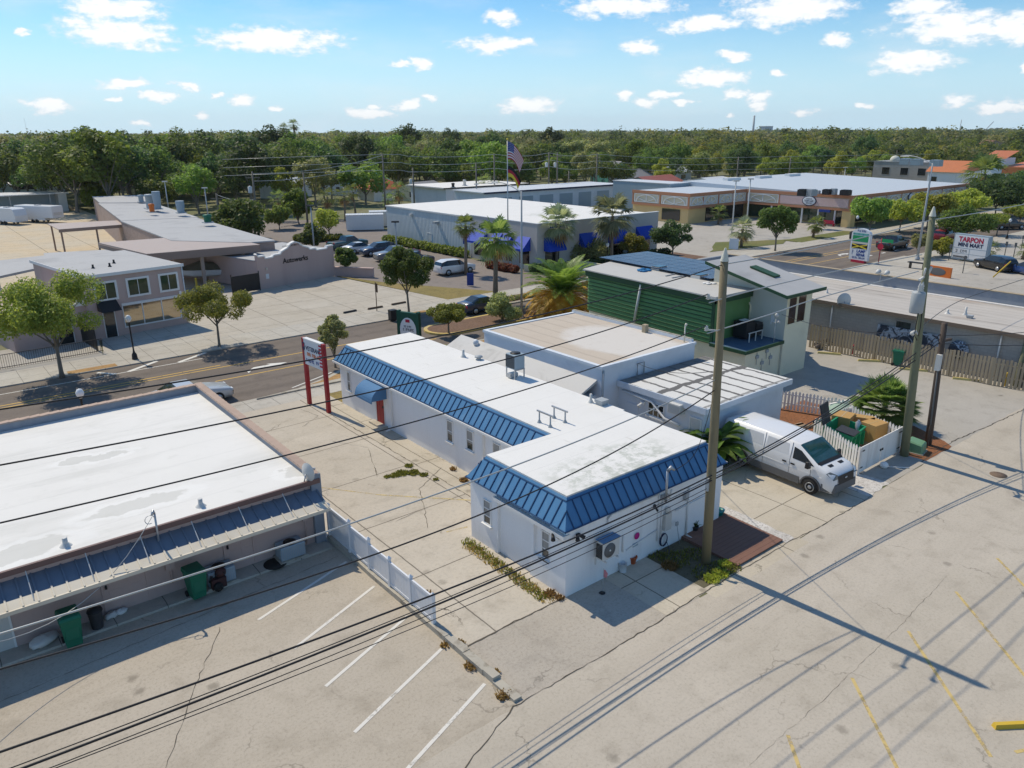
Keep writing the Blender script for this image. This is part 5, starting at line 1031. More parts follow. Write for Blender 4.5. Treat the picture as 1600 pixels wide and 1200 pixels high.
solo('manhole_cover', MB().lathe([(.001,0),(.36,0),(.36,.008),(.001,.008)],0,0,26), mat('rusty iron', (.16,.11,.075), var=.3, scale=8), 'rusty round manhole cover in the alley', 'manhole cover', loc=G(1560, 742, .009))
# ------------------------------------------------------------------ buildings across the street
def pbuild(name, label, poly, h, wm, rm, over=.12, rt=.14, cat='building', z0=0.):
    """a building from its ground outline (counter-clockwise) with a flat roof"""
    cx = sum(p[0] for p in poly)/len(poly); cy = sum(p[1] for p in poly)/len(poly)
    b = thing(name, label, cat, (cx, cy, z0), world=True)
    MB().prism(poly, z0, h).build('wall', K[wm], b)
    q = [(p[0]+(p[0]-cx)/math.hypot(p[0]-cx, p[1]-cy)*over*1.4, p[1]+(p[1]-cy)/math.hypot(p[0]-cx, p[1]-cy)*over*1.4) for p in poly]
    MB().prism(q, h, h+rt).build('roof', K[rm] if isinstance(rm, str) else rm, b)
    return b
def rp(x0, x1, y0, y1): return [(x0,y0),(x1,y0),(x1,y1),(x0,y1)]
# two storey mauve shop
PA = R(8.5); pb = thing('corner_shop', 'two storey mauve shop with white framed windows and black door awning', 'building', (10.7,64.7,.09), PA)
MB().box(0, 7.5, 0, 11.5, -.1, 4.85).box(-5.2, 0, .6, 10, -.1, 2.75).build('wall', K['mauve'], pb)
mb = MB(); mb.box(-.15, 7.65, -.15, 11.6, 4.85, 5.0); mb.build('roof', K['greyroof'], pb)
mb = MB(); mb.box(-.18, 7.68, -.2, -.15, 4.8, 5.04); mb.box(-.2,-.15,-.2,11.6,4.8,5.04); mb.build('gutter', K['trim'], pb)
MB().box(-5.2, 0, .8, 10, 2.4, 2.5).build('terrace_floor', K['greyroof'], pb)
prof = [(-5.2,2.7),(0,2.7),(0,3.15),(-.5,3.1),(-.75,2.9),(-1.1,2.85),(-1.4,2.98),(-1.6,3.1),(-2.6,3.15),(-3.2,2.95),(-4,3.0),(-4.6,3.2),(-5.2,3.2)]
mb = MB().extr(prof, 'y', .5, .8); mb.build('parapet', K['trim'], pb, fixn=True)
for x0, x1 in ((.75,2.15),(3.15,4.65),(5.7,7.0)): window(pb, '-y', 0, x0, x1, 3.05, 4.25, glass='glassg', fw=.16, nv=1, sill=False)
mb = MB(); mb.box(2.4, 7.0, -.06, .02, .55, .65); mb.box(2.4,7.0,-.06,.02,2.3,2.5); 
for x in (2.4, 3.92, 5.46, 6.94): mb.box(x, x+.07, -.05, .02, .6, 2.35)
f_ = mb.build('shop_window', K['trim'], pb)
for i in range(3): MB().box(2.47+i*1.53, 3.92+i*1.53, -.02, .015, .65, 2.3).build('pane', K['glassmirror'] if i < 3 else 0, f_)
door(pb, '-y', 0, .95, 1.75, 0, 2.1, 'glassd', panel=False)
mb = MB(); mb.add([(.6,0,2.95),(2.05,0,2.95),(2.05,-1.0,2.2),(.6,-1.0,2.2),(.6,0,2.2),(2.05,0,2.2)], [(0,1,2,3),(0,3,4),(1,5,2),(3,2,5,4)]); mb.build('door_awning', K['black'], pb, fixn=True)
door(pb, '-y', .6, -2.2, -1.2, 0, 2.2, 'glassd', panel=False); MB().tube([(7.55,-.05,.1),(7.55,-.05,4.8)], .05).build('downspout', K['trim'], pb)
MB().box(7.05,7.25,-.06,0,2.5,2.8).build('notice', K['trim'], pb)
for k, p in enumerate(((1.9,3.2),(3.1,3.0),(4.0,4.5))): mb = MB().lathe([(.16,0),(.08,.1),(.08,.3)],p[0],p[1],10); mb.v = [(x,y,z+5.0) for x, y, z in mb.v]; mb.build('roof_vent', K['black'], pb)
t = thing('cardboard_box', 'tan box on the shop terrace by the upper wall', 'cardboard box', (9.1,67.0,2.6), PA); MB().box(-.5,.5,-.4,.4,0,.8).build('carton', K['card'], t); MB().box(-.5,.5,-.4,.4,.8,.83).build('lid', K['cream'], t)
t = thing('iron_fence', 'black iron railing in front of the mauve shop terrace', 'fence', (2.2,60.2,.09), R(3)); mb = MB()
for i in range(60): mb.bar((i*.14,0,0),(i*.14,0,1.0),.02,.02)
mb.build('bars', K['black'], t); MB().bar((0,0,1.0),(8.3,0,1.0),.04,.04).build('rail', K['black'], t); MB().bar((0,0,.12),(8.3,0,.12),.04,.04).build('rail', K['black'], t)
t = thing('iron_gate', 'tall black screen gate beside the shop door', 'gate', (10.2,61.2,.09), R(95)); mb = MB().box(0,3.4,-.02,.02,.1,1.7); mb.build('screen', K['black'], t)
for x in (0,3.4): MB().bar((x,0,0),(x,0,2.0),.07,.07).build('post', K['black'], t)
# carport, workshop front, canopies
t = thing('drive_through_canopy', 'wide taupe canopy roof between the shop and the workshop', 'canopy', (24,84,0), world=True)
CP = [(19.2,80.6),(30.2,79.6),(29.6,91.6),(17.4,92.6)]
MB().prism(CP, 3.95, 4.1).build('roof', K['taupe'], t); mb = MB(); mb.bar((*CP[0],3.7),(*CP[1],3.7),.15,.75); mb.bar((*CP[0],3.75),(*CP[3],3.75),.15,.4); mb.build('fascia', K['taupedark'], t)
for x, y in ((20.2,81.5),(24.5,81),(28.6,80.5),(28.8,89),(19.2,90.5),(24,90.5)): MB().box(x-.15,x+.15,y-.15,y+.15,0,3.9).build('post', K['taupe'], t)
AW = math.atan2(2.4,9.6); t = thing('auto_workshop', 'mauve workshop with a curved white edged gable and black lettering', 'building', (28.2,75.7,.09), AW)
gp = [(0,0),(9.9,0),(9.9,3.35),(9.1,3.35),(9.0,3.1),(7.6,3.1),(7.4,3.3),(6.7,3.3),(6.5,3.5),(5.8,3.75),(5.3,4.15),(4.8,4.3),(4.3,4.15),(3.8,3.75),(3.1,3.5),(2.9,3.25),(2.1,3.25),(1.9,3.05),(1.0,3.05),(.9,3.3),(.2,3.3),(0,3.6)]
mb = MB().extr(gp, 'y', 0, .3); mb.build('front_wall', K['mauve'], t, fixn=True)
mb = MB()
for a, b in zip(gp[2:-1], gp[3:]): mb.bar((a[0],.15,a[1]+.04),(b[0],.15,b[1]+.04),.42,.13)
mb.build('coping', K['trim'], t); MB().box(0,9.9,.3,9,0,2.9).build('wall', K['mauve'], t); MB().box(-.1,10,.3,9.1,2.9,3.0).build('roof', K['greyroof'], t)
mb = MB(); text_mesh(mb, 'Autowerks', .72, lambda x, y, z: (4.75+x, -.02-z, 2.5+y), .01, .018); mb.build('lettering', K['tblack'], t)
mb = MB(); scribble(mb, 3.3, 6.2, 2.98, .14, lambda x, y, z: (x, -.012-z, 2.98+y), 2); scribble(mb, 3.2, 6.3, 2.0, .14, lambda x, y, z: (x, -.012-z, 1.95+y), 3); mb.build('small_lettering', K['tblack'], t)
MB().box(.9,1.25,-.03,0,1.0,1.5).build('notice', K['signwhite'], t); MB().box(.95,1.1,-.12,0,1.9,2.15).build('wall_lamp', K['cream'], t)
t = thing('side_gate', 'black mesh gate between the taupe canopy and the workshop', 'gate', (25.2,75.0,.09), R(9)); MB().box(0,3.0,-.02,.02,.1,1.8).build('mesh', K['black'], t)
for x in (0,3.0): MB().bar((x,0,0),(x,0,2.0),.08,.08).build('post', K['black'], t)
solo('low_wall', MB().prism([(37.8,78.1),(40.6,74.6),(40.9,74.8),(38.1,78.4)], 0, 1.0).prism([(37.75,78.05),(40.55,74.5),(40.95,74.8),(38.15,78.45)], 1.0, 1.08), K['mauve'], 'low mauve wall at the end of the workshop forecourt', 'low wall')
for px, py, l in ((377,452,'yellow bollard right of the small street tree top'),(308,452,'yellow bollard left in the shade of the canopy')): solo('bollard', MB().lathe([(.11,0),(.11,1.15),(.001,1.2)],0,0,12), K['yellow'], l, 'bollard', 'yellow bollards at the canopy', loc=G(px, py, .09))
t = pbuild('workshop_hall', 'long brick workshop hall with grey flat roof behind the canopy', [(24.0,89),(29.7,82),(32.6,81.6),(33.6,111),(24.6,114)], 4.0, 'brick', 'greyroof'); t = pbuild('workshop_hall', 'farther brick hall section with a lower grey roof and duct work', [(24.8,114.6),(34.0,111.6),(35.6,140),(28.5,146)], 4.0, 'brick', 'greyroof'); pbuild('workshop_annex', 'small grey roofed annex at the far end of the brick halls', [(29,147),(37,141),(39,160),(31,163)], 4.0, 'brick', 'greyroof')
bh = bpy.data.objects['workshop_hall']; 
for k in range(5): y = 91+k*4.6; window(bh, '-x', 24.13+.025*(y-88), y, y+1.2, 1.2, 2.4, glass='glassd', frame='taupedark', sill=False)
def duct(px, py, z, r, h, label, m='greyblue', kind=0):
    t = thing('roof_duct', label, 'duct', G(px, py, z), 0, 'roof ducts of the brick halls'); MB().lathe([(r,0),(r,h),(r*1.25,h+.05),(r*1.1,h+.3),(.01,h+.35)] if kind == 0 else [(r,0),(r*1.3,h*.6),(r*1.3,h)],0,0,14).build('stack', K[m], t); MB().box(-r*1.3,r*1.3,-r*1.3,r*1.3,0,.12).build('base', K['grey'], t)
    return t
duct(237, 326, 4.55, .7, 1.8, 'fat pale blue roof duct in the middle of the brick hall roof'); duct(247, 327, 4.55, .45, 2.6, 'tall pale blue duct box behind the fat roof duct', 'greyblue', 1); duct(238, 332, 4.55, .35, .9, 'small rusty duct in front of the fat roof duct', 'torange'); duct(221, 316, 4.3, .4, .9, 'small green grey duct at the left on the hall roof', 'greyblue'); duct(283, 333, 4.55, .45, 1.7, 'single pale blue roof stack right of the duct group', 'greyblue', 1); duct(325, 348, 4.55, .45, .7, 'low dark green roof fan near the right edge of the hall', 'binGreen')
t = thing('yard_canopy', 'flat taupe canopy on thin posts over the concrete yard', 'canopy', (21,117,0), world=True); MB().prism([(17.0,113.5),(26.2,114),(25.6,120),(17.1,122)], 3.55, 3.65).build('roof', K['taupe'], t); mb = MB().bar((17.0,113.5,3.45),(26.2,114,3.45),.12,.4); mb.build('fascia', K['taupedark'], t)
for x, y in ((17.4,121.4),(17.4,114.5),(21.5,114.2),(25.6,114.6)): MB().box(x-.1,x+.1,y-.1,y+.1,0,3.5).build('post', K['taupedark'], t)
t = thing('carport_roof', 'long grey metal carport roof behind the leafy tree at left', 'canopy', (8,88,0), world=True); mb = MB(); mb.add([(-12,82,2.9),(7.1,83.6,2.9),(14.3,89.6,2.9),(14.1,94.2,3.1),(8,93,3.1),(-12,91,3.1)], [(0,1,2,3,4,5)]); mb.add([(-12,82,2.7),(7.1,83.6,2.7),(14.3,89.6,2.7),(14.3,89.6,2.92),(7.1,83.6,2.92),(-12,82,2.92)], [(0,1,4,5),(1,2,3,4)]); mb.build('roof', K['greyroof'], t)
for x, y in ((2,83.8),(7,84.5),(13,89.5),(5,91.5)): MB().box(x-.08,x+.08,y-.08,y+.08,0,2.9).build('post', K['lightgrey'], t)
pbuild('yard_shed', 'low dark roofed shed at the edge of the concrete yard', [(12.3,92),(21,90.5),(21.6,96),(13,98.5)], 2.6, 'taupe', 'greyroof')
t = thing('trailer_shed', 'open fronted white metal shed along the far yard edge', 'building', (18,190,0), world=True); MB().box(-20,28.5,187.5,195,0,3.4).build('wall', K['greyblue'], t); MB().hexa([(-20,183,3.6),(30.5,183,3.6),(30.5,196,3.4),(-20,196,3.4)],[(-20,183,3.8),(30.5,183,3.8),(30.5,196,3.6),(-20,196,3.6)]).build('roof', K['metalroof'], t); MB().box(28.5,30,183.2,187.5,0,3.6).build('side_wall', K['lightgrey'], t)
for x in range(-15, 28, 7): MB().box(x-.1,x+.1,183.2,183.4,0,3.6).build('post', K['grey'], t)
def trailer(px, py, rz, label, L=7., h=2.9, curved=False):
    t = thing('trailer', label, 'trailer', G(px, py, .02), rz); mb = MB()
    if curved: mb.extr([(-L/2,.5),(L/2,.5),(L/2+.15,1.6),(L/2-.2,h-.2),(L/2-.9,h),(-L/2+.5,h),(-L/2-.1,h-.5)], 'y', -1.2, 1.2)
    else: mb.box(-L/2, L/2, -1.2, 1.2, .9, h); mb.box(-L/2, L/2-2, -1.2, 1.2, .45, .9)
    mb.build('body', K['signwhite'], t, fixn=True, bevel=.06); MB().box(-.4,.4,-.4,.4,h,h+.15).build('roof_hatch', K['grey'], t)
    for x in (-.5,.5):
        for y in (-1.1,1.1): MB().tube([(x,y-.1,.36),(x,y+.1,.36)], .36, 14).build('wheel', K['rubber'], t)
    MB().box(L/2-.03,L/2+.02,-.9,.9,1.4,1.9).build('window' if curved else 'end_panel', K['glassd' if curved else 'lightgrey'], t)
trailer(16, 350, R(-62), 'white camper trailer with rounded roof in the concrete yard', 6.5, 2.9, True); trailer(64, 347, R(-58), 'long white box trailer parked in the concrete yard', 9, 3.0)
t = thing('boat', 'covered motor boat on its trailer under the taupe canopy', 'boat', (25.2,83.6,.5), R(-20))
mb = MB(); secs = []
for x, w_, zb, zt in ((-3,.15,.95,1.15),(-2.4,.7,.5,1.15),(-1,1.1,.25,1.1),(1.,1.15,.2,1.05),(2.6,1.05,.25,1.0)): secs.append([(x,-w_,zt),(x,-w_*.8,zb+.25),(x,0,zb),(x,w_*.8,zb+.25),(x,w_,zt),(x,0,zt+.05)])
mb.loft(secs).build('hull', K['trim'], t, fixn=True); mb = MB(); secs = []
for x, w_, z0_, zt in ((-2.9,.2,1.13,1.25),(-1.6,.95,1.12,1.5),(-.2,1.15,1.1,1.95),(1.2,1.18,1.08,1.7),(2.6,1.08,1.03,1.2)): secs.append([(x,-w_,z0_),(x,-w_*.5,zt-.1),(x,0,zt),(x,w_*.5,zt-.1),(x,w_,z0_)])
mb.loft(secs).build('cover', mat('olive boat cover', (.14,.13,.09), var=.2), t, fixn=True); MB().box(2.6,3.0,-.2,.2,.3,1.2).build('motor', K['black'], t)
# big grey metal shop with blue awnings
B = thing('metal_shop', 'grey ribbed metal building with a white roof and blue awnings', 'building', (67,83,0), world=True)
SX, SY = 57.6, 66.5
MB().box(SX, 78, SY, 100.5, 0, 4.95).build('wall', K['metalside'], B); MB().box(SX-.1, 78.1, SY+.2, 100.6, 4.95, 5.1).build('roof', K['roofwhite'], B)
mb = MB(); mb.box(SX-.25, SX, SY-.25, 79.2, 0, 5.3); mb.box(SX, 78.2, SY-.25, SY, 0, 5.3); mb.build('front_wall', K['greyfront'], B); MB().box(SX-.3, SX+.1, SY-.3, 79.25, 5.3, 5.38).box(SX+.1, 78.25, SY-.3, SY+.1, 5.3, 5.38).build('coping', K['trim'], B)
MB().box(SX-.05, SX, 79.3, 100.6, 4.9, 5.12).build('gutter', K['trim'], B)
def awn(face, off, a0, a1, z0, z1, d):
    mb = MB(); q = [(0,z1),(-d,z0),(-d,z0-.25),(0,z0-.25)]
    if face == '-x': mb.add([(off+o, a, z) for a in (a0,a1) for o, z in q], [(0,1,2,3)[::-1],(4,5,6,7),(0,4,5,1)[::-1],(1,5,6,2)[::-1]])
    else: mb.add([(a, off+o, z) for a in (a0,a1) for o, z in q], [(0,1,2,3),(7,6,5,4),(0,4,5,1),(1,5,6,2)])
    return mb.build('awning', K['royal'], B, fixn=True)
for a0, a1 in ((75.6,78.6),(72.6,74.2),(70.6,72.2),(67.4,69.6)): awn('-x', SX-.25, a0, a1, 2.4, 3.7, 1.2); MB().box(SX-.27, SX-.24, a0+.2, a1-.2, .5, 2.4).build('shop_window', K['glassd'], B)
for a0, a1 in ((58.4,61.0),(64.,67),(69,72),(74,77)): awn('-y', SY-.25, a0, a1, 2.4, 3.7, 1.1); MB().box(a0+.2, a1-.2, SY-.27, SY-.24, .5, 2.4).build('shop_window', K['glassd'], B)
mb = MB(); text_mesh(mb, '442', .62, lambda x, y, z: (SX-.27-z, 76.9-x, 4.1+y), .01, .014); mb.build('street_number', K['tblack'], B)
mb = MB(); text_mesh(mb, 'E', 1.05, lambda x, y, z: (62.4+x, SY-.27-z, 4.45+y), .03, .02); mb.box(61.7,63.1,SY-.28,SY-.25,3.55,3.75); mb.build('shop_lettering', K['signwhite'], B)
mb = MB(); mb.box(59.2,61.2,SY-.28,SY-.25,4.7,4.85); mb.box(59.2,61.2,SY-.28,SY-.25,4.2,4.35); mb.build('shop_lettering', K['tblue'], B)
door(B, '-x', SX, 89.6, 88.6, 0, 2.1, 'lightgrey', panel=False); mb = MB().box(SX-.35,SX,93.2,93.7,4.1,4.4); mb.build('wall_lamp', K['lightgrey'], B); mb = MB().box(SX-.7,SX,86.6,87.2,3.6,3.9); mb.build('wall_vent', K['grey'], B)
solo('accessible_sign', MB().box(-.02,0,-.25,.25,1.1,1.8), K['tblue'], 'blue parking sign on the grey metal wall', 'sign', loc=(SX-.03,80.9,.4))
# white building with painted lettering, long pale blue garage
B = pbuild('customs_shop', 'white boxy workshop with dark roof edge and painted lettering', rp(90,111,132.5,146), 4.3, 'bluewhite', 'roofwhite', .8, .2); mb = MB().box(89.2,111.8,131.6,131.7,4.25,4.52); mb.box(89.1,89.2,131.6,146.8,4.25,4.52); mb.build('fascia', K['tblack'], B)
mb = MB(); scribble(mb, 94, 101.5, 3.3, .62, lambda x, y, z: (x, 132.46-z, 3.2+y), 5); mb.build('lettering', K['tblack'], B); mb = MB()
for k in range(3): scribble(mb, 96.5+.8*k, 101.5, 0, .42, lambda x, y, z: (x, 132.46-z, 2.5-.6*k+y), 7+k)
mb.build('lettering', K['tblue'], B); MB().box(95.3,96.5,132.4,132.5,0,1.6).build('door', K['tblue'], B); duct(708, 293, 4.5, .3, .6, 'small dark vent on the white customs workshop', 'darkplastic'); duct(726, 290, 4.5, .3, .9, 'pale vent on the white customs workshop', 'lightgrey')
B = pbuild('storage_garage', 'long pale blue storage building with roller doors', rp(89,126,118,128), 4.2, 'bluewhite', 'metalroof', .4, .2); mb = MB().box(88.6,126.4,117.5,117.6,4.1,4.42); mb.build('fascia', K['tnavy'], B)
for i in range(6): MB().box(92+i*5.4,95.6+i*5.4,117.95,118,.1,3.2).build('roller_door', K['greyblue'], B)
# shopping plaza
B = thing('shopping_plaza', 'tan shopping plaza with terracotta bands and arched cream panels', 'building', (125,80,0), world=True)
mb = MB(); mb.box(107.2,123,84.3,97,0,2.9); mb.box(124.6,168,66.5,98,0,5.0); mb.build('wall', K['plazatan'], B)
mb = MB(); mb.box(107,107.3,84,97,2.7,5.0); mb.box(107.3,123.1,84,84.3,2.7,5.0); mb.box(123.1,123.4,63.6,84.3,2.7,5.0); mb.box(123.4,168,63.6,63.9,2.7,5.0); mb.build('band', K['plazacream'], B)
def ring(mb, z0, z1, o): mb.box(107-o,107,84-o,97,z0,z1); mb.box(107,123.1-o,84-o,84,z0,z1); mb.box(123.1-o,123.1,63.6-o,84-o,z0,z1); mb.box(123.1,168,63.6-o,63.6,z0,z1)
mb = MB(); ring(mb, 4.62, 5.15, .15); ring(mb, 2.6, 3.0, .15)
for y in (84.1, 90.4, 96.8): mb.box(106.86,107,y-.12,y+.12,3.0,4.62)
for x in (110.7, 115, 119): mb.box(x-.12,x+.12,83.86,84,3.0,4.62)
for y in (64,70.4,77,83.6): mb.box(122.96,123.1,y-.15,y+.15,3.0,4.62)
for i in range(9): x = 123.5+i*5.4; mb.box(x-.12,x+.12,63.46,63.6,3.0,4.62)
mb.build('terracotta_trim', K['plazabrown'], B)
mb = MB(); mb.box(122.97,123.1,64.3,77.0,3.12,4.5); mb.build('tiled_panel', K['plazapink'], B)
def arch(pl, c, w_, z0, h):
    mb = MB()
    for a, b in zip(np.linspace(0, math.pi, 11)[:-1], np.linspace(0, math.pi, 11)[1:]): mb.bar(pl(c+w_*math.cos(a), z0+h*math.sin(a)), pl(c+w_*math.cos(b), z0+h*math.sin(b)), .22, .12)
    for a in (.6, 1.57, 2.54): mb.bar(pl(c, z0), pl(c+w_*math.cos(a), z0+h*math.sin(a)), .16, .1)
    for s_ in (-1, 1): mb.bar(pl(c+s_*w_*1.15, z0), pl(c+s_*w_*1.15, z0+h*1.08), .16, .1)
    mb.bar(pl(c-w_*1.15, z0), pl(c+w_*1.15, z0), .16, .1); mb.bar(pl(c-w_*1.15, z0+h*1.08), pl(c+w_*1.15, z0+h*1.08), .16, .1); mb.build('arched_panel', K['trim'], B)
for y in (87.2, 93.6): arch(lambda a, z: (106.93, a, z), y, 2.4, 3.15, 1.25)
for x in (109, 112.8, 117, 121): arch(lambda a, z: (a, 83.93, z), x, 1.6, 3.15, 1.25)
arch(lambda a, z: (123.0, a, z), 80.3, 2.7, 3.15, 1.25)
for i in range(8): arch(lambda a, z: (a, 63.53, z), 126.2+i*5.4, 2.1, 3.15, 1.25)
for y in (66.5, 69.5, 72.5, 75.5, 78.5): MB().box(123.15,123.35,y-.12,y+.12,0,2.75).build('column', K['trim'], B)
mb = MB(); mb.box(123.1,124.6,63.6,65.2,0,2.75); mb.build('corner_pier', K['plazatan'], B)
for i in range(5): x = 131+i*7; MB().box(x,x+.8,63.65,64.4,0,2.75).build('column', K['plazatan'], B)
MB().box(123.4,168,66.3,66.5,.3,2.6).build('shop_window', K['glassd'], B); MB().box(124.4,124.6,66.5,84,.3,2.6).build('shop_window', K['glassg'], B); MB().box(107.1,107.2,86,90,.4,2.3).build('shop_window', K['glassd'], B)
MB().box(112,123,84.2,84.3,.2,2.5).build('shop_window', K['glassd'], B)
mb = MB(); mb.add([(123.5,64,5.05),(168,64,5.05),(168,99,5.9),(123.5,99,5.9)], [(0,1,2,3)]); mb.add([(107.3,84.2,5.0),(123.5,84.2,5.0),(123.5,97,5.0),(107.3,97,5.0)], [(0,1,2,3)]); mb.add([(123.5,64,5.05),(123.5,99,5.9),(123.5,99,5.0),(123.5,64,5.0)], [(0,1,2,3)]); mb.build('roof', mat('pale blue grey roof', (.46,.51,.56), var=.05), B)
mb = MB(); mb.ball((0,0,0),.06,1.35,.85,24,12); mb.v = [(122.9+x, 71.2+y, 3.85+z) for x, y, z in mb.v]; s1 = mb.build('oval_sign', K['tnavy'], B); mb = MB(); mb.ball((0,0,0),.03,1.18,.7,24,12); mb.v = [(122.84+x, 71.2+y, 3.85+z) for x, y, z in mb.v]; mb.build('sign_face', K['signwhite'], s1)
mb = MB()
for k, (z, w_, h_) in enumerate(((4.12,.55,.16),(3.72,.85,.26),(3.4,.55,.16))): scribble(mb, -w_, w_, 0, h_, lambda x, y, zz: (122.80-zz, 71.2-x, z+y), 11+k)
mb.build('sign_lettering', K['tnavy'], s1)
mb = MB(); mb.ball((0,0,0),.9,.06,.8,20,10); mb.v = [(143+x, 63.42+y, 3.85+z) for x, y, z in mb.v]; mb.build('oval_sign', K['tnavy'], B); mb = MB(); mb.ball((0,0,0),.7,.03,.62,20,10); mb.v = [(143.1+x, 63.36+y, 3.85+z) for x, y, z in mb.v]; mb.build('sign_face', K['signwhite'], B)
MB().box(122.8,123.05,67.2,69.2,2.2,2.6).build('hanging_sign', K['tblue'], B)
for k, (px, py, w_, h_) in enumerate(((1254,306,1.3,1.0),(1264,306,1.8,1.0),(1292,304,1.2,.8),(1302,304,.9,.9),(1321,305,1.4,.8),(1278,303,.6,.5))):
    solo('rooftop_unit', MB().box(-w_/2,w_/2,-w_/2,w_/2,0,h_).box(-w_*.4,w_*.4,-w_*.4,w_*.4,h_,h_+.08), K['black' if k % 2 == 0 else 'grey'], ['leftmost dark rooftop unit behind the oval sign','wide grey rooftop unit behind the oval sign','dark rooftop unit in the middle of the plaza roof','small grey unit right of the middle on the plaza roof','dark rooftop unit near the plaza corner','smallest dark unit on the plaza roof'][k], 'rooftop unit', loc=G(px, py, 5.15))
for k, px in enumerate((1090+157, 1318, 1395)): solo('roof_monitor', MB().box(-2.2,2.2,-.6,.6,0,.5), K['trim'], ['left white ridge vent','middle white ridge vent','right white ridge vent'][k]+' on the pale blue plaza roof', 'vent', loc=(134+k*11,95,5.8))
pbuild('plaza_annex', 'grey blue gabled hall rising behind the plaza arcade', rp(117.5,123.4,97.2,112), 5.6, 'greyblue', 'metalroof')
# church at the right, small houses among the trees
B = pbuild('parish_hall', 'long beige block hall with square windows behind the plaza', rp(236,252,98,117), 6.2, 'block', 'greyroof')
for k, y in enumerate((101.5,106.5,112)): window(B, '-x', 236, y, y+2.2, 2.6, 4.6, glass='glassd', frame='block', sill=False)
B = thing('tiled_house', 'white building with a steep orange tile roof beside the beige hall', 'building', (232,90,0), world=True); MB().box(226,238,87.5,96.5,0,4.4).build('wall', K['stucco'], B); MB().add([(225.5,97,4.3),(225.5,87,4.3),(231,87,7.2),(231,97,7.2),(239,87,4.8),(239,97,4.8)], [(0,1,2,3)[::-1],(3,2,4,5)[::-1],(0,3,5),(1,4,2)]).build('roof', K['tileorange'], B); MB().box(225.9,226,94,95.5,0,3).build('window', K['glassd'], B)
B = thing('church_tower', 'pale church block with a tall gable and orange roof at the right edge', 'building', (222,75,0), world=True); MB().box(214,221,74,78.5,0,8.6).box(214,240,66,74,0,5.0).build('wall', K['stucco'], B); MB().add([(213.6,73.6,8.5),(213.6,79,8.5),(221.4,79,10.2),(221.4,73.6,10.2)], [(0,1,2,3)[::-1]]).add([(213.6,65.5,6.6),(213.6,74,6.6),(240,74,8.2),(240,65.5,8.2)], [(0,1,2,3)[::-1]]).add([(213.6,65.5,5.0),(213.6,74,5.0),(213.6,74,6.6),(213.6,65.5,6.6)], [(0,1,2,3)[::-1]]).build('roof', K['tileorange'], B)
for k in range(6): MB().box(213.8,214,66.6+k*1.2,67.2+k*1.2,.4,3.8).build('arch_window', K['glassd'], B)
for k, (px, py, z) in enumerate(((1415,255,6.4),(1432,256,6.4),(1462,258,6.4))): solo('rooftop_unit', MB().box(-1.2,1.2,-1.2,1.2,0,1.5).box(-1.,1.,-1.,1.,1.5,1.6), K['greyblue'], ['left','middle','right'][k]+' blue grey air handler on the beige hall roof', 'rooftop unit', loc=G(px, py+2, z))
solo('roof_dome', MB().ball((0,0,.4),1.4,1.4,1.3), K['palegreen'], 'small green dome on the left corner of the beige hall', 'dome', loc=(237.5,111.5,6.3))
solo('roof_dome', MB().ball((0,0,1),2.,2.,2.2).lathe([(.4,3),(.2,4.6),(.02,5)],0,0,10), K['greyblue'], 'blue church dome above the orange roof at the right edge', 'dome', loc=(240,74,8))
def house(label, px, py, w_, d_, h, rh, wm, rm, ang=0., name='house'):
    b = thing(name, label, 'house', G(px, py), ang); MB().box(-w_/2,w_/2,-d_/2,d_/2,0,h).add([(-w_/2,-d_/2,h),(-w_/2,d_/2,h),(-w_/2,0,h+rh),(w_/2,-d_/2,h),(w_/2,d_/2,h),(w_/2,0,h+rh)], [(0,2,1),(3,4,5)]).build('wall', K[wm], b)
    o = .35; MB().add([(-w_/2-o,-d_/2-o,h-.15),(w_/2+o,-d_/2-o,h-.15),(w_/2+o,0,h+rh+.03),(-w_/2-o,0,h+rh+.03),(w_/2+o,d_/2+o,h-.15),(-w_/2-o,d_/2+o,h-.15)], [(0,1,2,3),(3,2,4,5)]).build('roof', K[rm], b)
    mb = MB(); mb.box(-w_/2-.03,-w_/2,-1,.2,.9,2.1); mb.build('window', K['glassd'], b); mb = MB(); mb.box(-w_*.2,w_*.1,-d_/2-.03,-d_/2,.9,2.1); mb.build('window', K['glassd'], b); return b
house('house with a teal metal roof half hidden by oaks', 560, 302, 16, 9, 3, 2, 'bluewhite', 'teal', R(20)); house('turquoise house with a grey gable among the trees', 955, 284, 11, 9, 3.6, 2.8, 'teal', 'shingle', R(75)); house('grey shingled cottage among the trees in the middle', 985, 290, 14, 8, 2.8, 1.8, 'bluewhite', 'shingle', R(20))
house('low house with a rust red roof behind the storage building', 1022, 300, 16, 8, 2.6, 1.6, 'block', 'tilered', R(10)); house('white roofed cottage near the palms in the middle', 1050, 283, 11, 8, 3, 1.6, 'bluewhite', 'metalroof', R(15)); house('pale house at the wood edge left of the leafy oaks', 448, 308, 10, 8, 3.4, 1.2, 'stucco', 'metalroof', R(30)); house('brown roofed house at the far left wood edge', 25, 288, 20, 10, 3.2, 2, 'brick', 'tilered', R(0)); house('long white roofed shed at the far left wood edge', 40, 275, 34, 9, 3.6, .6, 'block', 'metalroof', R(5)); house('pale low building far left beyond the palms', 43, 300, 18, 6, 2.4, .6, 'bluewhite', 'metalroof', R(0)); house('reddish house peeking out right of the tall street light', 1545, 243, 26, 14, 6, 3, 'brick', 'tilered', R(30)); house('white fronted house in the wood above the plaza roof', 1400, 246, 20, 14, 4, 3, 'stucco', 'metalroof', R(40)); house('grey roofed house just left of the plaza hall roof', 1110, 300, 10, 8, 3.2, .6, 'stucco', 'metalroof', R(5))
house('small beige hut near the white containers', 660, 312, 9, 7, 3, 1.2, 'beige', 'shingle', R(20))
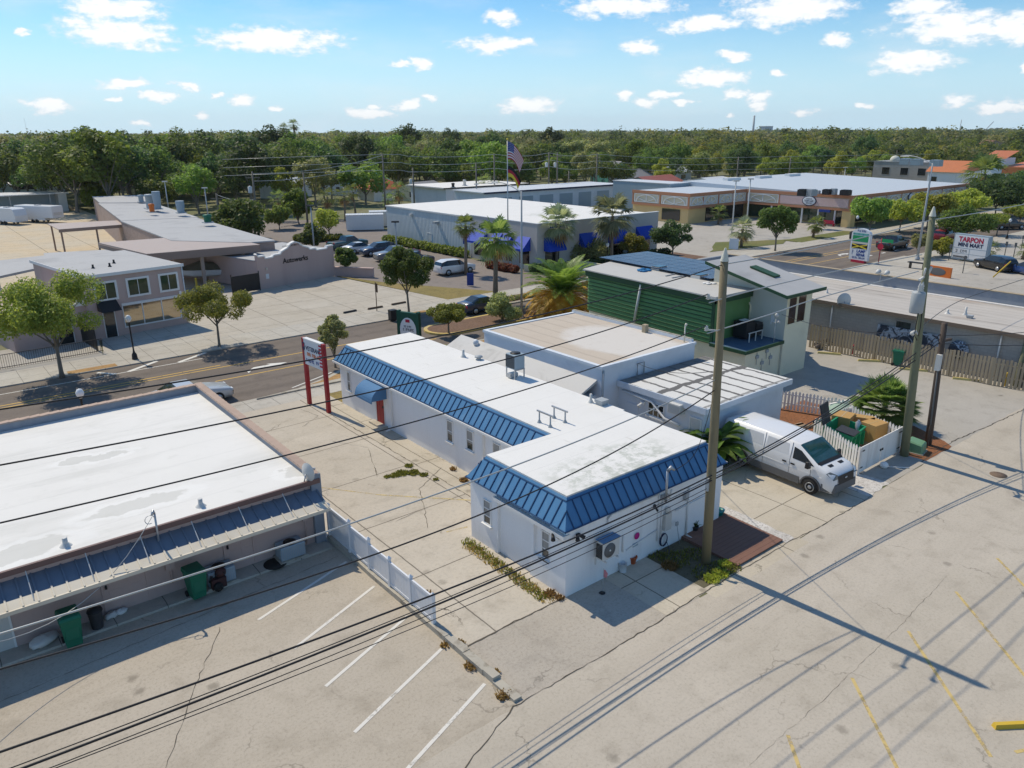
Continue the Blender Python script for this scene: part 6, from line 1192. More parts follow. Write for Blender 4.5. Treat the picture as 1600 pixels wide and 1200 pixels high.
b = thing('red_roof_house', 'house with a bright orange red hipped roof among palms', 'house', G(595, 312)); MB().box(-4,4,-4,4,0,2.8).build('wall', K['stucco'], b); MB().add([(-4.7,-4.7,2.7),(4.7,-4.7,2.7),(4.7,4.7,2.7),(-4.7,4.7,2.7),(0,0,5.6)], [(0,1,4),(1,2,4),(2,3,4),(3,0,4)]).build('roof', mat('orange red shingle', (.42,.10,.045), var=.15, scale=3), b)
for k, (x0, y0, l, m) in enumerate(((555,362,'white storage container at the edge of the car park','signwhite'),(590,356,'grey storage container right of the white one','lightgrey'))):
    t = thing('container', l, 'container', G(x0+16, y0-3, .01), R(-28)); MB().box(-3.,3.,-1.25,1.25,.1,2.5).build('body', K[m], t, bevel=.04); MB().box(-3.05,-3.,-.9,.9,.3,2.3).build('door', K['lightgrey'], t); MB().box(-3.05,3.05,-1.3,1.3,2.5,2.56).build('roof', K['metalroof'], t)
b = thing('far_chimney', 'tall thin smokestack rising far beyond the trees', 'chimney', G(1176, 211.5)); h_ = hgt(1176, 211.5, 177); MB().lathe([(4.,0),(2.6,h_),(.1,h_)],0,0,14).build('shaft', K['grey'], b)
b = thing('power_station', 'distant pale boxy power station block on the horizon', 'building', G(1196, 211.5)); h_ = hgt(1196, 211.5, 198); MB().box(-22,22,-10,10,0,h_).build('wall', K['greyblue'], b); MB().box(-22.5,22.5,-10.5,10.5,h_,h_+2).build('roof', K['lightgrey'], b)
b = thing('radio_mast', 'thin lattice mast above the trees at the far left', 'mast', G(45, 218)); h_ = hgt(45, 218, 182); MB().tube([(0,0,0),(-1.5,1,h_)], [.5,.2], 6).build('mast', K['steel'], b)
for k, (px, tp) in enumerate(((1498,187),(1530,190))): b = thing('crane', ('upright distant crane mast on the right horizon','leaning distant crane jib on the right horizon')[k], 'crane', G(px, 213)); h_ = hgt(px, 213, tp); MB().tube([(0,0,0),(0 if k == 0 else 12,0 if k == 0 else -20,h_)], .8, 6).build('mast', K['grey'], b)
# ------------------------------------------------------------------ vegetation
def np_mesh(name, V, Fq, mats, midx=None, Ft=None):
    """mesh from numpy quads"""
    me = bpy.data.meshes.new(name); V = np.asarray(V, np.float32); Fq = np.asarray(Fq, np.int32)
    me.vertices.add(len(V)); me.vertices.foreach_set('co', V.ravel()); me.loops.add(Fq.size); me.loops.foreach_set('vertex_index', Fq.ravel())
    me.polygons.add(len(Fq)); me.polygons.foreach_set('loop_start', np.arange(0, Fq.size, 4, dtype=np.int32)); me.polygons.foreach_set('loop_total', np.full(len(Fq), 4, np.int32))
    for m_ in mats: me.materials.append(m_)
    if midx is not None: me.polygons.foreach_set('material_index', np.asarray(midx, np.int32))
    me.update(calc_edges=True); me.validate(); return me
def leaves(rng, blobs, n, leaf, up=.35, shell=.55, flat=1.0):
    """diamond leaf cards through the outer part of overlapping blobs"""
    bl = np.array(blobs, float); vol = (bl[:,3]*bl[:,4]*bl[:,5])**(2/3); pick = rng.choice(len(bl), n, p=vol/vol.sum()); b = bl[pick]
    d = rng.normal(size=(n,3)); d /= np.linalg.norm(d, axis=1)[:,None]; rad = shell+(1-shell)*rng.random(n)**.7; rad *= rng.uniform(.86, 1.12, n)
    P = b[:,:3]+d*rad[:,None]*b[:,3:6]
    nr = d*.75+rng.normal(size=(n,3))*.55+np.array([0,0,up]); nr /= np.linalg.norm(nr, axis=1)[:,None]
    a = np.cross(nr, rng.normal(size=(n,3))); a /= np.linalg.norm(a, axis=1)[:,None]; c = np.cross(nr, a); s = (leaf*rng.uniform(.55, 1.35, n))[:,None]
    Q = np.stack([P-a*s*.6, P+c*s*.38-a*s*.05, P+a*s*.65+nr*s*.08, P-c*s*.38+a*s*.08], 1)
    return Q.reshape(-1,3)
def quads(n): return np.arange(4*n).reshape(-1,4)
def tubes_np(mb): return np.array(mb.v), mb.f
def make_blobs(rng, r, h, z0, k, core=.55, size=(.34,.5)):
    out = [(0,0,z0+h*.5,r*core,r*core,h*.42)]
    for i in range(k):
        a = rng.uniform(0, 2*math.pi); e = math.asin(rng.uniform(-.55,1)); q = rng.uniform(.62,.86); s = rng.uniform(*size)
        out.append((r*q*math.cos(a)*math.cos(e), r*q*math.sin(a)*math.cos(e), z0+h*.5+h*.5*q*math.sin(e), r*s, r*s, min(r*s, h*.34)*rng.uniform(.7,1.)))
    return out
def trunk_mb(rng, h, r, z0, ch, cr, limbs=6):
    mb = MB(); w1, w2 = rng.uniform(-.12,.12,2)*h*.2; top = (w1,w2,z0+ch*.35)
    mb.tube([(0,0,-.1),(0,0,.15*z0),(w1*.5,w2*.5,z0*.7),top], [r*1.45,r*1.05,r*.85,r*.6], 8)
    for i in range(limbs):
        a = 2*math.pi*(i+rng.uniform(-.3,.3))/limbs; q = rng.uniform(.5,.8); s = z0*rng.uniform(.72,1.0); b = np.array((w1*s/z0*.6, w2*s/z0*.6, s)); e = np.array((cr*q*math.cos(a), cr*q*math.sin(a), z0+ch*rng.uniform(.3,.72))); m_ = (b+e)/2+np.array((0,0,ch*.06))
        mb.tube([b, m_, e], [r*.5, r*.34, r*.12], 6)
    return mb
def tree_parts(seed, H, cr, z0, n, leaf, lm, bark, k=11, tr=None, size=(.34,.5), core=.55):
    rng = np.random.default_rng(seed); ch = H-z0; bl = make_blobs(rng, cr, ch, z0, k, core, size)
    me = np_mesh('crown', leaves(rng, bl, n, leaf), quads(n), [K[lm]])
    return trunk_mb(rng, H, tr or (.05+.012*H), z0, ch, cr), me, bark
def tree(name, label, cat, loc, seed, H, cr, z0, n, leaf, lm, bark='barkgrey', group=None, **kw):
    t = thing(name, label, cat, loc, 0, group); tb, me, bk = tree_parts(seed, H, cr, z0, n, leaf, lm, bark, **kw)
    tb.build('trunk', K[bk], t); o = bpy.data.objects.new('crown', me); C.objects.link(o); o.parent = t; return t
def ptree(px, py, top, wpx, label, seed, lm='l_street', z0=.38, n=4500, leaf=.22, name='street_tree', cat='tree', z=.09, bark='barkgrey', group=None, **kw):
    b = G(px, py, z); H = hgt(px, py, top); dist = (b-Vector((0,0,CAMH))).length; cr = wpx/2*dist/FPX/1.02
    return tree(name, label, cat, b, seed, H*.99, cr, H*z0, n, leaf, lm, bark, group, **kw)
ptree(97, 588, 430, 142, 'large leafy street tree at the left in front of the iron railing', 1, 'l_street', .34, 21000, .135, k=22, tr=.13, size=(.2,.34), core=.34)
ptree(343, 541, 450, 110, 'small spreading street tree in front of the mauve shop', 2, 'l_street', .45, 12000, .125, k=20, tr=.09, size=(.2,.32), core=.4)
ptree(524, 572, 486, 42, 'slim upright street tree next to the red sign', 3, 'l_olive', .2, 5200, .13, z=.1, k=14, tr=.06, size=(.28,.45), core=.4)
ptree(639, 490, 385, 82, 'round crowned oak on the verge by the car park drive', 4, 'l_oak', .36, 15000, .15, k=20, tr=.1, size=(.22,.36), core=.36)
ptree(541, 428, 383, 32, 'narrow young oak at the end of the workshop', 5, 'l_oak', .2, 3200, .24, k=9)
ptree(701, 520, 477, 62, 'low umbrella shaped tree in the planted median', 6, 'l_street', .42, 7500, .13, z=.16, k=15, size=(.22,.36))
ptree(786, 503, 463, 54, 'shaggy bush in the planted strip behind the dark car', 7, 'l_olive', .1, 6500, .15, z=.13, name='shrub', cat='shrub', k=10)
ptree(1050, 405, 347, 66, 'dark round tree beside the blue awning shop corner', 8, 'l_dark', .3, 8500, .2, k=16, size=(.24,.38))
ptree(916, 412, 374, 62, 'grey olive green bush in front of the blue awnings', 9, 'l_olive', .08, 7000, .19, name='shrub', cat='shrub', k=11)
ptree(988, 408, 363, 40, 'yellow green bush at the right end of the blue awnings', 10, 'l_yel', .1, 5600, .19, name='shrub', cat='shrub', k=9)
ptree(467, 349, 287, 44, 'bright green cone shaped cypress at the road bend', 11, 'l_cone', .06, 5200, .4, name='cypress', k=12, size=(.3,.42))
ptree(1211, 392, 322, 58, 'dark street tree in front of the plaza window arcade', 12, 'l_oak', .34, 7000, .25, k=16, size=(.24,.38))
ptree(1357, 368, 310, 56, 'street tree hiding the middle of the plaza arcade', 13, 'l_oak2', .3, 4200, .36, k=11); ptree(1405, 362, 314, 52, 'yellowish street tree right of the plaza corner', 14, 'l_yel', .34, 3600, .36, k=11); ptree(1448, 356, 304, 62, 'wide yellow green tree beside the tall street light', 15, 'l_yel', .34, 4000, .4, k=11); ptree(1502, 350, 300, 56, 'yellow green tree at the end of the plaza arcade', 16, 'l_yel', .34, 3600, .4, k=11)
ptree(1506, 378, 325, 66, 'bushy dark green tree behind the mini mart sign', 17, 'l_oak', .2, 4600, .32, k=12, z=.02); ptree(1557, 368, 335, 44, 'small thin tree by the parked dark vehicle', 18, 'l_street', .5, 2200, .28, k=8, z=.02); ptree(1432, 402, 365, 34, 'small olive tree at the foot of the tall street light', 19, 'l_olive', .4, 1900, .25, k=8, z=.02); ptree(1592, 352, 318, 44, 'pale green tree at the right edge by the parking lot', 20, 'l_street', .35, 2600, .32, k=9, z=.02)
ptree(1555, 335, 283, 90, 'large dark tree left of the pale church block', 22, 'l_dark', .25, 5200, .5, k=13); ptree(1588, 310, 268, 80, 'dark tree in front of the orange church roof', 23, 'l_dark', .2, 4600, .5, k=12)
ptree(152, 327, 287, 44, 'bright lime green shrub at the end of the brick halls', 24, 'l_lime', .05, 3400, .5, name='shrub', cat='shrub', k=11); ptree(437, 358, 322, 40, 'young green tree beside the hall roof', 25, 'l_oak2', .15, 3000, .34, k=9); ptree(492, 392, 352, 40, 'leafy dark shrub right behind the workshop gable', 26, 'l_oak', .1, 3000, .3, k=9, name='shrub', cat='shrub'); ptree(385, 375, 315, 82, 'round dark green tree beside the brick hall', 27, 'l_oak', .15, 5200, .4, k=12); ptree(515, 372, 330, 44, 'thin yellow leaved tree on the dry verge', 28, 'l_yel', .3, 2400, .3, k=9)
ptree(690, 560, 540, 34, 'yellow green palm like shrub at the far corner of the office', 31, 'l_yel', .1, 1500, .2, name='shrub', cat='shrub', k=7, z=.0)
ptree(1472, 401, 374, 36, 'round yellow green shrub left of the mini mart sign', 32, 'l_yel', .05, 2600, .26, name='shrub', cat='shrub', k=9, z=.02)
# palms
def fan_frond(rng, Q, M, base, az, el, pet, L, nb=13, droop=.35, mi=0, spread=1.25):
    d = np.array((math.cos(az)*math.cos(el), math.sin(az)*math.cos(el), math.sin(el))); s = np.array((-math.sin(az), math.cos(az), 0)); u = np.cross(d, s)*-1
    e = base+d*pet; w_ = s*.018*L; Q.append([base-w_, base+w_, e+w_, e-w_]); M.append(mi)
    for i in range(nb):
        a = (i/(nb-1)-.5)*2*spread; dd = d*math.cos(a)+s*math.sin(a); l = L*(1-.25*abs(a)/spread)*rng.uniform(.85,1.1); n_ = np.cross(dd, u); wv = n_*L*.045*1.1
        mid = e+dd*l*.55+u*.05*L; tip = e+dd*l+np.array((0,0,-droop*l))
        Q.append([e, mid-wv, tip, mid+wv]); M.append(mi)
def palm_crown(seed, L, n, nb=13, el=(-.75,1.35), pet=.6, droop=.35, dead=0, mats=('l_palm','l_dead')):
    rng = np.random.default_rng(seed); Q, M = [], []
    for i in range(n):
        az = i*2.39996+rng.uniform(-.2,.2); t = (i+.5)/n; e = el[1]-(el[1]-el[0])*t+rng.uniform(-.12,.12); fan_frond(rng, Q, M, np.array((0,0,0.)), az, e, L*pet*rng.uniform(.8,1.15), L*rng.uniform(.8,1.1), nb, droop)
    for i in range(dead): fan_frond(rng, Q, M, np.array((0,0,-.15)), rng.uniform(0,6.28), rng.uniform(-1.35,-.9), L*.5, L*.75, 9, .3, 1)
    return np_mesh('crown', np.array(Q).reshape(-1,3), quads(len(Q)), [K[m_] for m_ in mats], M)
def palm(name, label, loc, H, L, seed, n=26, dead=5, mats=('l_palm','l_dead'), tr=.17, group=None, **kw):
    t = thing(name, label, 'palm', loc, 0, group); rng = np.random.default_rng(seed); lx_, ly_ = rng.uniform(-.25,.25,2)
    MB().tube([(0,0,-.1),(lx_*.3,ly_*.3,H*.4),(lx_*.8,ly_*.8,H*.8),(lx_,ly_,H)], [tr*1.35,tr,tr*.95,tr*1.15], 10).build('trunk', K['palmbark'], t)
    o = bpy.data.objects.new('crown', palm_crown(seed, L, n, dead=dead, mats=mats, **kw)); C.objects.link(o); o.parent = t; o.location = (lx_,ly_,H); return t
def ppalm(px, py, cy, wpx, name, label, seed, z=.09, **kw):
    b = G(px, py, z); H = hgt(px, py, cy); dist = (b-Vector((0,0,CAMH))).length; L = wpx/2*dist/FPX/1.35; return palm(name, label, b, H, L, seed, **kw)
ppalm(728, 428, 354, 44, 'sabal_palm', 'single sabal palm in front of the grey ribbed wall', 41, n=26); ppalm(774, 474, 374, 78, 'fan_palm', 'big bluish fan palm left of the tall street light', 42, n=26, dead=6, tr=.22, nb=15)
ppalm(869, 418, 350, 70, 'fan_palm', 'grey green fan palm in front of the shop lettering', 43, n=28, dead=8, mats=('l_palmg','l_dead'), nb=15); ppalm(955, 416, 338, 80, 'fan_palm', 'tallest grey green fan palm at the middle of the blue awnings', 44, n=28, dead=6, mats=('l_palmg','l_dead'), nb=15)
ppalm(1158, 385, 358, 44, 'sabal_palm', 'low bushy palm on the grass island before the plaza', 45, n=24, dead=8, mats=('l_palmg','l_dead')); ppalm(1270, 371, 350, 32, 'sabal_palm', 'short palm on the lawn at the plaza corner', 46, n=22, dead=5); ppalm(1122, 350, 333, 32, 'sabal_palm', 'small palm against the tan arcade wall', 47, n=20, dead=2); ppalm(1530, 325, 272, 62, 'tall_palm', 'tall palm with a shaggy skirt near the church', 48, n=28, dead=22, tr=.3)
for k, (px, py, cy, w_, l) in enumerate(((437,345,310,32,'young palm left of the bright cypress'),(512,342,308,38,'left palm of the pair on the dry grass'),(540,345,306,36,'right palm of the pair on the dry grass'),(556,338,300,32,'palm in front of the red roofed house'),(625,330,298,40,'bushy palm right of the red roofed house'),(607,336,312,26,'small palm in front of the orange red roof'),(755,318,286,34,'palm beside the white lettered workshop'),(775,318,296,30,'short palm behind the grey metal shop roof'),(1012,278,254,34,'palm in the middle distance above the red roof'),(1045,275,252,28,'palm beside the white roofed cottage'))): ppalm(px, py, cy, w_, 'sabal_palm', l, 50+k, n=20, dead=3, nb=9)
for k, (px, py, cy, w_, l) in enumerate(((1360,395,383,22,'tiny palm near'),)): pass
ppalm(1546, 402, 390, 34, 'young_palm', 'spiky young palm right of the mini mart sign', 63, n=18, dead=2, z=.02, nb=9); ppalm(1598, 405, 392, 26, 'young_palm', 'spiky young palm at the right edge of the parking lot', 64, n=16, dead=2, z=.02, nb=9)
# date palm with yellowing lower fronds
def pinnate(rng, Q, M, base, az, el, L, mi, nl=26, wl=.5, curve=1.0):
    pts = []; p = np.array(base, float); e = el; st = L/12
    for i in range(13):
        pts.append(p.copy()); d = np.array((math.cos(az)*math.cos(e), math.sin(az)*math.cos(e), math.sin(e))); p = p+d*st; e -= curve*.09*(1+i*.08)
    s = np.array((-math.sin(az), math.cos(az), 0.))
    for a, b in zip(pts[:-1], pts[1:]): w_ = s*.025; Q.append([a-w_, a+w_, b+w_*.8, b-w_*.8]); M.append(mi)
    for j in range(nl):
        f = .12+.88*j/nl; i = min(11, int(f*12)); a = pts[i]+(pts[i+1]-pts[i])*(f*12-i); d = pts[i+1]-pts[i]; d /= np.linalg.norm(d); u = np.cross(d, s); l = L*wl*.5*math.sin(math.pi*min(1,.2+.78*f))*rng.uniform(.85,1.1)
        for sg in (-1, 1):
            v = d*.62+s*sg*.72-u*.22*-1+np.array((0,0,-.12)); v /= np.linalg.norm(v); wv = d*.075; mid = a+v*l*.5+np.array((0,0,.02)); tip = a+v*l+np.array((0,0,-.16*l)); Q.append([a-wv*.5, mid-wv, tip, mid+wv]); M.append(mi)
def date_palm(label, loc, H, L, seed, n=62):
    rng = np.random.default_rng(seed); t = thing('date_palm', label, 'palm', loc); MB().lathe([(.5,-.1),(.42,.5),(.45,H*.7),(.55,H),(.1,H+.2)],0,0,14).build('trunk', K['palmbark'], t); Q, M = [], []
    for i in range(n):
        f = (i+.5)/n; el = 1.45-1.85*f+rng.uniform(-.1,.1); yel = 1 if f > .44+rng.uniform(-.06,.06) else 0; pinnate(rng, Q, M, (0,0,H), i*2.39996, el, L*rng.uniform(.85,1.08)*(1-.12*f), yel, curve=.75+.4*f)
    o = bpy.data.objects.new('crown', np_mesh('crown', np.array(Q).reshape(-1,3), quads(len(Q)), [K['l_date'], K['l_palmy']], M)); C.objects.link(o); o.parent = t; return t
date_palm('broad date palm with green top and yellow lower fronds', G(878, 494, .1), 1.7, 4.4, 71, 96)
def shrub_palm(label, loc, L, seed, n=40, H=.5, m=('l_palm','l_dead')):
    t = thing('fan_palm_shrub', label, 'palm', loc); MB().lathe([(.16,-.05),(.13,H),(.05,H+.1)],0,0,10).build('trunk', K['palmbark'], t); o = bpy.data.objects.new('crown', palm_crown(seed, L, n, 19, (-.35,1.5), .85, .16, 6, m)); C.objects.link(o); o.parent = t; o.location = (0,0,H); return t
shrub_palm('bushy green fan palm between the two utility poles', (40.1,17.4,0), 1.08, 81, 100, 1.0)
# banana plants by the white wing
def banana(label, loc, H, seed, n=11):
    rng = np.random.default_rng(seed); t = thing('banana_plant', label, 'plant', loc); MB().tube([(0,0,0),(.05,0,H*.35)], [.12,.07], 8).build('stem', K['l_banana'], t); Q = []
    for i in range(n):
        az = rng.uniform(0,6.28); el = rng.uniform(.6,1.35); L = H*rng.uniform(.6,.85); p = np.array((0,0,H*rng.uniform(.15,.35))); e = el; s = np.array((-math.sin(az), math.cos(az), 0)); pts = []
        for j in range(8): pts.append(p.copy()); p = p+np.array((math.cos(az)*math.cos(e), math.sin(az)*math.cos(e), math.sin(e)))*L/7; e -= .24
        for j in range(7):
            w0, w1 = (.05 if j == 0 else .22*math.sin(math.pi*min(1,(j+.6)/8.))+.02)*H*.42, (.22*math.sin(math.pi*min(1,(j+1.6)/8.))+.01)*H*.42; dz = np.array((0,0,.06))
            Q.append([pts[j], pts[j]+s*w0+dz, pts[j+1]+s*w1+dz, pts[j+1]]); Q.append([pts[j], pts[j+1], pts[j+1]-s*w1+dz, pts[j]-s*w0+dz])
    o = bpy.data.objects.new('leaf_crown', np_mesh('leaf_crown', np.array(Q).reshape(-1,3), quads(len(Q)), [K['l_banana']])); C.objects.link(o); o.parent = t; return t
banana('tall banana plant at the corner of the white wing behind the van', (29.0,20.05,0), 2.9, 91, 18); banana('second banana clump left of the van rear', (28.3,20.1,0), 2.5, 92, 14); banana('low broad leaved plant behind the van roof', (32.4,20.1,0), 1.1, 93, 10)
ptree(1128, 722, 700, 40, 'dark low bush under the banana plants', 94, 'l_dark', .05, 1500, .16, name='shrub', cat='shrub', z=0, k=8)
# hedges, beds and weeds
def hedge(label, poly, h, m='l_hedge', n=3000, leaf=.2, seed=0, wd=.8, name='hedge', kind=None, cat='hedge'):
    rng = np.random.default_rng(seed); bl = []
    for a, b in zip(poly[:-1], poly[1:]):
        L = math.dist(a, b); k = max(2, int(L/(wd*.6)))
        for i in range(k): f = (i+rng.uniform(.2,.8))/k; bl.append((a[0]+(b[0]-a[0])*f+rng.uniform(-.1,.1), a[1]+(b[1]-a[1])*f+rng.uniform(-.1,.1), h*.5, wd*.55*rng.uniform(.85,1.15), wd*.55*rng.uniform(.85,1.15), h*.55*rng.uniform(.85,1.15)))
    V = leaves(rng, bl, n, leaf, shell=.75); V[:,2] = np.maximum(V[:,2], .02); o = bpy.data.objects.new(name, np_mesh(name, V, quads(n), [K[m]])); C.objects.link(o); return tag(o, label, cat, kind=kind)
hedge('clipped hedge along the foot of the grey ribbed wall', [(56.3,99),(56.4,90),(56.6,79.5)], 1.1, n=6500, leaf=.28, seed=1, wd=1.3); hedge('low hedge at the back of the car park', [(46.5,108),(52,104)], 1.0, n=3000, leaf=.3, seed=2, wd=1.5)
hedge('row of rust coloured shrubs beside the white vehicle', [(54.2,71.2),(54.4,66.6)], .9, 'l_rust', 2400, .22, 3, .9, 'shrub_row', cat='shrubs'); hedge('dark green planting in front of the shop entrance', [(55.8,65.8),(57.2,63.8),(59.5,62.8)], 1.1, 'l_dark', 2800, .24, 4, 1.2, 'shrub_row', cat='shrubs'); hedge('planting along the shop front below the palms', [(63.8,64.4),(70,63.4),(77,63.4)], 1.1, 'l_dark', 4200, .28, 5, 1.3, 'shrub_row', cat='shrubs')
hedge('brown green tufts in the planted strip by the street', [(44.2,55.2),(50,55.4),(58,55.6)], .5, 'l_olive', 2600, .2, 6, .8, 'ground_planting', 'stuff', 'plants')
def weeds(label, poly_pts, n, m='l_weed', h=.14, leaf=.1, seed=0):
    rng = np.random.default_rng(seed); P = []
    for (x, y, r_) in poly_pts: k = max(3, int(n*r_*r_/sum(q[2]**2 for q in poly_pts))); a = rng.uniform(0,6.28,k); q = r_*np.sqrt(rng.random(k)); P.append(np.stack([x+q*np.cos(a), y+q*np.sin(a), np.zeros(k)],1))
    P = np.concatenate(P); k = len(P); a = rng.uniform(0,6.28,k); hh = h*rng.uniform(.4,1.2,k); d = np.stack([np.cos(a)*.5, np.sin(a)*.5, np.ones(k)],1)*hh[:,None]; s = np.stack([-np.sin(a), np.cos(a), np.zeros(k)],1)*(leaf*rng.uniform(.25,.5,k))[:,None]; P[:,2] = .012
    Q = np.stack([P-s*.4, P+s*.4, P+d+s*.3, P+d-s], 1).reshape(-1,3); o = bpy.data.objects.new('weeds', np_mesh('weeds', Q, quads(k), [K[m]])); C.objects.link(o); return tag(o, label, 'weeds', kind='stuff')
weeds('weeds growing along the left wall of the office', [(15.2-.02*i, 21.6-i*.42, .26) for i in range(12)], 650, seed=1, h=.1); weeds('dry weeds mixed in along the left wall of the office', [(15.05, 21.3-i*.45, .3) for i in range(11)], 900, 'l_weedd', .08, .08, 2)
weeds('wedge of weeds at the edge of the driveway slab', [(17.2,27.9,.2),(16.95,28.4,.3),(16.5,28.7,.32),(16.1,28.7,.25),(17.2,29.2,.2),(15.75,28.8,.15),(17.35,27.1,.12)], 1300, seed=3, h=.08); weeds('weeds around the foot of the nearest utility pole', [(20.6,14.3,.55),(21.3,14.1,.5),(20.4,15.6,.6),(21.2,15.4,.5),(20.1,16.2,.35),(21.6,13.9,.35)], 900, 'l_weed', .1, .08, 4); weeds('yellow tuft of grass by the brown ramp', [(21.6,14.2,.25),(20.9,13.9,.3),(20.4,13.9,.3)], 750, 'l_yel', .12, .08, 5)
weeds('tufts along the low kerb wall', [(11.35,16.7,.15),(10.95,15.6,.2),(10.95,14.0,.22),(11.4,14.9,.12),(10.9,16.9,.14),(11.5,19.0,.1)], 420, 'l_weedd', .1, .1, 6); weeds('grass tufts at the driveway edges', [(18.3,26.2,.2),(18.6,27.5,.15),(12.0,19.6,.2),(15.4,16.5,.15),(15.3,16.9,.2),(19.9,15.4,.3)], 900, 'l_weedd', .12, .1, 7)
# the wood beyond: each nearer tree on its own, the far wood as one mass
def forest_mesh(name, seed, H, cr, z0, n, leaf, lm, k=12, size=(.3,.46), core=.5):
    rng = np.random.default_rng(seed); bl = make_blobs(rng, cr, H-z0, z0, k, core, size); V = leaves(rng, bl, n, leaf, up=.75, shell=.6); tb = trunk_mb(rng, H, .22, z0, H-z0, cr, 5); F4 = [f for f in tb.f if len(f) == 4]
    off = len(tb.v); VV = np.concatenate([np.array(tb.v), V]); FF = np.concatenate([np.array(F4), quads(n)+off]); return np_mesh(name, VV, FF, [K['barkgrey'], K[lm]], np.concatenate([np.zeros(len(F4)), np.ones(n)]))
KINDS = []
for i, (H, cr, z0, lm, nm, lb) in enumerate(((12.,5.6,3.4,'l_oak','oak_tree','broad dark oak in the wood beyond the buildings'),(12.5,5.2,3.2,'l_oak2','oak_tree','brighter green oak in the wood beyond the buildings'),(11.,5.8,3.0,'l_oak','oak_tree','broad dark oak in the wood beyond the buildings'),(10.5,4.6,2.6,'l_yel','yellow_green_tree','yellow green tree in the wood beyond the buildings'),(13.,4.8,3.6,'l_dark','dark_tree','tall dark tree in the wood beyond the buildings'),(9.5,4.8,2.2,'l_oak2','oak_tree','brighter green oak in the wood beyond the buildings'),(11.5,5.0,3.,'l_olive','greyish_tree','greyish thin leaved tree in the wood beyond the buildings'))): KINDS.append((forest_mesh(nm, 200+i, H, cr, z0, 3400, .5, lm, 15, (.26,.42), .45), nm, lb, H))
rr = random.Random(77)
NEAR = [(-80,210),(0,205),(60,190),(120,180),(180,168),(260,172),(330,165),(390,160),(450,172),(520,172),(600,178),(680,192),(760,195),(850,206),(930,205),(1000,215),(1080,222),(1150,228),(1230,232),(1300,255),(1380,300),(1450,320),(1520,330),(1680,330)]
def near(px):
    for (a, da), (b, db) in zip(NEAR[:-1], NEAR[1:]):
        if a <= px <= b: return da+(db-da)*(px-a)/(b-a)
    return 300
def hpx(px): return 1.13 if px < 480 else 1.08 if px < 620 else 1.0 if px < 800 else .88 if px < 1100 else .78
keep = [(o.location.x, o.location.y) for o in bpy.data.objects if o.get('category') in ('house','building') and o.location.length > 130]
spots = []
cand = []
for _ in range(9000):
    px = rr.uniform(-70, 1670); d = rr.uniform(150, 520)
    if d < near(px): continue
    dv = ray(px, 300); hl = math.hypot(dv[0], dv[1]); cand.append((d, px, dv[0]/hl*d, dv[1]/hl*d))
cand.sort()
grid = {}
for d, px, x, y in cand:
    sp = 6.6+.008*d
    if any(math.hypot(x-a, y-b) < 11+ (5 if 200 < a < 260 and b < 120 else 0) for a, b in keep): continue
    gx, gy = int(x//8), int(y//8)
    if any(math.hypot(x-a, y-b) < sp for i in (-2,-1,0,1,2) for j in (-2,-1,0,1,2) for a, b in grid.get((gx+i, gy+j), ())): continue
    if 22 < x < 46 and y < 170: continue
    if 86 < x < 130 and y < 150: continue
    grid.setdefault((gx, gy), []).append((x, y)); spots.append((d, px, x, y))
print('forest spots', len(spots))
NIND = 300
def pick(px):
    w_ = [3,2,3,1.0,1.2,1.5,1.0] if px < 620 else [2.4,1.6,2.4,.9,1.8,1.2,1.2] if px < 1050 else [2,2,1.6,2.2,1,2,1.2]
    return rr.choices(range(7), w_)[0]
for d, px, x, y in spots[:NIND]:
    me, nm, lb, H = KINDS[pick(px)]; o = bpy.data.objects.new(nm, me); C.objects.link(o); s = rr.choice((rr.uniform(.6,.9), rr.uniform(.85,1.1), rr.uniform(1.0,1.22)))*hpx(px); o.location = (x, y, 0); o.rotation_euler = (0,0,rr.uniform(0,6.28)); o.scale = (s*rr.uniform(.92,1.15), s*rr.uniform(.92,1.15), s); tag(o, lb, 'tree', lb.replace(' in the wood', 's in the wood').replace('tree', 'tree'))
# feature trees that stand out of the wood
for k, (px, d, H, ki, l) in enumerate(((285,215,16.5,0,'tallest broad oak rising above the left wood skyline'),(330,225,16,4,'tall dark oak right of the tallest one on the left skyline'),(150,330,18,4,'dark tree clump rising at the far left skyline'),(640,330,18.5,4,'tall dark pine rising over the middle skyline'),(620,320,16.5,0,'broad dark oak under the tall pine of the middle skyline'),(705,380,17,4,'thin tall tree right of the middle skyline pine'),(860,420,17.5,4,'dark tree on the skyline right of the flags'),(1345,330,13.5,4,'dark round tree standing out above the plaza roof'))):
    dv = ray(px, 300); hl = math.hypot(dv[0], dv[1]); me, nm, lb, H0 = KINDS[ki]; o = bpy.data.objects.new(nm, me); C.objects.link(o); s = H/H0; o.location = (dv[0]/hl*d, dv[1]/hl*d, 0); o.scale = (s,s,s); o.rotation_euler = (0,0,k*1.3); tag(o, l, 'tree')
for k, (px, d, H, l) in enumerate(((452,360,17,'left one of two tall palms on the skyline'),(468,350,18.5,'right and taller one of two palms on the skyline'))):
    dv = ray(px, 300); hl = math.hypot(dv[0], dv[1]); palm('tall_palm', l, (dv[0]/hl*d, dv[1]/hl*d, 0), H, 2.2, 300+k, n=22, dead=8, nb=9, tr=.3)
rng = np.random.default_rng(9); bl = []; 
rest = spots[NIND:]
VV, MI = [], []
def far_tree(x, y, H, cr, n, leaf, mi):
    b = make_blobs(rng, cr, H*.75, H*.25, 6, .6, (.4,.6)); V = leaves(rng, b, n, leaf, up=.8, shell=.7); V[:,0] += x; V[:,1] += y; VV.append(V); MI.append(np.full(n, mi))
for d, px, x, y in rest: k = pick(px); far_tree(x, y, KINDS[k][3]*rr.uniform(.75,1.1)*hpx(px), 4.8*rr.uniform(.85,1.25), 330, 1.0, k % 5)
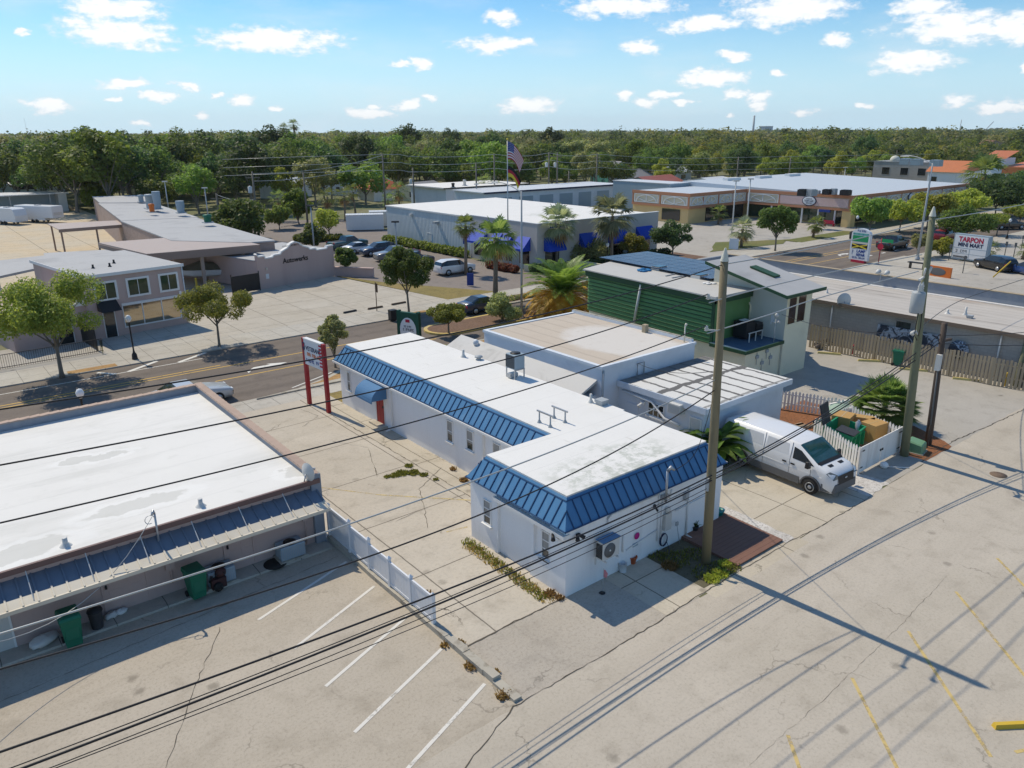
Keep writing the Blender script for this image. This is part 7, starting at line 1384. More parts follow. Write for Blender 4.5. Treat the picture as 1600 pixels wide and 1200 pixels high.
for d0, d1, cnt, n, leaf, cr, hh in ((520,900,1500,130,1.7,6.5,1.),(900,1800,1500,60,3.4,13,1.02),(1800,4200,1300,40,7.5,30,1.06)):
    for _ in range(cnt):
        px = rr.uniform(-120,1720); d = math.sqrt(rr.uniform(d0**2, d1**2)); dv = ray(px, 300); hl = math.hypot(dv[0], dv[1]); far_tree(dv[0]/hl*d, dv[1]/hl*d, 12.2*(rr.uniform(.7,1.1) if rr.random() < .9 else rr.uniform(1.2,1.5))*hh, cr*rr.uniform(.8,1.2), n, leaf, rr.choices(range(5), [3,2,2,1,2])[0])
V = np.concatenate(VV); o = bpy.data.objects.new('far_wood', np_mesh('far_wood', V, quads(len(V)//4), [K['l_oak'], K['l_oak2'], K['l_dark'], K['l_yel'], K['l_olive']], np.concatenate(MI))); C.objects.link(o); tag(o, 'far continuous wood running to the horizon', 'wood', kind='stuff')
# ------------------------------------------------------------------ vehicles
def ringpts(s):
    x, zb, zl, zt, wl, wt = s
    return [(x,-wl*.9,zb),(x,-wl,zb+.22),(x,-wl,zl-.14),(x,-wl*.97,zl),(x,-wt,zt-.02),(x,-wt*.8,zt),(x,wt*.8,zt),(x,wt,zt-.02),(x,wl*.97,zl),(x,wl,zl-.14),(x,wl,zb+.22),(x,wl*.9,zb)]
CARS = {
 'sedan': ([(-2.35,.35,.6,.62,.72,.5),(-2.22,.22,.72,.77,.86,.66),(-1.35,.2,.85,.93,.9,.74),(-.95,.2,.89,.98,.91,.76),(-.1,.2,.93,1.42,.92,.63),(.85,.2,.95,1.43,.92,.63),(1.6,.2,.97,1.08,.9,.7),(2.22,.25,.92,1.0,.87,.68),(2.35,.36,.75,.78,.78,.6)], 3, 6, 4, 1.38, 1.4, .33),
 'suv': ([(-2.35,.4,.75,.78,.75,.55),(-2.22,.28,.9,.97,.9,.7),(-1.35,.25,1.03,1.1,.95,.8),(-.95,.25,1.07,1.17,.96,.8),(-.25,.25,1.1,1.66,.97,.7),(1.4,.25,1.12,1.7,.97,.7),(2.1,.25,1.12,1.5,.95,.7),(2.3,.3,1.05,1.15,.93,.75),(2.36,.45,.9,.95,.85,.7)], 3, 7, 4, 1.45, 1.42, .37),
 'pickup': ([(-2.85,.45,.85,.88,.8,.6),(-2.72,.3,1.0,1.06,.95,.75),(-1.75,.28,1.1,1.18,.99,.85),(-1.35,.28,1.12,1.22,1.,.84),(-.65,.28,1.15,1.78,1.,.72),(.55,.28,1.15,1.8,1.,.72),(.85,.28,1.14,1.18,1.,.9),(2.7,.32,1.12,1.15,.98,.88),(2.85,.4,1.0,1.02,.95,.85)], 3, 6, 4, 1.85, 1.75, .39)}
def car(kind, pm, label, loc, rz, cat=None, group=None, detail=True):
    secs, g0, g1, gr, xf, xr, wr = CARS[kind]; t = thing({'sedan':'parked_car','suv':'suv','pickup':'pickup_truck'}[kind], label, cat or {'sedan':'car','suv':'car','pickup':'pickup truck'}[kind], loc, rz, group)
    R_ = [ringpts(s) for s in secs]; n = 12; body = MB(); glass = MB(); bed = MB(); body.smooth = True; k = len(R_); V = [p for q in R_ for p in q]
    for i in range(k-1):
        for j in range(n):
            f = (i*n+j, i*n+(j+1)%n, (i+1)*n+(j+1)%n, (i+1)*n+j); isg = False
            if g0 <= i < g1 and j in (3, 7): isg = True
            if (i == gr-1 or i == g1-1) and j in (4,5,6): isg = True
            (glass if isg else bed if kind == 'pickup' and i == k-3 and j == 5 else body).add([V[q] for q in f], [(0,1,2,3)])
    body.add(R_[0], [tuple(range(n))[::-1]]); body.add(R_[-1], [tuple(range(n))])
    me_b = body.build('body', pm, t, fixn=False)
    bm = bmesh.new(); bm.from_mesh(me_b.data); bmesh.ops.remove_doubles(bm, verts=bm.verts, dist=.001); bmesh.ops.recalc_face_normals(bm, faces=bm.faces); bm.to_mesh(me_b.data); bm.free()
    glass.build('window', K['glassd'], t)
    if bed.v: bed.build('truck_bed', K['black'], t)
    w_ = secs[2][4]
    for x in (-xf, xr):
        for sg in (-1, 1):
            y = sg*(w_-.08); ty = MB().tube([(x,y-.11,wr),(x,y+.11,wr)], wr, 18).build('wheel', K['rubber'], t); MB().tube([(x,y+sg*.112,wr),(x,y+sg*.125,wr)], wr*.62, 14).build('rim', K['steel'], ty)
    z = secs[1][2]
    for sg in (-1, 1):
        MB().box(-secs[-1][0]*.99-.0, -secs[-1][0]*.93, sg*secs[1][4]*.55, sg*secs[1][4]*.9, z-.12, z-.0).build('headlight', K['signwhite'], t); MB().box(secs[-2][0]+.0, secs[-1][0]-.02, sg*secs[-2][4]*.72, sg*secs[-2][4]*.99, z-.05, z+.14).build('tail_light', K['tred'], t)
        MB().ball((secs[3][0]+.25, sg*(w_+.08), secs[3][2]+.08), .09, .1, .07, 8, 6).build('mirror', pm, t)
    MB().box(secs[0][0]-.02, secs[0][0]+.1, -secs[0][4]*.9, secs[0][4]*.9, .3, .48).build('bumper', K['greyplastic'], t); return t
PNT = {n: paint(n+' car paint', c) for n, c in dict(white=(.70,.70,.70), silver=(.45,.47,.48), dark=(.022,.026,.035), navy=(.02,.04,.085), black=(.012,.012,.014), red=(.26,.012,.02), brown=(.08,.06,.05), teal=(.02,.085,.10), blue=(.02,.06,.2), grey=(.16,.165,.17)).items()}
car('sedan', PNT['silver'], 'silver car driving behind the foreground roof', Vector((11.9,45.1,.004)), R(181)); car('sedan', PNT['navy'], 'dark blue coupe stopped by the planted median', G(756,490,.004)+Vector((.6,.9,0)), R(178))
car('suv', PNT['white'], 'white car with dark rear glass nearest the shop palms', G(706,430,.012)+Vector((.9,.7,0)), R(178), group='cars in the car park')
for k, (px, py, kd, pn, a, l) in enumerate(((541,390,'pickup','teal',186,'dark teal pickup at the far end of the parked row'),(560,396,'sedan','white',184,'white sedan second from the far end of the parked row'),(588,400,'suv','navy',-4,'dark blue hatchback left of the grey pickup'),(618,408,'pickup','grey',-8,'grey pickup with an open bed in the parked row'),(640,418,'pickup','brown',178,'dark brown pickup behind the oak crown'))): car(kd, PNT[pn], l, G(px, py, .012)+Vector((.6,.6,0)), R(a), group='cars in the car park')
car('pickup', PNT['black'], 'black pickup driving past the pylon sign', Vector((105.,47.9,.004)), R(180)); car('suv', PNT['red'], 'dark red car driving behind the round shrub', Vector((118.8,46.9,.004)), R(180)); car('suv', PNT['black'], 'black car parked nose to the wall in the mini mart lot', G(1550,424,.01)+Vector((1.4,.3,0)), R(-118), group='cars in the mini mart lot'); car('sedan', PNT['blue'], 'bright blue car at the right edge of the mini mart lot', G(1600,432,.01)+Vector((1.6,.3,0)), R(-118), group='cars in the mini mart lot'); car('pickup', PNT['black'], 'dark pickup parked under the trees at the right', G(1572,358,.01), R(150))
car('suv', PNT['grey'], 'dark vehicle parked behind the iron railing at the left', Vector((1.5,62.8,.095)), R(185)); car('sedan', PNT['teal'], 'dark car glimpsed on the far left terrace behind the leafy tree', Vector((7.0,78.0,.02)), R(120))
# the white cargo van
t = thing('cargo_van', 'white cargo van with grey lower trim parked beside the picket enclosure', 'van', (30.42,17.33,.012), R(87))
VS = [(-3.02,.5,.92,.95,.84,.68),(-2.95,.32,1.10,1.16,.95,.80),(-2.6,.3,1.25,1.32,.99,.85),(-2.22,.3,1.32,1.43,1.01,.88),(-1.22,.3,1.35,2.05,1.02,.84),(-.8,.3,1.35,2.11,1.02,.86),(.6,.3,1.35,2.14,1.02,.87),(2.5,.3,1.35,2.12,1.02,.86),(2.84,.34,1.3,2.07,.99,.84),(2.93,.42,1.2,1.92,.96,.8)]
RV = [ringpts(s) for s in VS]; n = 12; V = [p for q in RV for p in q]; body = MB(); body.smooth = True; gl = MB()
for i in range(len(RV)-1):
    for j in range(n):
        f = (i*n+j, i*n+(j+1)%n, (i+1)*n+(j+1)%n, (i+1)*n+j); (gl if i == 3 and j in (4,5,6) else body).add([V[q] for q in f], [(0,1,2,3)])
body.add(RV[0], [tuple(range(n))[::-1]]); body.add(RV[-1], [tuple(range(n))])
VP = paint('white van paint', (.72,.72,.72), .3, coat=.4); o = body.build('body', VP, t); bm = bmesh.new(); bm.from_mesh(o.data); bmesh.ops.remove_doubles(bm, verts=bm.verts, dist=.001); bmesh.ops.recalc_face_normals(bm, faces=bm.faces); bm.to_mesh(o.data); bm.free()
gl.build('windscreen', glass_mat('teal tinted windscreen', (.01,.06,.065), .05), t)
def side(x, f, sg, out=.012):     # a point on the van's upper side: f from belt (0) to roof edge (1)
    for a, b in zip(VS[:-1], VS[1:]):
        if a[0] <= x <= b[0]: q = (x-a[0])/(b[0]-a[0]); s = [a[k]+(b[k]-a[k])*q for k in range(6)]; break
    return (x, sg*(s[4]*.97+(s[5]-s[4]*.97)*f+out), s[2]+(s[3]-.02-s[2])*f+out*.3)
def below(x, z, sg, out=.01): return (x, sg*(1.02+out), z)
for sg in (-1, 1):
    q = [side(-2.08,.02,sg), side(-1.0,.02,sg), side(-.98,.75,sg), side(-1.35,.75,sg)]; MB().add(q if sg > 0 else q[::-1], [(0,1,2,3)][:1] if sg < 0 else [(3,2,1,0)]).build('side_window', K['glassd'], t)
    # pressed side panels, door gaps, rub strip
    for x0, x1 in ((-.75,.45),(.62,1.5),(1.62,2.5)):
        q = [side(x0,.12,sg,.004), side(x1,.12,sg,.004), side(x1-.04,.8,sg,.004), side(x0+.04,.8,sg,.004)]; MB().add(q, [(0,1,2,3) if sg < 0 else (3,2,1,0)]).build('side_panel', mat('white pressed panel', (.68,.68,.68), rough=.35, var=.03) if 'white pressed panel' not in bpy.data.materials else bpy.data.materials['white pressed panel'], t)
    mb = MB()
    for x in (-.88, .53): mb.tube([below(x,.5,sg,.0), below(x,1.2,sg,.0), side(x,.05,sg,.002), side(x,.95,sg,.002)], .009, 5)
    mb.tube([below(-1.95,.5,sg,.0), below(-1.95,1.15,sg,.0)], .008, 5); mb.build('door_gap', K['darkplastic'], t)
    for x in (-1.05, -.62): MB().box(x-.1, x+.1, sg*1.015, sg*1.05, 1.08, 1.14).build('door_handle', K['black'], t)
    mb = MB(); mb.box(-1.45, 1.25, sg*.99, sg*1.04, .28, .62); mb.build('side_cladding', K['greyplastic'], t); MB().box(2.15, 2.9, sg*.96, sg*1.03, .34, .62).build('side_cladding', K['greyplastic'], t)
    MB().bar((-2.5,sg*1.0,.92),(2.6,sg*1.035,.98),.03,.05).build('crease', VP, t)
    mb = MB(); mb.hexa([(-1.98,sg*1.05,1.22),(-1.8,sg*1.05,1.22),(-1.8,sg*1.3,1.24),(-1.98,sg*1.3,1.24)],[(-1.96,sg*1.05,1.5),(-1.82,sg*1.05,1.5),(-1.82,sg*1.28,1.55),(-1.96,sg*1.28,1.55)]); mb.build('mirror', K['black'], t, fixn=True, bevel=.02)
    mb = MB(); mb.add([(-3.0,sg*.60,.98),(-2.99,sg*.90,.96),(-2.64,sg*.985,1.18),(-2.72,sg*.82,1.26),(-2.97,sg*.60,1.14)], [(0,1,2,3,4) if sg > 0 else (4,3,2,1,0)]); mb.v = [(x-.03,y*1.012,z+.012) for x, y, z in mb.v]; mb.build('headlight', mat('smoked headlight', (.16,.17,.16), rough=.12, spec=.8) if 'smoked headlight' not in bpy.data.materials else bpy.data.materials['smoked headlight'], t)
    MB().box(2.86, 2.95, sg*.84, sg*.97, 1.0, 1.5).build('tail_light', K['tred'], t)
    for x in (-2.02, 1.70):
        a = np.linspace(0, math.pi, 13); MB().add([(x+.47*math.cos(q), sg*1.024, .34+.47*math.sin(q)) for q in a], [tuple(range(13))]).build('wheel_arch', K['black'], t)
        mb = MB(); 
        for q0, q1 in zip(a[:-1], a[1:]): mb.bar((x+.49*math.cos(q0), sg*1.02, .34+.49*math.sin(q0)), (x+.49*math.cos(q1), sg*1.02, .34+.49*math.sin(q1)), .06, .07, (0,1,0))
        mb.build('arch_trim', K['greyplastic'], t)
        w_ = MB().lathe([(.20,-.11),(.33,-.115),(.35,-.08),(.35,.08),(.33,.115),(.20,.11)],0,0,24); w_.v = [(x+p[0], sg*.945+p[2], .35+p[1]) for p in w_.v]; wo = w_.build('wheel', K['rubber'], t)
        r_ = MB().lathe([(.001,.07),(.08,.09),(.09,.05),(.17,.06),(.215,.1),(.215,.05),(.001,.03)],0,0,20); r_.v = [(x+p[0], sg*(.945+p[2]+.045), .35+p[1]) for p in r_.v]; r_.build('rim', K['steel'], wo)
MB().hexa([(-3.08,-.82,.34),(-2.5,-1.03,.34),(-2.5,1.03,.34),(-3.08,.82,.34)],[(-3.06,-.80,.74),(-2.5,-1.02,.70),(-2.5,1.02,.70),(-3.06,.80,.74)]).build('front_bumper', K['greyplastic'], t, bevel=.03)
mb = MB(); mb.add([(-3.07,-.56,.72),(-3.07,.56,.72),(-2.985,.62,1.10),(-2.985,-.62,1.10)], [(3,2,1,0)]); mb.v = [(x-.02,y,z) for x, y, z in mb.v]; gr_ = mb.build('grille', K['black'], t); mb = MB().ball((-3.05,0,.93),.02,.1,.045,12,6); mb.build('badge', K['steel'], gr_)
for z in (.8,.87,.94): MB().bar((-3.065+(z-.74)*.2,-.5,z),(-3.065+(z-.74)*.2,.5,z),.02,.015).build('grille_bar', K['greyplastic'], gr_)
MB().box(2.86,3.04,-.96,.96,.36,.62).build('rear_bumper', K['greyplastic'], t, bevel=.03)
for y in (-.38, .38): MB().hexa([(-2.56,y-.14,1.315),(-2.42,y-.16,1.355),(-2.42,y+.16,1.355),(-2.56,y+.14,1.315)],[(-2.56,y-.14,1.345),(-2.42,y-.16,1.39),(-2.42,y+.16,1.39),(-2.56,y+.14,1.345)]).build('bonnet_vent', K['black'], t)
MB().hexa([(-2.3,-.82,1.38),(-2.16,-.86,1.45),(-2.16,.86,1.45),(-2.3,.82,1.38)],[(-2.3,-.82,1.43),(-2.16,-.86,1.50),(-2.16,.86,1.50),(-2.3,.82,1.43)]).build('scuttle', K['black'], t)
for k in range(4): MB().bar((-.4+.0*k,-.5+.33*k,2.115),(2.6,-.5+.33*k,2.115),.05,.018).build('roof_rib', VP, t)
solo('loading_ramp', MB().hexa([(0,0,0),(.9,0,0),(.9,1.4,0),(0,1.4,0)],[(0,0,.12),(.9,0,.12),(.9,1.4,.3),(0,1.4,.3)]), K['kerb'], 'low pale concrete block behind the van wheel', 'block', loc=(28.7,19.7,0))
# ------------------------------------------------------------------ poles
def utility_pole(label, base, top, r0, r1, m, cap=None):
    t = thing('utility_pole', label, 'utility pole', base); d = Vector(top)-Vector(base)
    MB().tube([(0,0,-.2), d*.33, d*.66, d], [r0, r0*.92+r1*.08, r0*.35+r1*.65, r1], 14).build('pole', K[m], t)
    if cap: cp = MB().lathe([(r1*1.12,0),(r1*.9,.12),(.03,.42)],0,0,12).build('cap', K['palegreen'], t); cp.location = d
    return t, d
B1 = Vector((21.16,14.73,0)); T1 = GY(1132, 408, 14.65); P1, D1 = utility_pole('tallest brown utility pole in front of the office alley wall', B1, T1, .175, .125, 'polewood', True)
B2 = Vector((36.76,14.65,0)); T2 = GY(1457, 338, 14.65); P2, D2 = utility_pole('greenish utility pole with a grey transformer by the bin gates', B2, T2, .2, .13, 'polegreen', True)
B3 = Vector((39.07,14.52,0)); T3 = GY(1476, 505, 14.5); P3, D3 = utility_pole('shorter dark tarred pole beside the green utility box', B3, T3, .17, .13, 'poledark')
def at(p, d, z): return Vector(d)*(z/d.z)
for z, nm in ((10.05,'insulator_arm'),(9.0,'insulator_arm')):
    q = at(P1, D1, z); mb = MB(); mb.bar(q, q+Vector((-.75,-.02,.16)), .05, .05); ar = mb.build(nm, K['lightgrey'], P1); mb = MB(); mb.lathe([(.03,0),(.075,.03),(.04,.06),(.075,.09),(.04,.12),(.06,.15),(.001,.2)],0,0,12); mb.v = [(x+q.x-.78, y+q.y-.02, z_+q.z+.12) for x, y, z_ in mb.v]; mb.build('insulator', K['lightgrey'], ar)
q = at(P1, D1, 3.3); mb = MB().box(q.x-.24, q.x-.17, q.y-.06, q.y+.06, 3.1, 3.6); mb.build('junction_box', K['grey'], P1)
# transformer and fittings on the green pole
q = at(P2, D2, 8.0); c = q+Vector((-.62,-.05,0)); mb = MB().lathe([(.001,-.55),(.26,-.55),(.29,-.5),(.29,.35),(.25,.42),(.001,.46)], c.x, c.y, 20); mb.v = [(x,y,z+c.z) for x, y, z in mb.v]; tf = mb.build('transformer', K['grey'], P2)
for s_ in (-.12, .14): mb = MB().lathe([(.05,.4),(.09,.46),(.05,.5),(.09,.55),(.05,.6),(.08,.65),(.02,.85)], c.x+s_, c.y-.05, 10); mb.v = [(x,y,z+c.z) for x, y, z in mb.v]; mb.build('bushing', K['lightgrey'], tf)
MB().bar(q, c+Vector((.2,0,.2)), .12, .1).build('bracket', K['steel'], P2)
mb = MB(); mb.bar(q+Vector((0,0,1.1)), q+Vector((-.7,0,.95)), .08, .08); mb.tube([q+Vector((-.3,.0,1.1)), q+Vector((-.35,-.05,1.45))], .05, 8); mb.tube([q+Vector((-.1,-.1,1.15)), q+Vector((-.15,-.2,1.5))], .06, 8); mb.build('cutout_arm', K['lightgrey'], P2)
mb = MB(); mb.tube([c+Vector((-.2,-.2,-.5)), c+Vector((-.25,-.2,-1.1)), c+Vector((.05,-.1,-1.6)), q+Vector((-.1,-.1,-1.9))], .022, 6); mb.build('drop_lead', K['wire'], P2)
mb = MB(); mb.tube([c+Vector((.15,-.2,-.5)), c+Vector((.15,-.25,-1.2)), q+Vector((-.12,-.12,-1.7))], .022, 6); mb.build('drop_lead', K['wire'], P2)
q2 = at(P2, D2, 6.25); mb = MB(); mb.bar(q2, q2+Vector((-.5,-.05,.3)), .06, .06); mb.tube([q2+Vector((-.5,-.05,.3)), q2+Vector((-.85,-.07,.25))], [.07,.11], 10); mb.build('lamp_arm', K['lightgrey'], P2)
q3 = at(P3, D3, 4.6); mb = MB().box(q3.x-.35,q3.x-.12,q3.y-.16,q3.y+.05,4.15,4.95); mb.build('meter_box', K['lightgrey'], P3); mb = MB().tube([(-.16,-.06,0),(-.16+D3.x*.65,-.06,4.1)], .04, 8); mb.build('conduit', K['greyplastic'], P3); q4 = at(P3, D3, 5.6); MB().bar(q4, q4+Vector((.75,-.1,-.02)), .12, .12).build('crossarm', K['poledark'], P3)
solo('guy_brace', MB().tube([(38.6,14.4,0),(39.0,14.5,2.3)], .06, 8), K['poledark'], 'short leaning dark brace at the foot of the tarred pole', 'brace')
# right edge pole cut by the frame
B4 = G(1588, 604); P4, D4 = utility_pole('greenish pole cut by the right edge beside the board fence', B4, B4+Vector((.35,0,3.2)), .22, .2, 'polegreen')
# ------------------------------------------------------------------ cables
def wire(label, pts, r=.022, m='wire', cat='cable', name='power_line', sub=10):
    P = [Vector(p) for p in pts]; out = []
    if len(P) > 4 and sub == 10 and abs(P[0].x-P[-1].x) > 14:      # a hanging curve fitted through the measured points
        xs = np.array([p.x for p in P]); x0, x1 = xs[0], xs[-1]; tt = (xs-x0)/(x1-x0); wt = np.array([12.]+[3.]*(len(P)-2)+[.6]); cz = np.polyfit(tt, [p.z for p in P], 3, w=wt); cy = np.polyfit(tt, [p.y for p in P], 2, w=wt)
        return solo(name, MB().tube([(x0+(x1-x0)*q, np.polyval(cy, q), np.polyval(cz, q)) for q in np.linspace(0, 1, 70)], r, 6), K[m], label, cat)
    for i in range(len(P)-1):        # Catmull-Rom through the measured points
        p0 = P[max(i-1,0)]; p1 = P[i]; p2 = P[i+1]; p3 = P[min(i+2,len(P)-1)]
        for k in range(sub):
            t_ = k/sub; out.append(.5*((2*p1)+(p2-p0)*t_+(2*p0-5*p1+4*p2-p3)*t_**2+(3*p1-p0-3*p2+p3)*t_**3))
    out.append(P[-1]); return solo(name, MB().tube(out, r, 6), K[m], label, cat)
Y = 14.6
def row(pts): return [GY(px, py, Y) for px, py in pts]
def sag(a, b, s, n=7): a, b = Vector(a), Vector(b); return [a+(b-a)*t_-Vector((0,0,4*s*t_*(1-t_))) for t_ in np.linspace(0,1,n)]
LE = -30
wire('uppermost cable crossing from the tall brown pole to the left', [T1+Vector((0,0,-.1))]+row([(877,484),(665,530),(400,577),(0,639)])+[Vector((LE,Y,12.6))], .016)
wire('second cable down crossing the tan roof to the left', [B1+at(P1,D1,10.05)+Vector((-.78,0,.3))]+row([(985,508),(662,591),(400,650),(0,728)])+[Vector((LE,Y,11.7))], .016); wire('third cable down crossing both white roofs', [B1+at(P1,D1,9.0)+Vector((-.78,0,.3))]+row([(940,572),(800,615),(600,672),(400,722),(0,817)])+[Vector((LE,Y,10.6))], .016)
wire('pale sagging cable over the vinyl fence', [B1+at(P1,D1,7.3)]+row([(1000,651),(800,727),(547,820),(400,868),(0,988)])+[Vector((LE,Y,8.4))], .02, 'wirelight'); wire('lower sagging cable crossing the blue mansard', [B1+at(P1,D1,6.95)]+row([(1000,685),(800,781),(650,843),(495,900),(400,932),(0,1040)])+[Vector((LE,Y,7.8))], .02)
E_ = row([(1472,520),(1325,622),(1135,730),(940,820),(800,890),(400,1035),(0,1167)])
wire('thick upper telephone cable low over the lower left lot', [E_[0]]+E_[1:]+[Vector((LE,Y,7.5))], .025); E2 = [p+Vector((0,.02,-.13)) for p in E_]; E2[0] = E_[0]+Vector((0,0,-.25))
wire('thick lower telephone cable low over the lower left lot', row([(1468,535),(1325,632),(1135,738),(940,829),(800,903),(400,1058),(30,1200)])+[Vector((LE,Y,6.8))], .027); wire('thin bundled cable between the thick telephone cables', row([(1470,528),(1325,628),(1135,736),(940,826),(800,897),(400,1052),(15,1200)])+[Vector((LE,Y,6.9))], .012)
wire('upper thin cable below the thick telephone cables', [B1+at(P1,D1,3.2)]+row([(940,838),(800,912),(400,1072),(70,1200)])+[Vector((LE,Y,6.0))], .011); wire('lower thin cable below the thick telephone cables', [B1+at(P1,D1,3.05)]+row([(940,850),(800,922),(400,1077),(85,1200)])+[Vector((LE,Y,5.8))], .011)
wire('top cable between the tall brown pole and the green pole', sag(T1+Vector((0,0,-.1)), T2+Vector((0,0,-.15)), .12), .02, 'wirelight'); wire('pale cable from the green pole top to the right edge', sag(T2+Vector((0,0,-.15)), GY(1640,304,Y)+Vector((6,0,0)), .15), .02, 'wirelight')
wire('second cable between brown and green poles above the green wall', row([(1108,473),(1171,455),(1300,425),(1440,398)]), .02, 'wirelight'); wire('third cable between brown and green poles across the beige tower', row([(1105,521),(1204,491),(1285,464),(1435,424)]), .02, 'wirelight')
wire('dark service cable from the green pole over the streaked roof', [B2+at(P2,D2,6.6), G(1500,470,5.5), G(1600,436,5.2), G(1660,415,5.1)], .018); wire('service cable from the tarred pole to the right edge', sag(T3+Vector((0,0,-.6)), Vector((52,11,5.2)), .25), .016); wire('lower service cable from the tarred pole to the right edge', sag(T3+Vector((0,0,-1.0)), Vector((52,9.5,4.6)), .3), .016)
wire('service drop from the brown pole to the office mast', [B1+at(P1,D1,6.8)+Vector((-.1,0,0)), GY(1088,705,15.4), (20.6,16.0,3.5)], .012); wire('service drop from the brown pole over the white wing', sag(B1+at(P1,D1,7.6), (27.9,24.4,4.2), .25), .012); wire('cable from the green pole to the beige tower antenna', sag(B2+at(P2,D2,6.4), (43.0,25.9,4.2), .4), .014)
wire('service drop from the thin mast down the mauve facade', [(4.85,24.9,3.35), G(235,838,2.4), G(160,905,1.4)+Vector((0,-1.2,.6)), (-1.5,22.5,2.6), (LE,14.6,6.8)], .012, 'wirelight')
# ------------------------------------------------------------------ street lights, lamps, far poles
def tall_light(label, px, py, h, az, arm, rise, wb_=.11):
    b = G(px, py, .1); t = thing('street_light', label, 'street light', b, 0); MB().tube([(0,0,0),(0,0,h)], [wb_, wb_*.6], 12).build('pole', K['grey'], t); d = Vector((math.cos(az), math.sin(az), 0)); pts = [Vector((0,0,h-.1))+d*arm*f+Vector((0,0,rise*math.sin(f*1.57))) for f in np.linspace(0,1,7)]
    MB().tube(pts, .055, 8).build('arm', K['lightgrey'], t); e = pts[-1]; MB().hexa([e+Vector((-.2,-.2,-.1)), e+d*.8+Vector((.05,-.12,-.1)), e+d*.8+Vector((.05,.15,-.1)), e+Vector((-.2,.2,-.1))],[e+Vector((-.15,-.1,.08)), e+d*.8+Vector((.05,-.08,.02)), e+d*.8+Vector((.05,.1,.02)), e+Vector((-.15,.15,.08))]).build('lamp_head', K['lightgrey'], t); MB().lathe([(wb_*2.2,0),(wb_*2,.15),(wb_*1.2,.4)],0,0,12).build('base', K['grey'], t); return t
tall_light('tall grey street light in the planted strip beside the date palm', 815, 496, hgt(815,496,300), R(97), 2.6, .7); tall_light('tall leaning grey street light beside the mini mart sign', 1433, 405, hgt(1433,405,256), R(100), 2.8, .9, .15)
def globe_lamp(label, b, h):
    t = thing('globe_lamp', label, 'street lamp', b, 0, 'black street lamps with a white globe'); MB().lathe([(.2,0),(.17,.35),(.08,.5),(.055,.7),(.05,h-.5),(.09,h-.46),(.09,h-.4)],0,0,12).build('post', K['black'], t); MB().lathe([(.09,h-.4),(.19,h-.22),(.2,h-.1),(.12,h+.06),(.02,h+.1)],0,0,14).build('globe', K['globe'], t); return t
globe_lamp('black globe lamp in front of the mauve shop window', G(211,561,.09), 3.1); g = G(125,616,2.75); globe_lamp('globe lamp top showing above the foreground roof parapet', (g.x, g.y, .0), 2.95)
for px, py, tp, l in ((948,418,391,'black globe lamp among the blue awning planting'),(1335,377,338,'black globe lamp at the plaza corner pier'),(1468,352,321,'black globe lamp before the plaza arcade'),(1573,373,344,'black globe lamp in the mini mart parking')): globe_lamp(l, G(px,py,.08), max(2.8, hgt(px,py,tp)))
def lot_light(px, py, tp, l, arm=1, m='grey'):
    t = thing('lot_light', l, 'light pole', G(px,py), R(-40), 'light poles'); h = hgt(px,py,tp); MB().tube([(0,0,0),(0,0,h)], [.11,.08], 10).build('pole', K[m], t); MB().box(-.45,.45,-.2,.2,h-.05,h+.14).build('lamp_head', K['darkplastic' if arm else 'lightgrey'], t)
lot_light(492,400,322,'dark headed light pole behind the workshop gable'); lot_light(621,412,347,'dark headed light pole among the parked pickups'); lot_light(327,352,294,'concrete light pole behind the brick halls','' if 0 else 0,'lightgrey'); lot_light(266,345,284,'concrete light pole left of the roof stack',0,'lightgrey'); lot_light(745,330,288,'light pole beside the white lettered workshop',0); lot_light(1316,302,262,'thin light pole on the plaza side',0,'lightgrey'); lot_light(1143,368,283,'slim steel pole in the plaza parking',0,'lightgrey'); lot_light(1165,366,280,'second slim steel pole in the plaza parking',0,'lightgrey')
POLES = []
for px, py, tp, l in ((344,352,302,'grey pole right of the brick halls'),(405,372,268,'tall pole with transformers beside the car park'),(481,352,270,'pole in front of the shaded oaks'),(603,338,240,'tall pole in front of the red roofed house'),(648,332,262,'pole with a pale transformer right of the red roof'),(745,325,254,'pole in front of the lettered workshop'),(773,322,240,'tall pole left of the flags'),(857,318,238,'left pole of the pair behind the metal shop'),(870,317,238,'right pole of the pair behind the metal shop'),(888,316,267,'short pole above the storage building'),(931,314,240,'tall pole at the storage building'),(1149,305,245,'pole above the plaza roof'),(1230,300,246,'pole before the dark trees behind the plaza'),(1397,268,235,'pole beyond the plaza roof at the right')):
    b = G(px,py); h = hgt(px,py,tp); t = thing('utility_pole', l, 'utility pole', b, 0, 'distant utility poles'); MB().tube([(0,0,0),(0,0,h)], [.2,.13], 8).build('pole', K['barkgrey'], t); MB().bar((-.9,.5,h-.9),(.9,-.5,h-.9),.12,.12).build('crossarm', K['barkgrey'], t); POLES.append((px, b+Vector((0,0,h))))
    if px in (405,648,857,870): mb = MB().lathe([(.3,-.5),(.32,.4),(.05,.55)],-.5,.2,12); mb.v = [(x,y,z+h-2.6) for x, y, z in mb.v]; mb.build('transformer', K['lightgrey'], t)
PD = dict(POLES); 
for k, dz in enumerate((-.15,-1.6,-3.0)):
    pts = []; seq = [603,773,857,931,1149]
    for a, b in zip(seq[:-1], seq[1:]): pts += sag(PD[a]+Vector((0,0,dz)), PD[b]+Vector((0,0,dz)), .5, 6)[:-1]
    wire(['upper','middle','lower'][k]+' line of the distant overhead cables before the wood', [PD[603]+Vector((-25,14,dz-.6))]+pts+[PD[1149]+Vector((0,0,dz)), PD[1149]+Vector((45,-28,dz+.4))], .045, 'wirelight', sub=3)
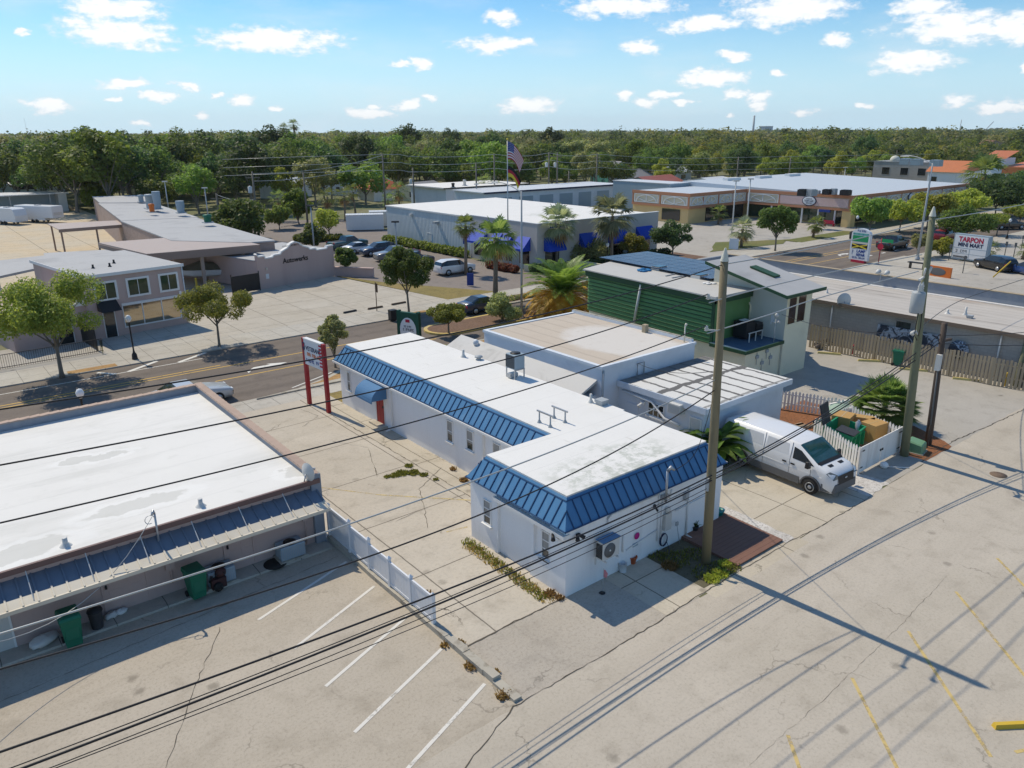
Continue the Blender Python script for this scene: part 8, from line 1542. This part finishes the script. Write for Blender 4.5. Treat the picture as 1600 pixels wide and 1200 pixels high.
for k, dz in enumerate((-.3,-1.4)): wire(['upper','lower'][k]+' distant cable from the far left pole into the oaks', sag(PD[405]+Vector((0,0,dz)), PD[603]+Vector((0,0,dz)), .8), .04, 'wirelight', sub=3)
wire('faint cable dropping from the halls to the grey pole', sag(PD[344]+Vector((0,0,-.2)), PD[405]+Vector((0,0,-4)), .5), .03, 'wirelight', sub=3)
# ------------------------------------------------------------------ flags and signs
fb = G(794, 419, .1); fh = hgt(794, 419, 220); t = thing('flagpole', 'tall silver flagpole in front of the grey metal shop', 'flagpole', fb); MB().tube([(0,0,0),(0,0,fh)], [.09,.05], 10).build('pole', K['steel'], t); MB().ball((0,0,fh+.08),.12,.12,.12).build('finial', K['tyellow'], t)
def flag(name, label, z0, H_, L, stripes, canton=None):
    t = thing(name, label, 'flag', fb+Vector((0,0,z0))); NX, NZ = 12, 26; d = Vector((.72,-.69,0)); nrm = Vector((.69,.72,0))
    def P_(u, v): return d*(L*u*(.92-.25*v*u))+Vector((0,0,-H_*v*(1-.25*u)-L*u*u*.95-.1*u))+nrm*(.10*math.sin(u*7+v*2)*u)
    mats = []; mb = MB(); mb.smooth = True
    for i in range(NX):
        for j in range(NZ):
            u, v = (i+.5)/NX, (j+.5)/NZ; c = stripes[min(len(stripes)-1, int(v*len(stripes)))]
            if canton and u < .42 and v < .54: c = canton
            if c not in mats: mats.append(c)
            mb.m = mats.index(c); mb.add([P_(i/NX,j/NZ), P_((i+1)/NX,j/NZ), P_((i+1)/NX,(j+1)/NZ), P_(i/NX,(j+1)/NZ)], [(0,1,2,3)])
    if canton:
        if 'signwhite' not in mats: mats.append('signwhite')
        mb.m = mats.index('signwhite'); mb.smooth = False
        for i in range(6):
            for j in range(5):
                u, v = .035+.065*i, .05+.1*j; q = P_(u, v)-nrm*.012; s = .035; mb.add([q+d*-s, q+Vector((0,0,-s)), q+d*s, q+Vector((0,0,s))], [(0,1,2,3)])
    mb.build('cloth', [K[c] for c in mats], t)
flag('american_flag', 'red and white striped flag with a blue starred canton', fh-.15, 1.9, 2.0, ['tred','signwhite']*6+['tred'], 'tblue'); flag('german_flag', 'black red and gold flag below the striped one', fh-2.75, 1.2, 1.7, ['tblack','tred','tyellow'])
# red framed post sign of the office
t = thing('post_sign', 'white banner sign between two tall red posts at the driveway', 'sign', (21.3,49.0,0)); a = G(484,631); b = G(514,645); t.location = ((a.x+b.x)/2,(a.y+b.y)/2,0); L = (b-a).length; t.rotation_euler = (0,0,math.atan2(b.y-a.y,b.x-a.x)); H1 = hgt(514,645,538)
for x in (-L/2, L/2): MB().box(x-.11,x+.11,-.1,.1,0,H1).build('post', K['red'], t)
sg = MB().box(-L/2+.11,L/2-.11,-.09,.09,H1-1.55,H1-.02).build('panel', K['signwhite'], t); MB().box(-L/2+.11,L/2-.11,-.13,.13,H1-.04,H1+.03).build('top_cap', K['trim'], t)
fy = -.095
def onsign(x, y, z): return (x, fy-z, y)
mb = MB(); text_mesh(mb, 'VETERANS', .36, lambda x, y, z: onsign(x+.05, y+H1-.55, z), .006, .006, .95); mb.build('lettering', K['tnavy'], sg); mb = MB(); scribble(mb, -.75, .75, 0, .2, lambda x, y, z: onsign(x, y+H1-.98, z), 31); mb.build('lettering', K['torange'], sg); mb = MB(); scribble(mb, -.8, .6, 0, .2, lambda x, y, z: onsign(x, y+H1-1.36, z), 32); mb.build('lettering', K['tblue'], sg)
mb = MB(); mb.add([onsign(-1.12,H1-.25,.006),onsign(-.85,H1-.25,.006),onsign(-.85,H1-.62,.006),onsign(-.985,H1-.8,.006),onsign(-1.12,H1-.62,.006)], [(4,3,2,1,0)]); mb.build('emblem', K['tnavy'], sg); mb = MB(); mb.add([onsign(-1.05,H1-.32,.012),onsign(-.92,H1-.32,.012),onsign(-.92,H1-.5,.012),onsign(-1.05,H1-.5,.012)], [(3,2,1,0)]); mb.build('emblem_field', K['tred'], sg)
mb = MB()
for k in range(7): mb.box(L/2-.38, L/2-.12, fy-.008, fy, H1-.2-.2*k, H1-.1-.2*k)
mb.build('stripes', K['tred'], sg)
# dark green oval sign behind the office roof
t = thing('oval_post_sign', 'dark green framed sign with a white oval behind the office roof', 'sign', G(641,548)); t.rotation_euler = (0,0,R(-66)); hh = hgt(641,548,488); MB().box(-.95,.95,-.14,.14,.3,hh).build('frame', K['dgreen'], t)
mb = MB().ball((0,0,0),.72,.02,.98,22,12); mb.v = [(x,y-.145,z+hh-1.35) for x, y, z in mb.v]; ov = mb.build('panel', K['signwhite'], t); mb = MB(); P_ = lambda x, y, z: (x, -.17-z, y+hh-1.35); scribble(mb, -.35,.35,.25,.14,P_,41); scribble(mb, -.5,.5,0,.18,P_,42); scribble(mb,-.35,.35,-.3,.12,P_,43); scribble(mb,-.3,.3,-.5,.1,P_,44); mb.build('lettering', K['tnavy'], ov); mb = MB(); mb.box(-.18,.18,-.18,-.168,hh-.72,hh-.5); mb.build('emblem', K['tred'], ov)
for x in (-.85,.85): MB().box(x-.1,x+.1,-.16,.16,0,hh+.1).build('post', K['dgreen'], t)
solo('mailbox', MB().box(-.3,.3,-.25,.25,0,.9), K['black'], 'dark box on the far kerb beside the oak', 'box', loc=G(614,500,.09)); solo('sign_post', MB().tube([(0,0,0),(0,0,2.6)],.04,8).box(.05,.1,-.2,.2,1.7,2.5), K['barkbrown'], 'brown sign post at the forecourt edge', 'sign post', loc=G(589,486,.09))
for k, (p, q) in enumerate((((537,490),(557,486)),((575,484),(598,480)),((612,477),(634,473)))): wstop(G(*p,.09), G(*q,.09), ['black tyre stop on the concrete forecourt','brown timber stop beside the sign post','brown timber stop nearest the oak'][k], 'darkplastic' if k == 0 else 'barkbrown', 'forecourt stops', .15)
# pylon sign and mini mart sign
def facing_sign(name, label, base, w_, h0, h1, rz): t = thing(name, label, 'sign', base, rz); return t
b = G(1341, 410); h1 = hgt(1341,410,357); t = thing('pylon_sign', 'tall white pylon sign with a rounded top and coloured panels', 'sign', b, R(-98)); w2 = 1.25
pr = [(-w2,.3),(w2,.3),(w2,h1-.7)]+[(w2*math.cos(q),h1-.7+.7*math.sin(q)) for q in np.linspace(.2,2.94,9)]+[(-w2,h1-.7)]
cab = MB().extr(pr, 'y', -.2, .2).build('cabinet', K['signwhite'], t, fixn=True); hs = h1/5.2
def panel(z0, z1, m, x0=-1.05, x1=1.05): return MB().box(x0,x1,-.215,-.2,z0*hs,z1*hs).build('panel', K[m], cab)
panel(3.2,4.1,'tgreen'); panel(4.2,4.5,'teal'); panel(2.15,2.85,'tblack'); mb = MB()
for s_ in (-1,1): mb.bar((-1.,-.225,(2.5-.3*s_)*hs),(1.,-.225,(2.5+.3*s_)*hs),.12,.02,(0,1,0))
mb.build('panel_cross', K['tyellow'], cab); panel(2.92,3.12,'cream')
mb = MB(); text_mesh(mb, 'LAMP', .62*hs, lambda x, y, z: (.28+x,-.21-z,1.75*hs+y), .006, .012); text_mesh(mb, 'REPAIR', .55*hs, lambda x, y, z: (.28+x,-.21-z,1.2*hs+y), .006, .012, .85); text_mesh(mb, '?', .95*hs, lambda x, y, z: (-.85+x,-.21-z,1.5*hs+y), .006); scribble(mb,-.8,.8,.65*hs,.2,lambda x, y, z: (x,-.21-z,y),51); scribble(mb,-.6,.6,4.7*hs,.24,lambda x, y, z: (x,-.21-z,y),52); mb.build('lettering', K['tblue'], cab)
MB().box(-.9,.9,-.25,.25,0,.3).build('base', K['tred'], t)
b = G(1514, 409); wM, hM = 2.0, 3.1; t = thing('store_sign', 'white mini mart sign in a dark grey frame', 'sign', b, R(-100)); MB().box(-wM-.15,wM+.15,-.3,.3,.2,hM+.15).build('frame', K['greyblue'], t); fc = MB().box(-wM,wM,-.33,-.3,.35,hM).build('face', K['signwhite'], t)
mb = MB(); text_mesh(mb, 'TARPON', .82, lambda x, y, z: (x,-.34-z,hM-.5+y), .008, .03, .92); mb.build('lettering', K['tred'], fc); mb = MB(); text_mesh(mb, 'MINI MART', .62, lambda x, y, z: (x,-.34-z,hM-1.12+y), .008, .02, .98); mb.build('lettering', K['tnavy'], fc)
mb = MB(); scribble(mb,-1.7,-.35,1.05,.32,lambda x, y, z: (x,-.335-z,y),61); mb.box(-1.9,-.1,-.342,-.33,.42,.62); mb.build('lettering', K['greyplastic'], fc); mb = MB(); mb.box(-wM,wM,-.342,-.33,1.55,1.6); mb.box(-.03,.03,-.342,-.33,.35,1.55); mb.box(-wM,wM,-.342,-.33,.9,.94); mb.build('divider', K['greyblue'], fc)
t = thing('orange_sign', 'orange framed sign showing above the grey parapet', 'sign', G(1464,432,0)+Vector((0,0,0)), R(-98)); hO = hgt(1464,432,416); MB().box(-1.5,1.5,-.1,.1,hO-1.15,hO).build('panel', K['torange'], t); mb = MB().ball((0,0,0),.95,.02,.42,18,8); mb.v = [(x,y-.11,z+hO-.57) for x, y, z in mb.v]; mb.build('emblem', K['greyplastic'], t)
for x in (-1.2,1.2): MB().box(x-.06,x+.06,-.06,.06,0,hO-1.1).build('post', K['barkbrown'], t)
b = G(1372, 413); t = thing('street_name_sign', 'green street name sign above a faded red stop sign', 'sign', b, R(-98)); MB().tube([(0,0,0),(0,0,3.1)],.05,8).build('post', K['tred'], t); MB().box(.05,1.5,-.02,.02,2.65,3.05).build('name_plate', K['tgreen'], t); mb = MB(); n8 = [(.4*math.cos(q),.4*math.sin(q)) for q in np.arange(8)*math.pi/4+math.pi/8]; mb.extr([(x,z+2.1) for x, z in n8], 'y', -.06, -.03); mb.build('stop_plate', K['tred'], t)
solo('portable_sign', MB().hexa([(-.6,-.3,0),(.6,-.3,0),(.6,.3,0),(-.6,.3,0)],[(-.6,-.03,1.4),(.6,-.03,1.4),(.6,.03,1.4),(-.6,.03,1.4)]), K['signwhite'], 'small white folding sign on the plaza island', 'sign', loc=G(1146,389,.05), rz=R(-60))
for k, (px, py, l) in enumerate(((1482,407,'thin post left of the mini mart sign'),(1504,427,'thin dark post in front of the mini mart lot'),(1569,402,'meter post right of the mini mart sign'),(1583,404,'second meter post right of the mini mart sign'),(1595,391,'meter post at the right edge of the lot'))): solo('meter_post', MB().tube([(0,0,0),(0,0,1.9)],.05,8).box(-.12,.12,-.1,.1,1.5,1.95), K['greyplastic'], l, 'post', 'thin posts in the mini mart lot', loc=G(px,py))
for k, (p, q, l) in enumerate((((1500,406),(1545,412),'yellow painted kerb below the mini mart sign'),((1556,411),(1600,418),'yellow painted kerb behind the black parked car'))): a, b = G(*p), G(*q); solo('yellow_kerb', MB().bar(a+Vector((0,0,.08)), b+Vector((0,0,.08)), .25, .16), K['stopyellow'], l, 'kerb')
solo('barrier_arm', MB().tube([G(1551,436,.0)+Vector((0,0,.2)), G(1551,436,0)+Vector((1.2,-1.0,1.9))], .07, 8), K['yellow'], 'slanting yellow pipe in front of the black parked car', 'barrier'); solo('picnic_bench', MB().box(-1,1,-.3,.3,.65,.75).box(-.8,-.7,-.25,.25,0,.65).box(.7,.8,-.25,.25,0,.65), K['black'], 'dark bench behind the grey parapet', 'bench', loc=G(1432,420), rz=R(-90)); solo('litter_bin', MB().lathe([(.3,0),(.34,.95),(.2,1.1)],0,0,12), K['black'], 'black litter bin at the plaza corner lawn', 'bin', loc=G(1330,373,.1)); solo('red_bench', MB().box(-.9,.9,-.3,.3,.4,.5).box(-.9,.9,.25,.32,.5,1.0).box(-.8,-.7,-.25,.25,0,.4).box(.7,.8,-.25,.25,0,.4), K['tred'], 'red bench under the plaza arcade', 'bench', loc=(122.4,66.8,0), rz=R(90))
solo('entrance_wall', MB().prism([(55.9,66.9),(58.2,63.9),(58.5,64.1),(56.2,67.1)], 0, .8), K['beige'], 'low beige wall with planting at the shop entrance', 'low wall'); solo('entrance_sign', MB().box(-.35,.35,-.05,.05,0,1.3), K['tblue'], 'small blue sign at the shop entrance wall', 'sign', loc=G(735,446,.1), rz=R(-40)); solo('ramp_wall', MB().box(59.8,60.0,61.0,66.0,0,.7).box(63.2,63.4,61.,66.,0,.7), K['beige'], 'low beige ramp walls before the shop door', 'low wall')
# ------------------------------------------------------------------ air
hz = bpy.data.materials.new('haze'); hz.use_nodes = True; hn = NT(hz.node_tree); hn.n.clear(); hv = hn.node('ShaderNodeVolumePrincipled'); hv.inputs['Color'].default_value = (.93,.97,1.,1); hv.inputs['Density'].default_value = .00007; hv.inputs['Anisotropy'].default_value = .2
hn.l.new(hv.outputs[0], hn.node('ShaderNodeOutputMaterial').inputs['Volume'])
HAZE = True
if HAZE:
    ho = MB().box(-3000, 4600, -3000, 4600, -1, 110).build('haze', hz); ho['kind'] = 'stuff'
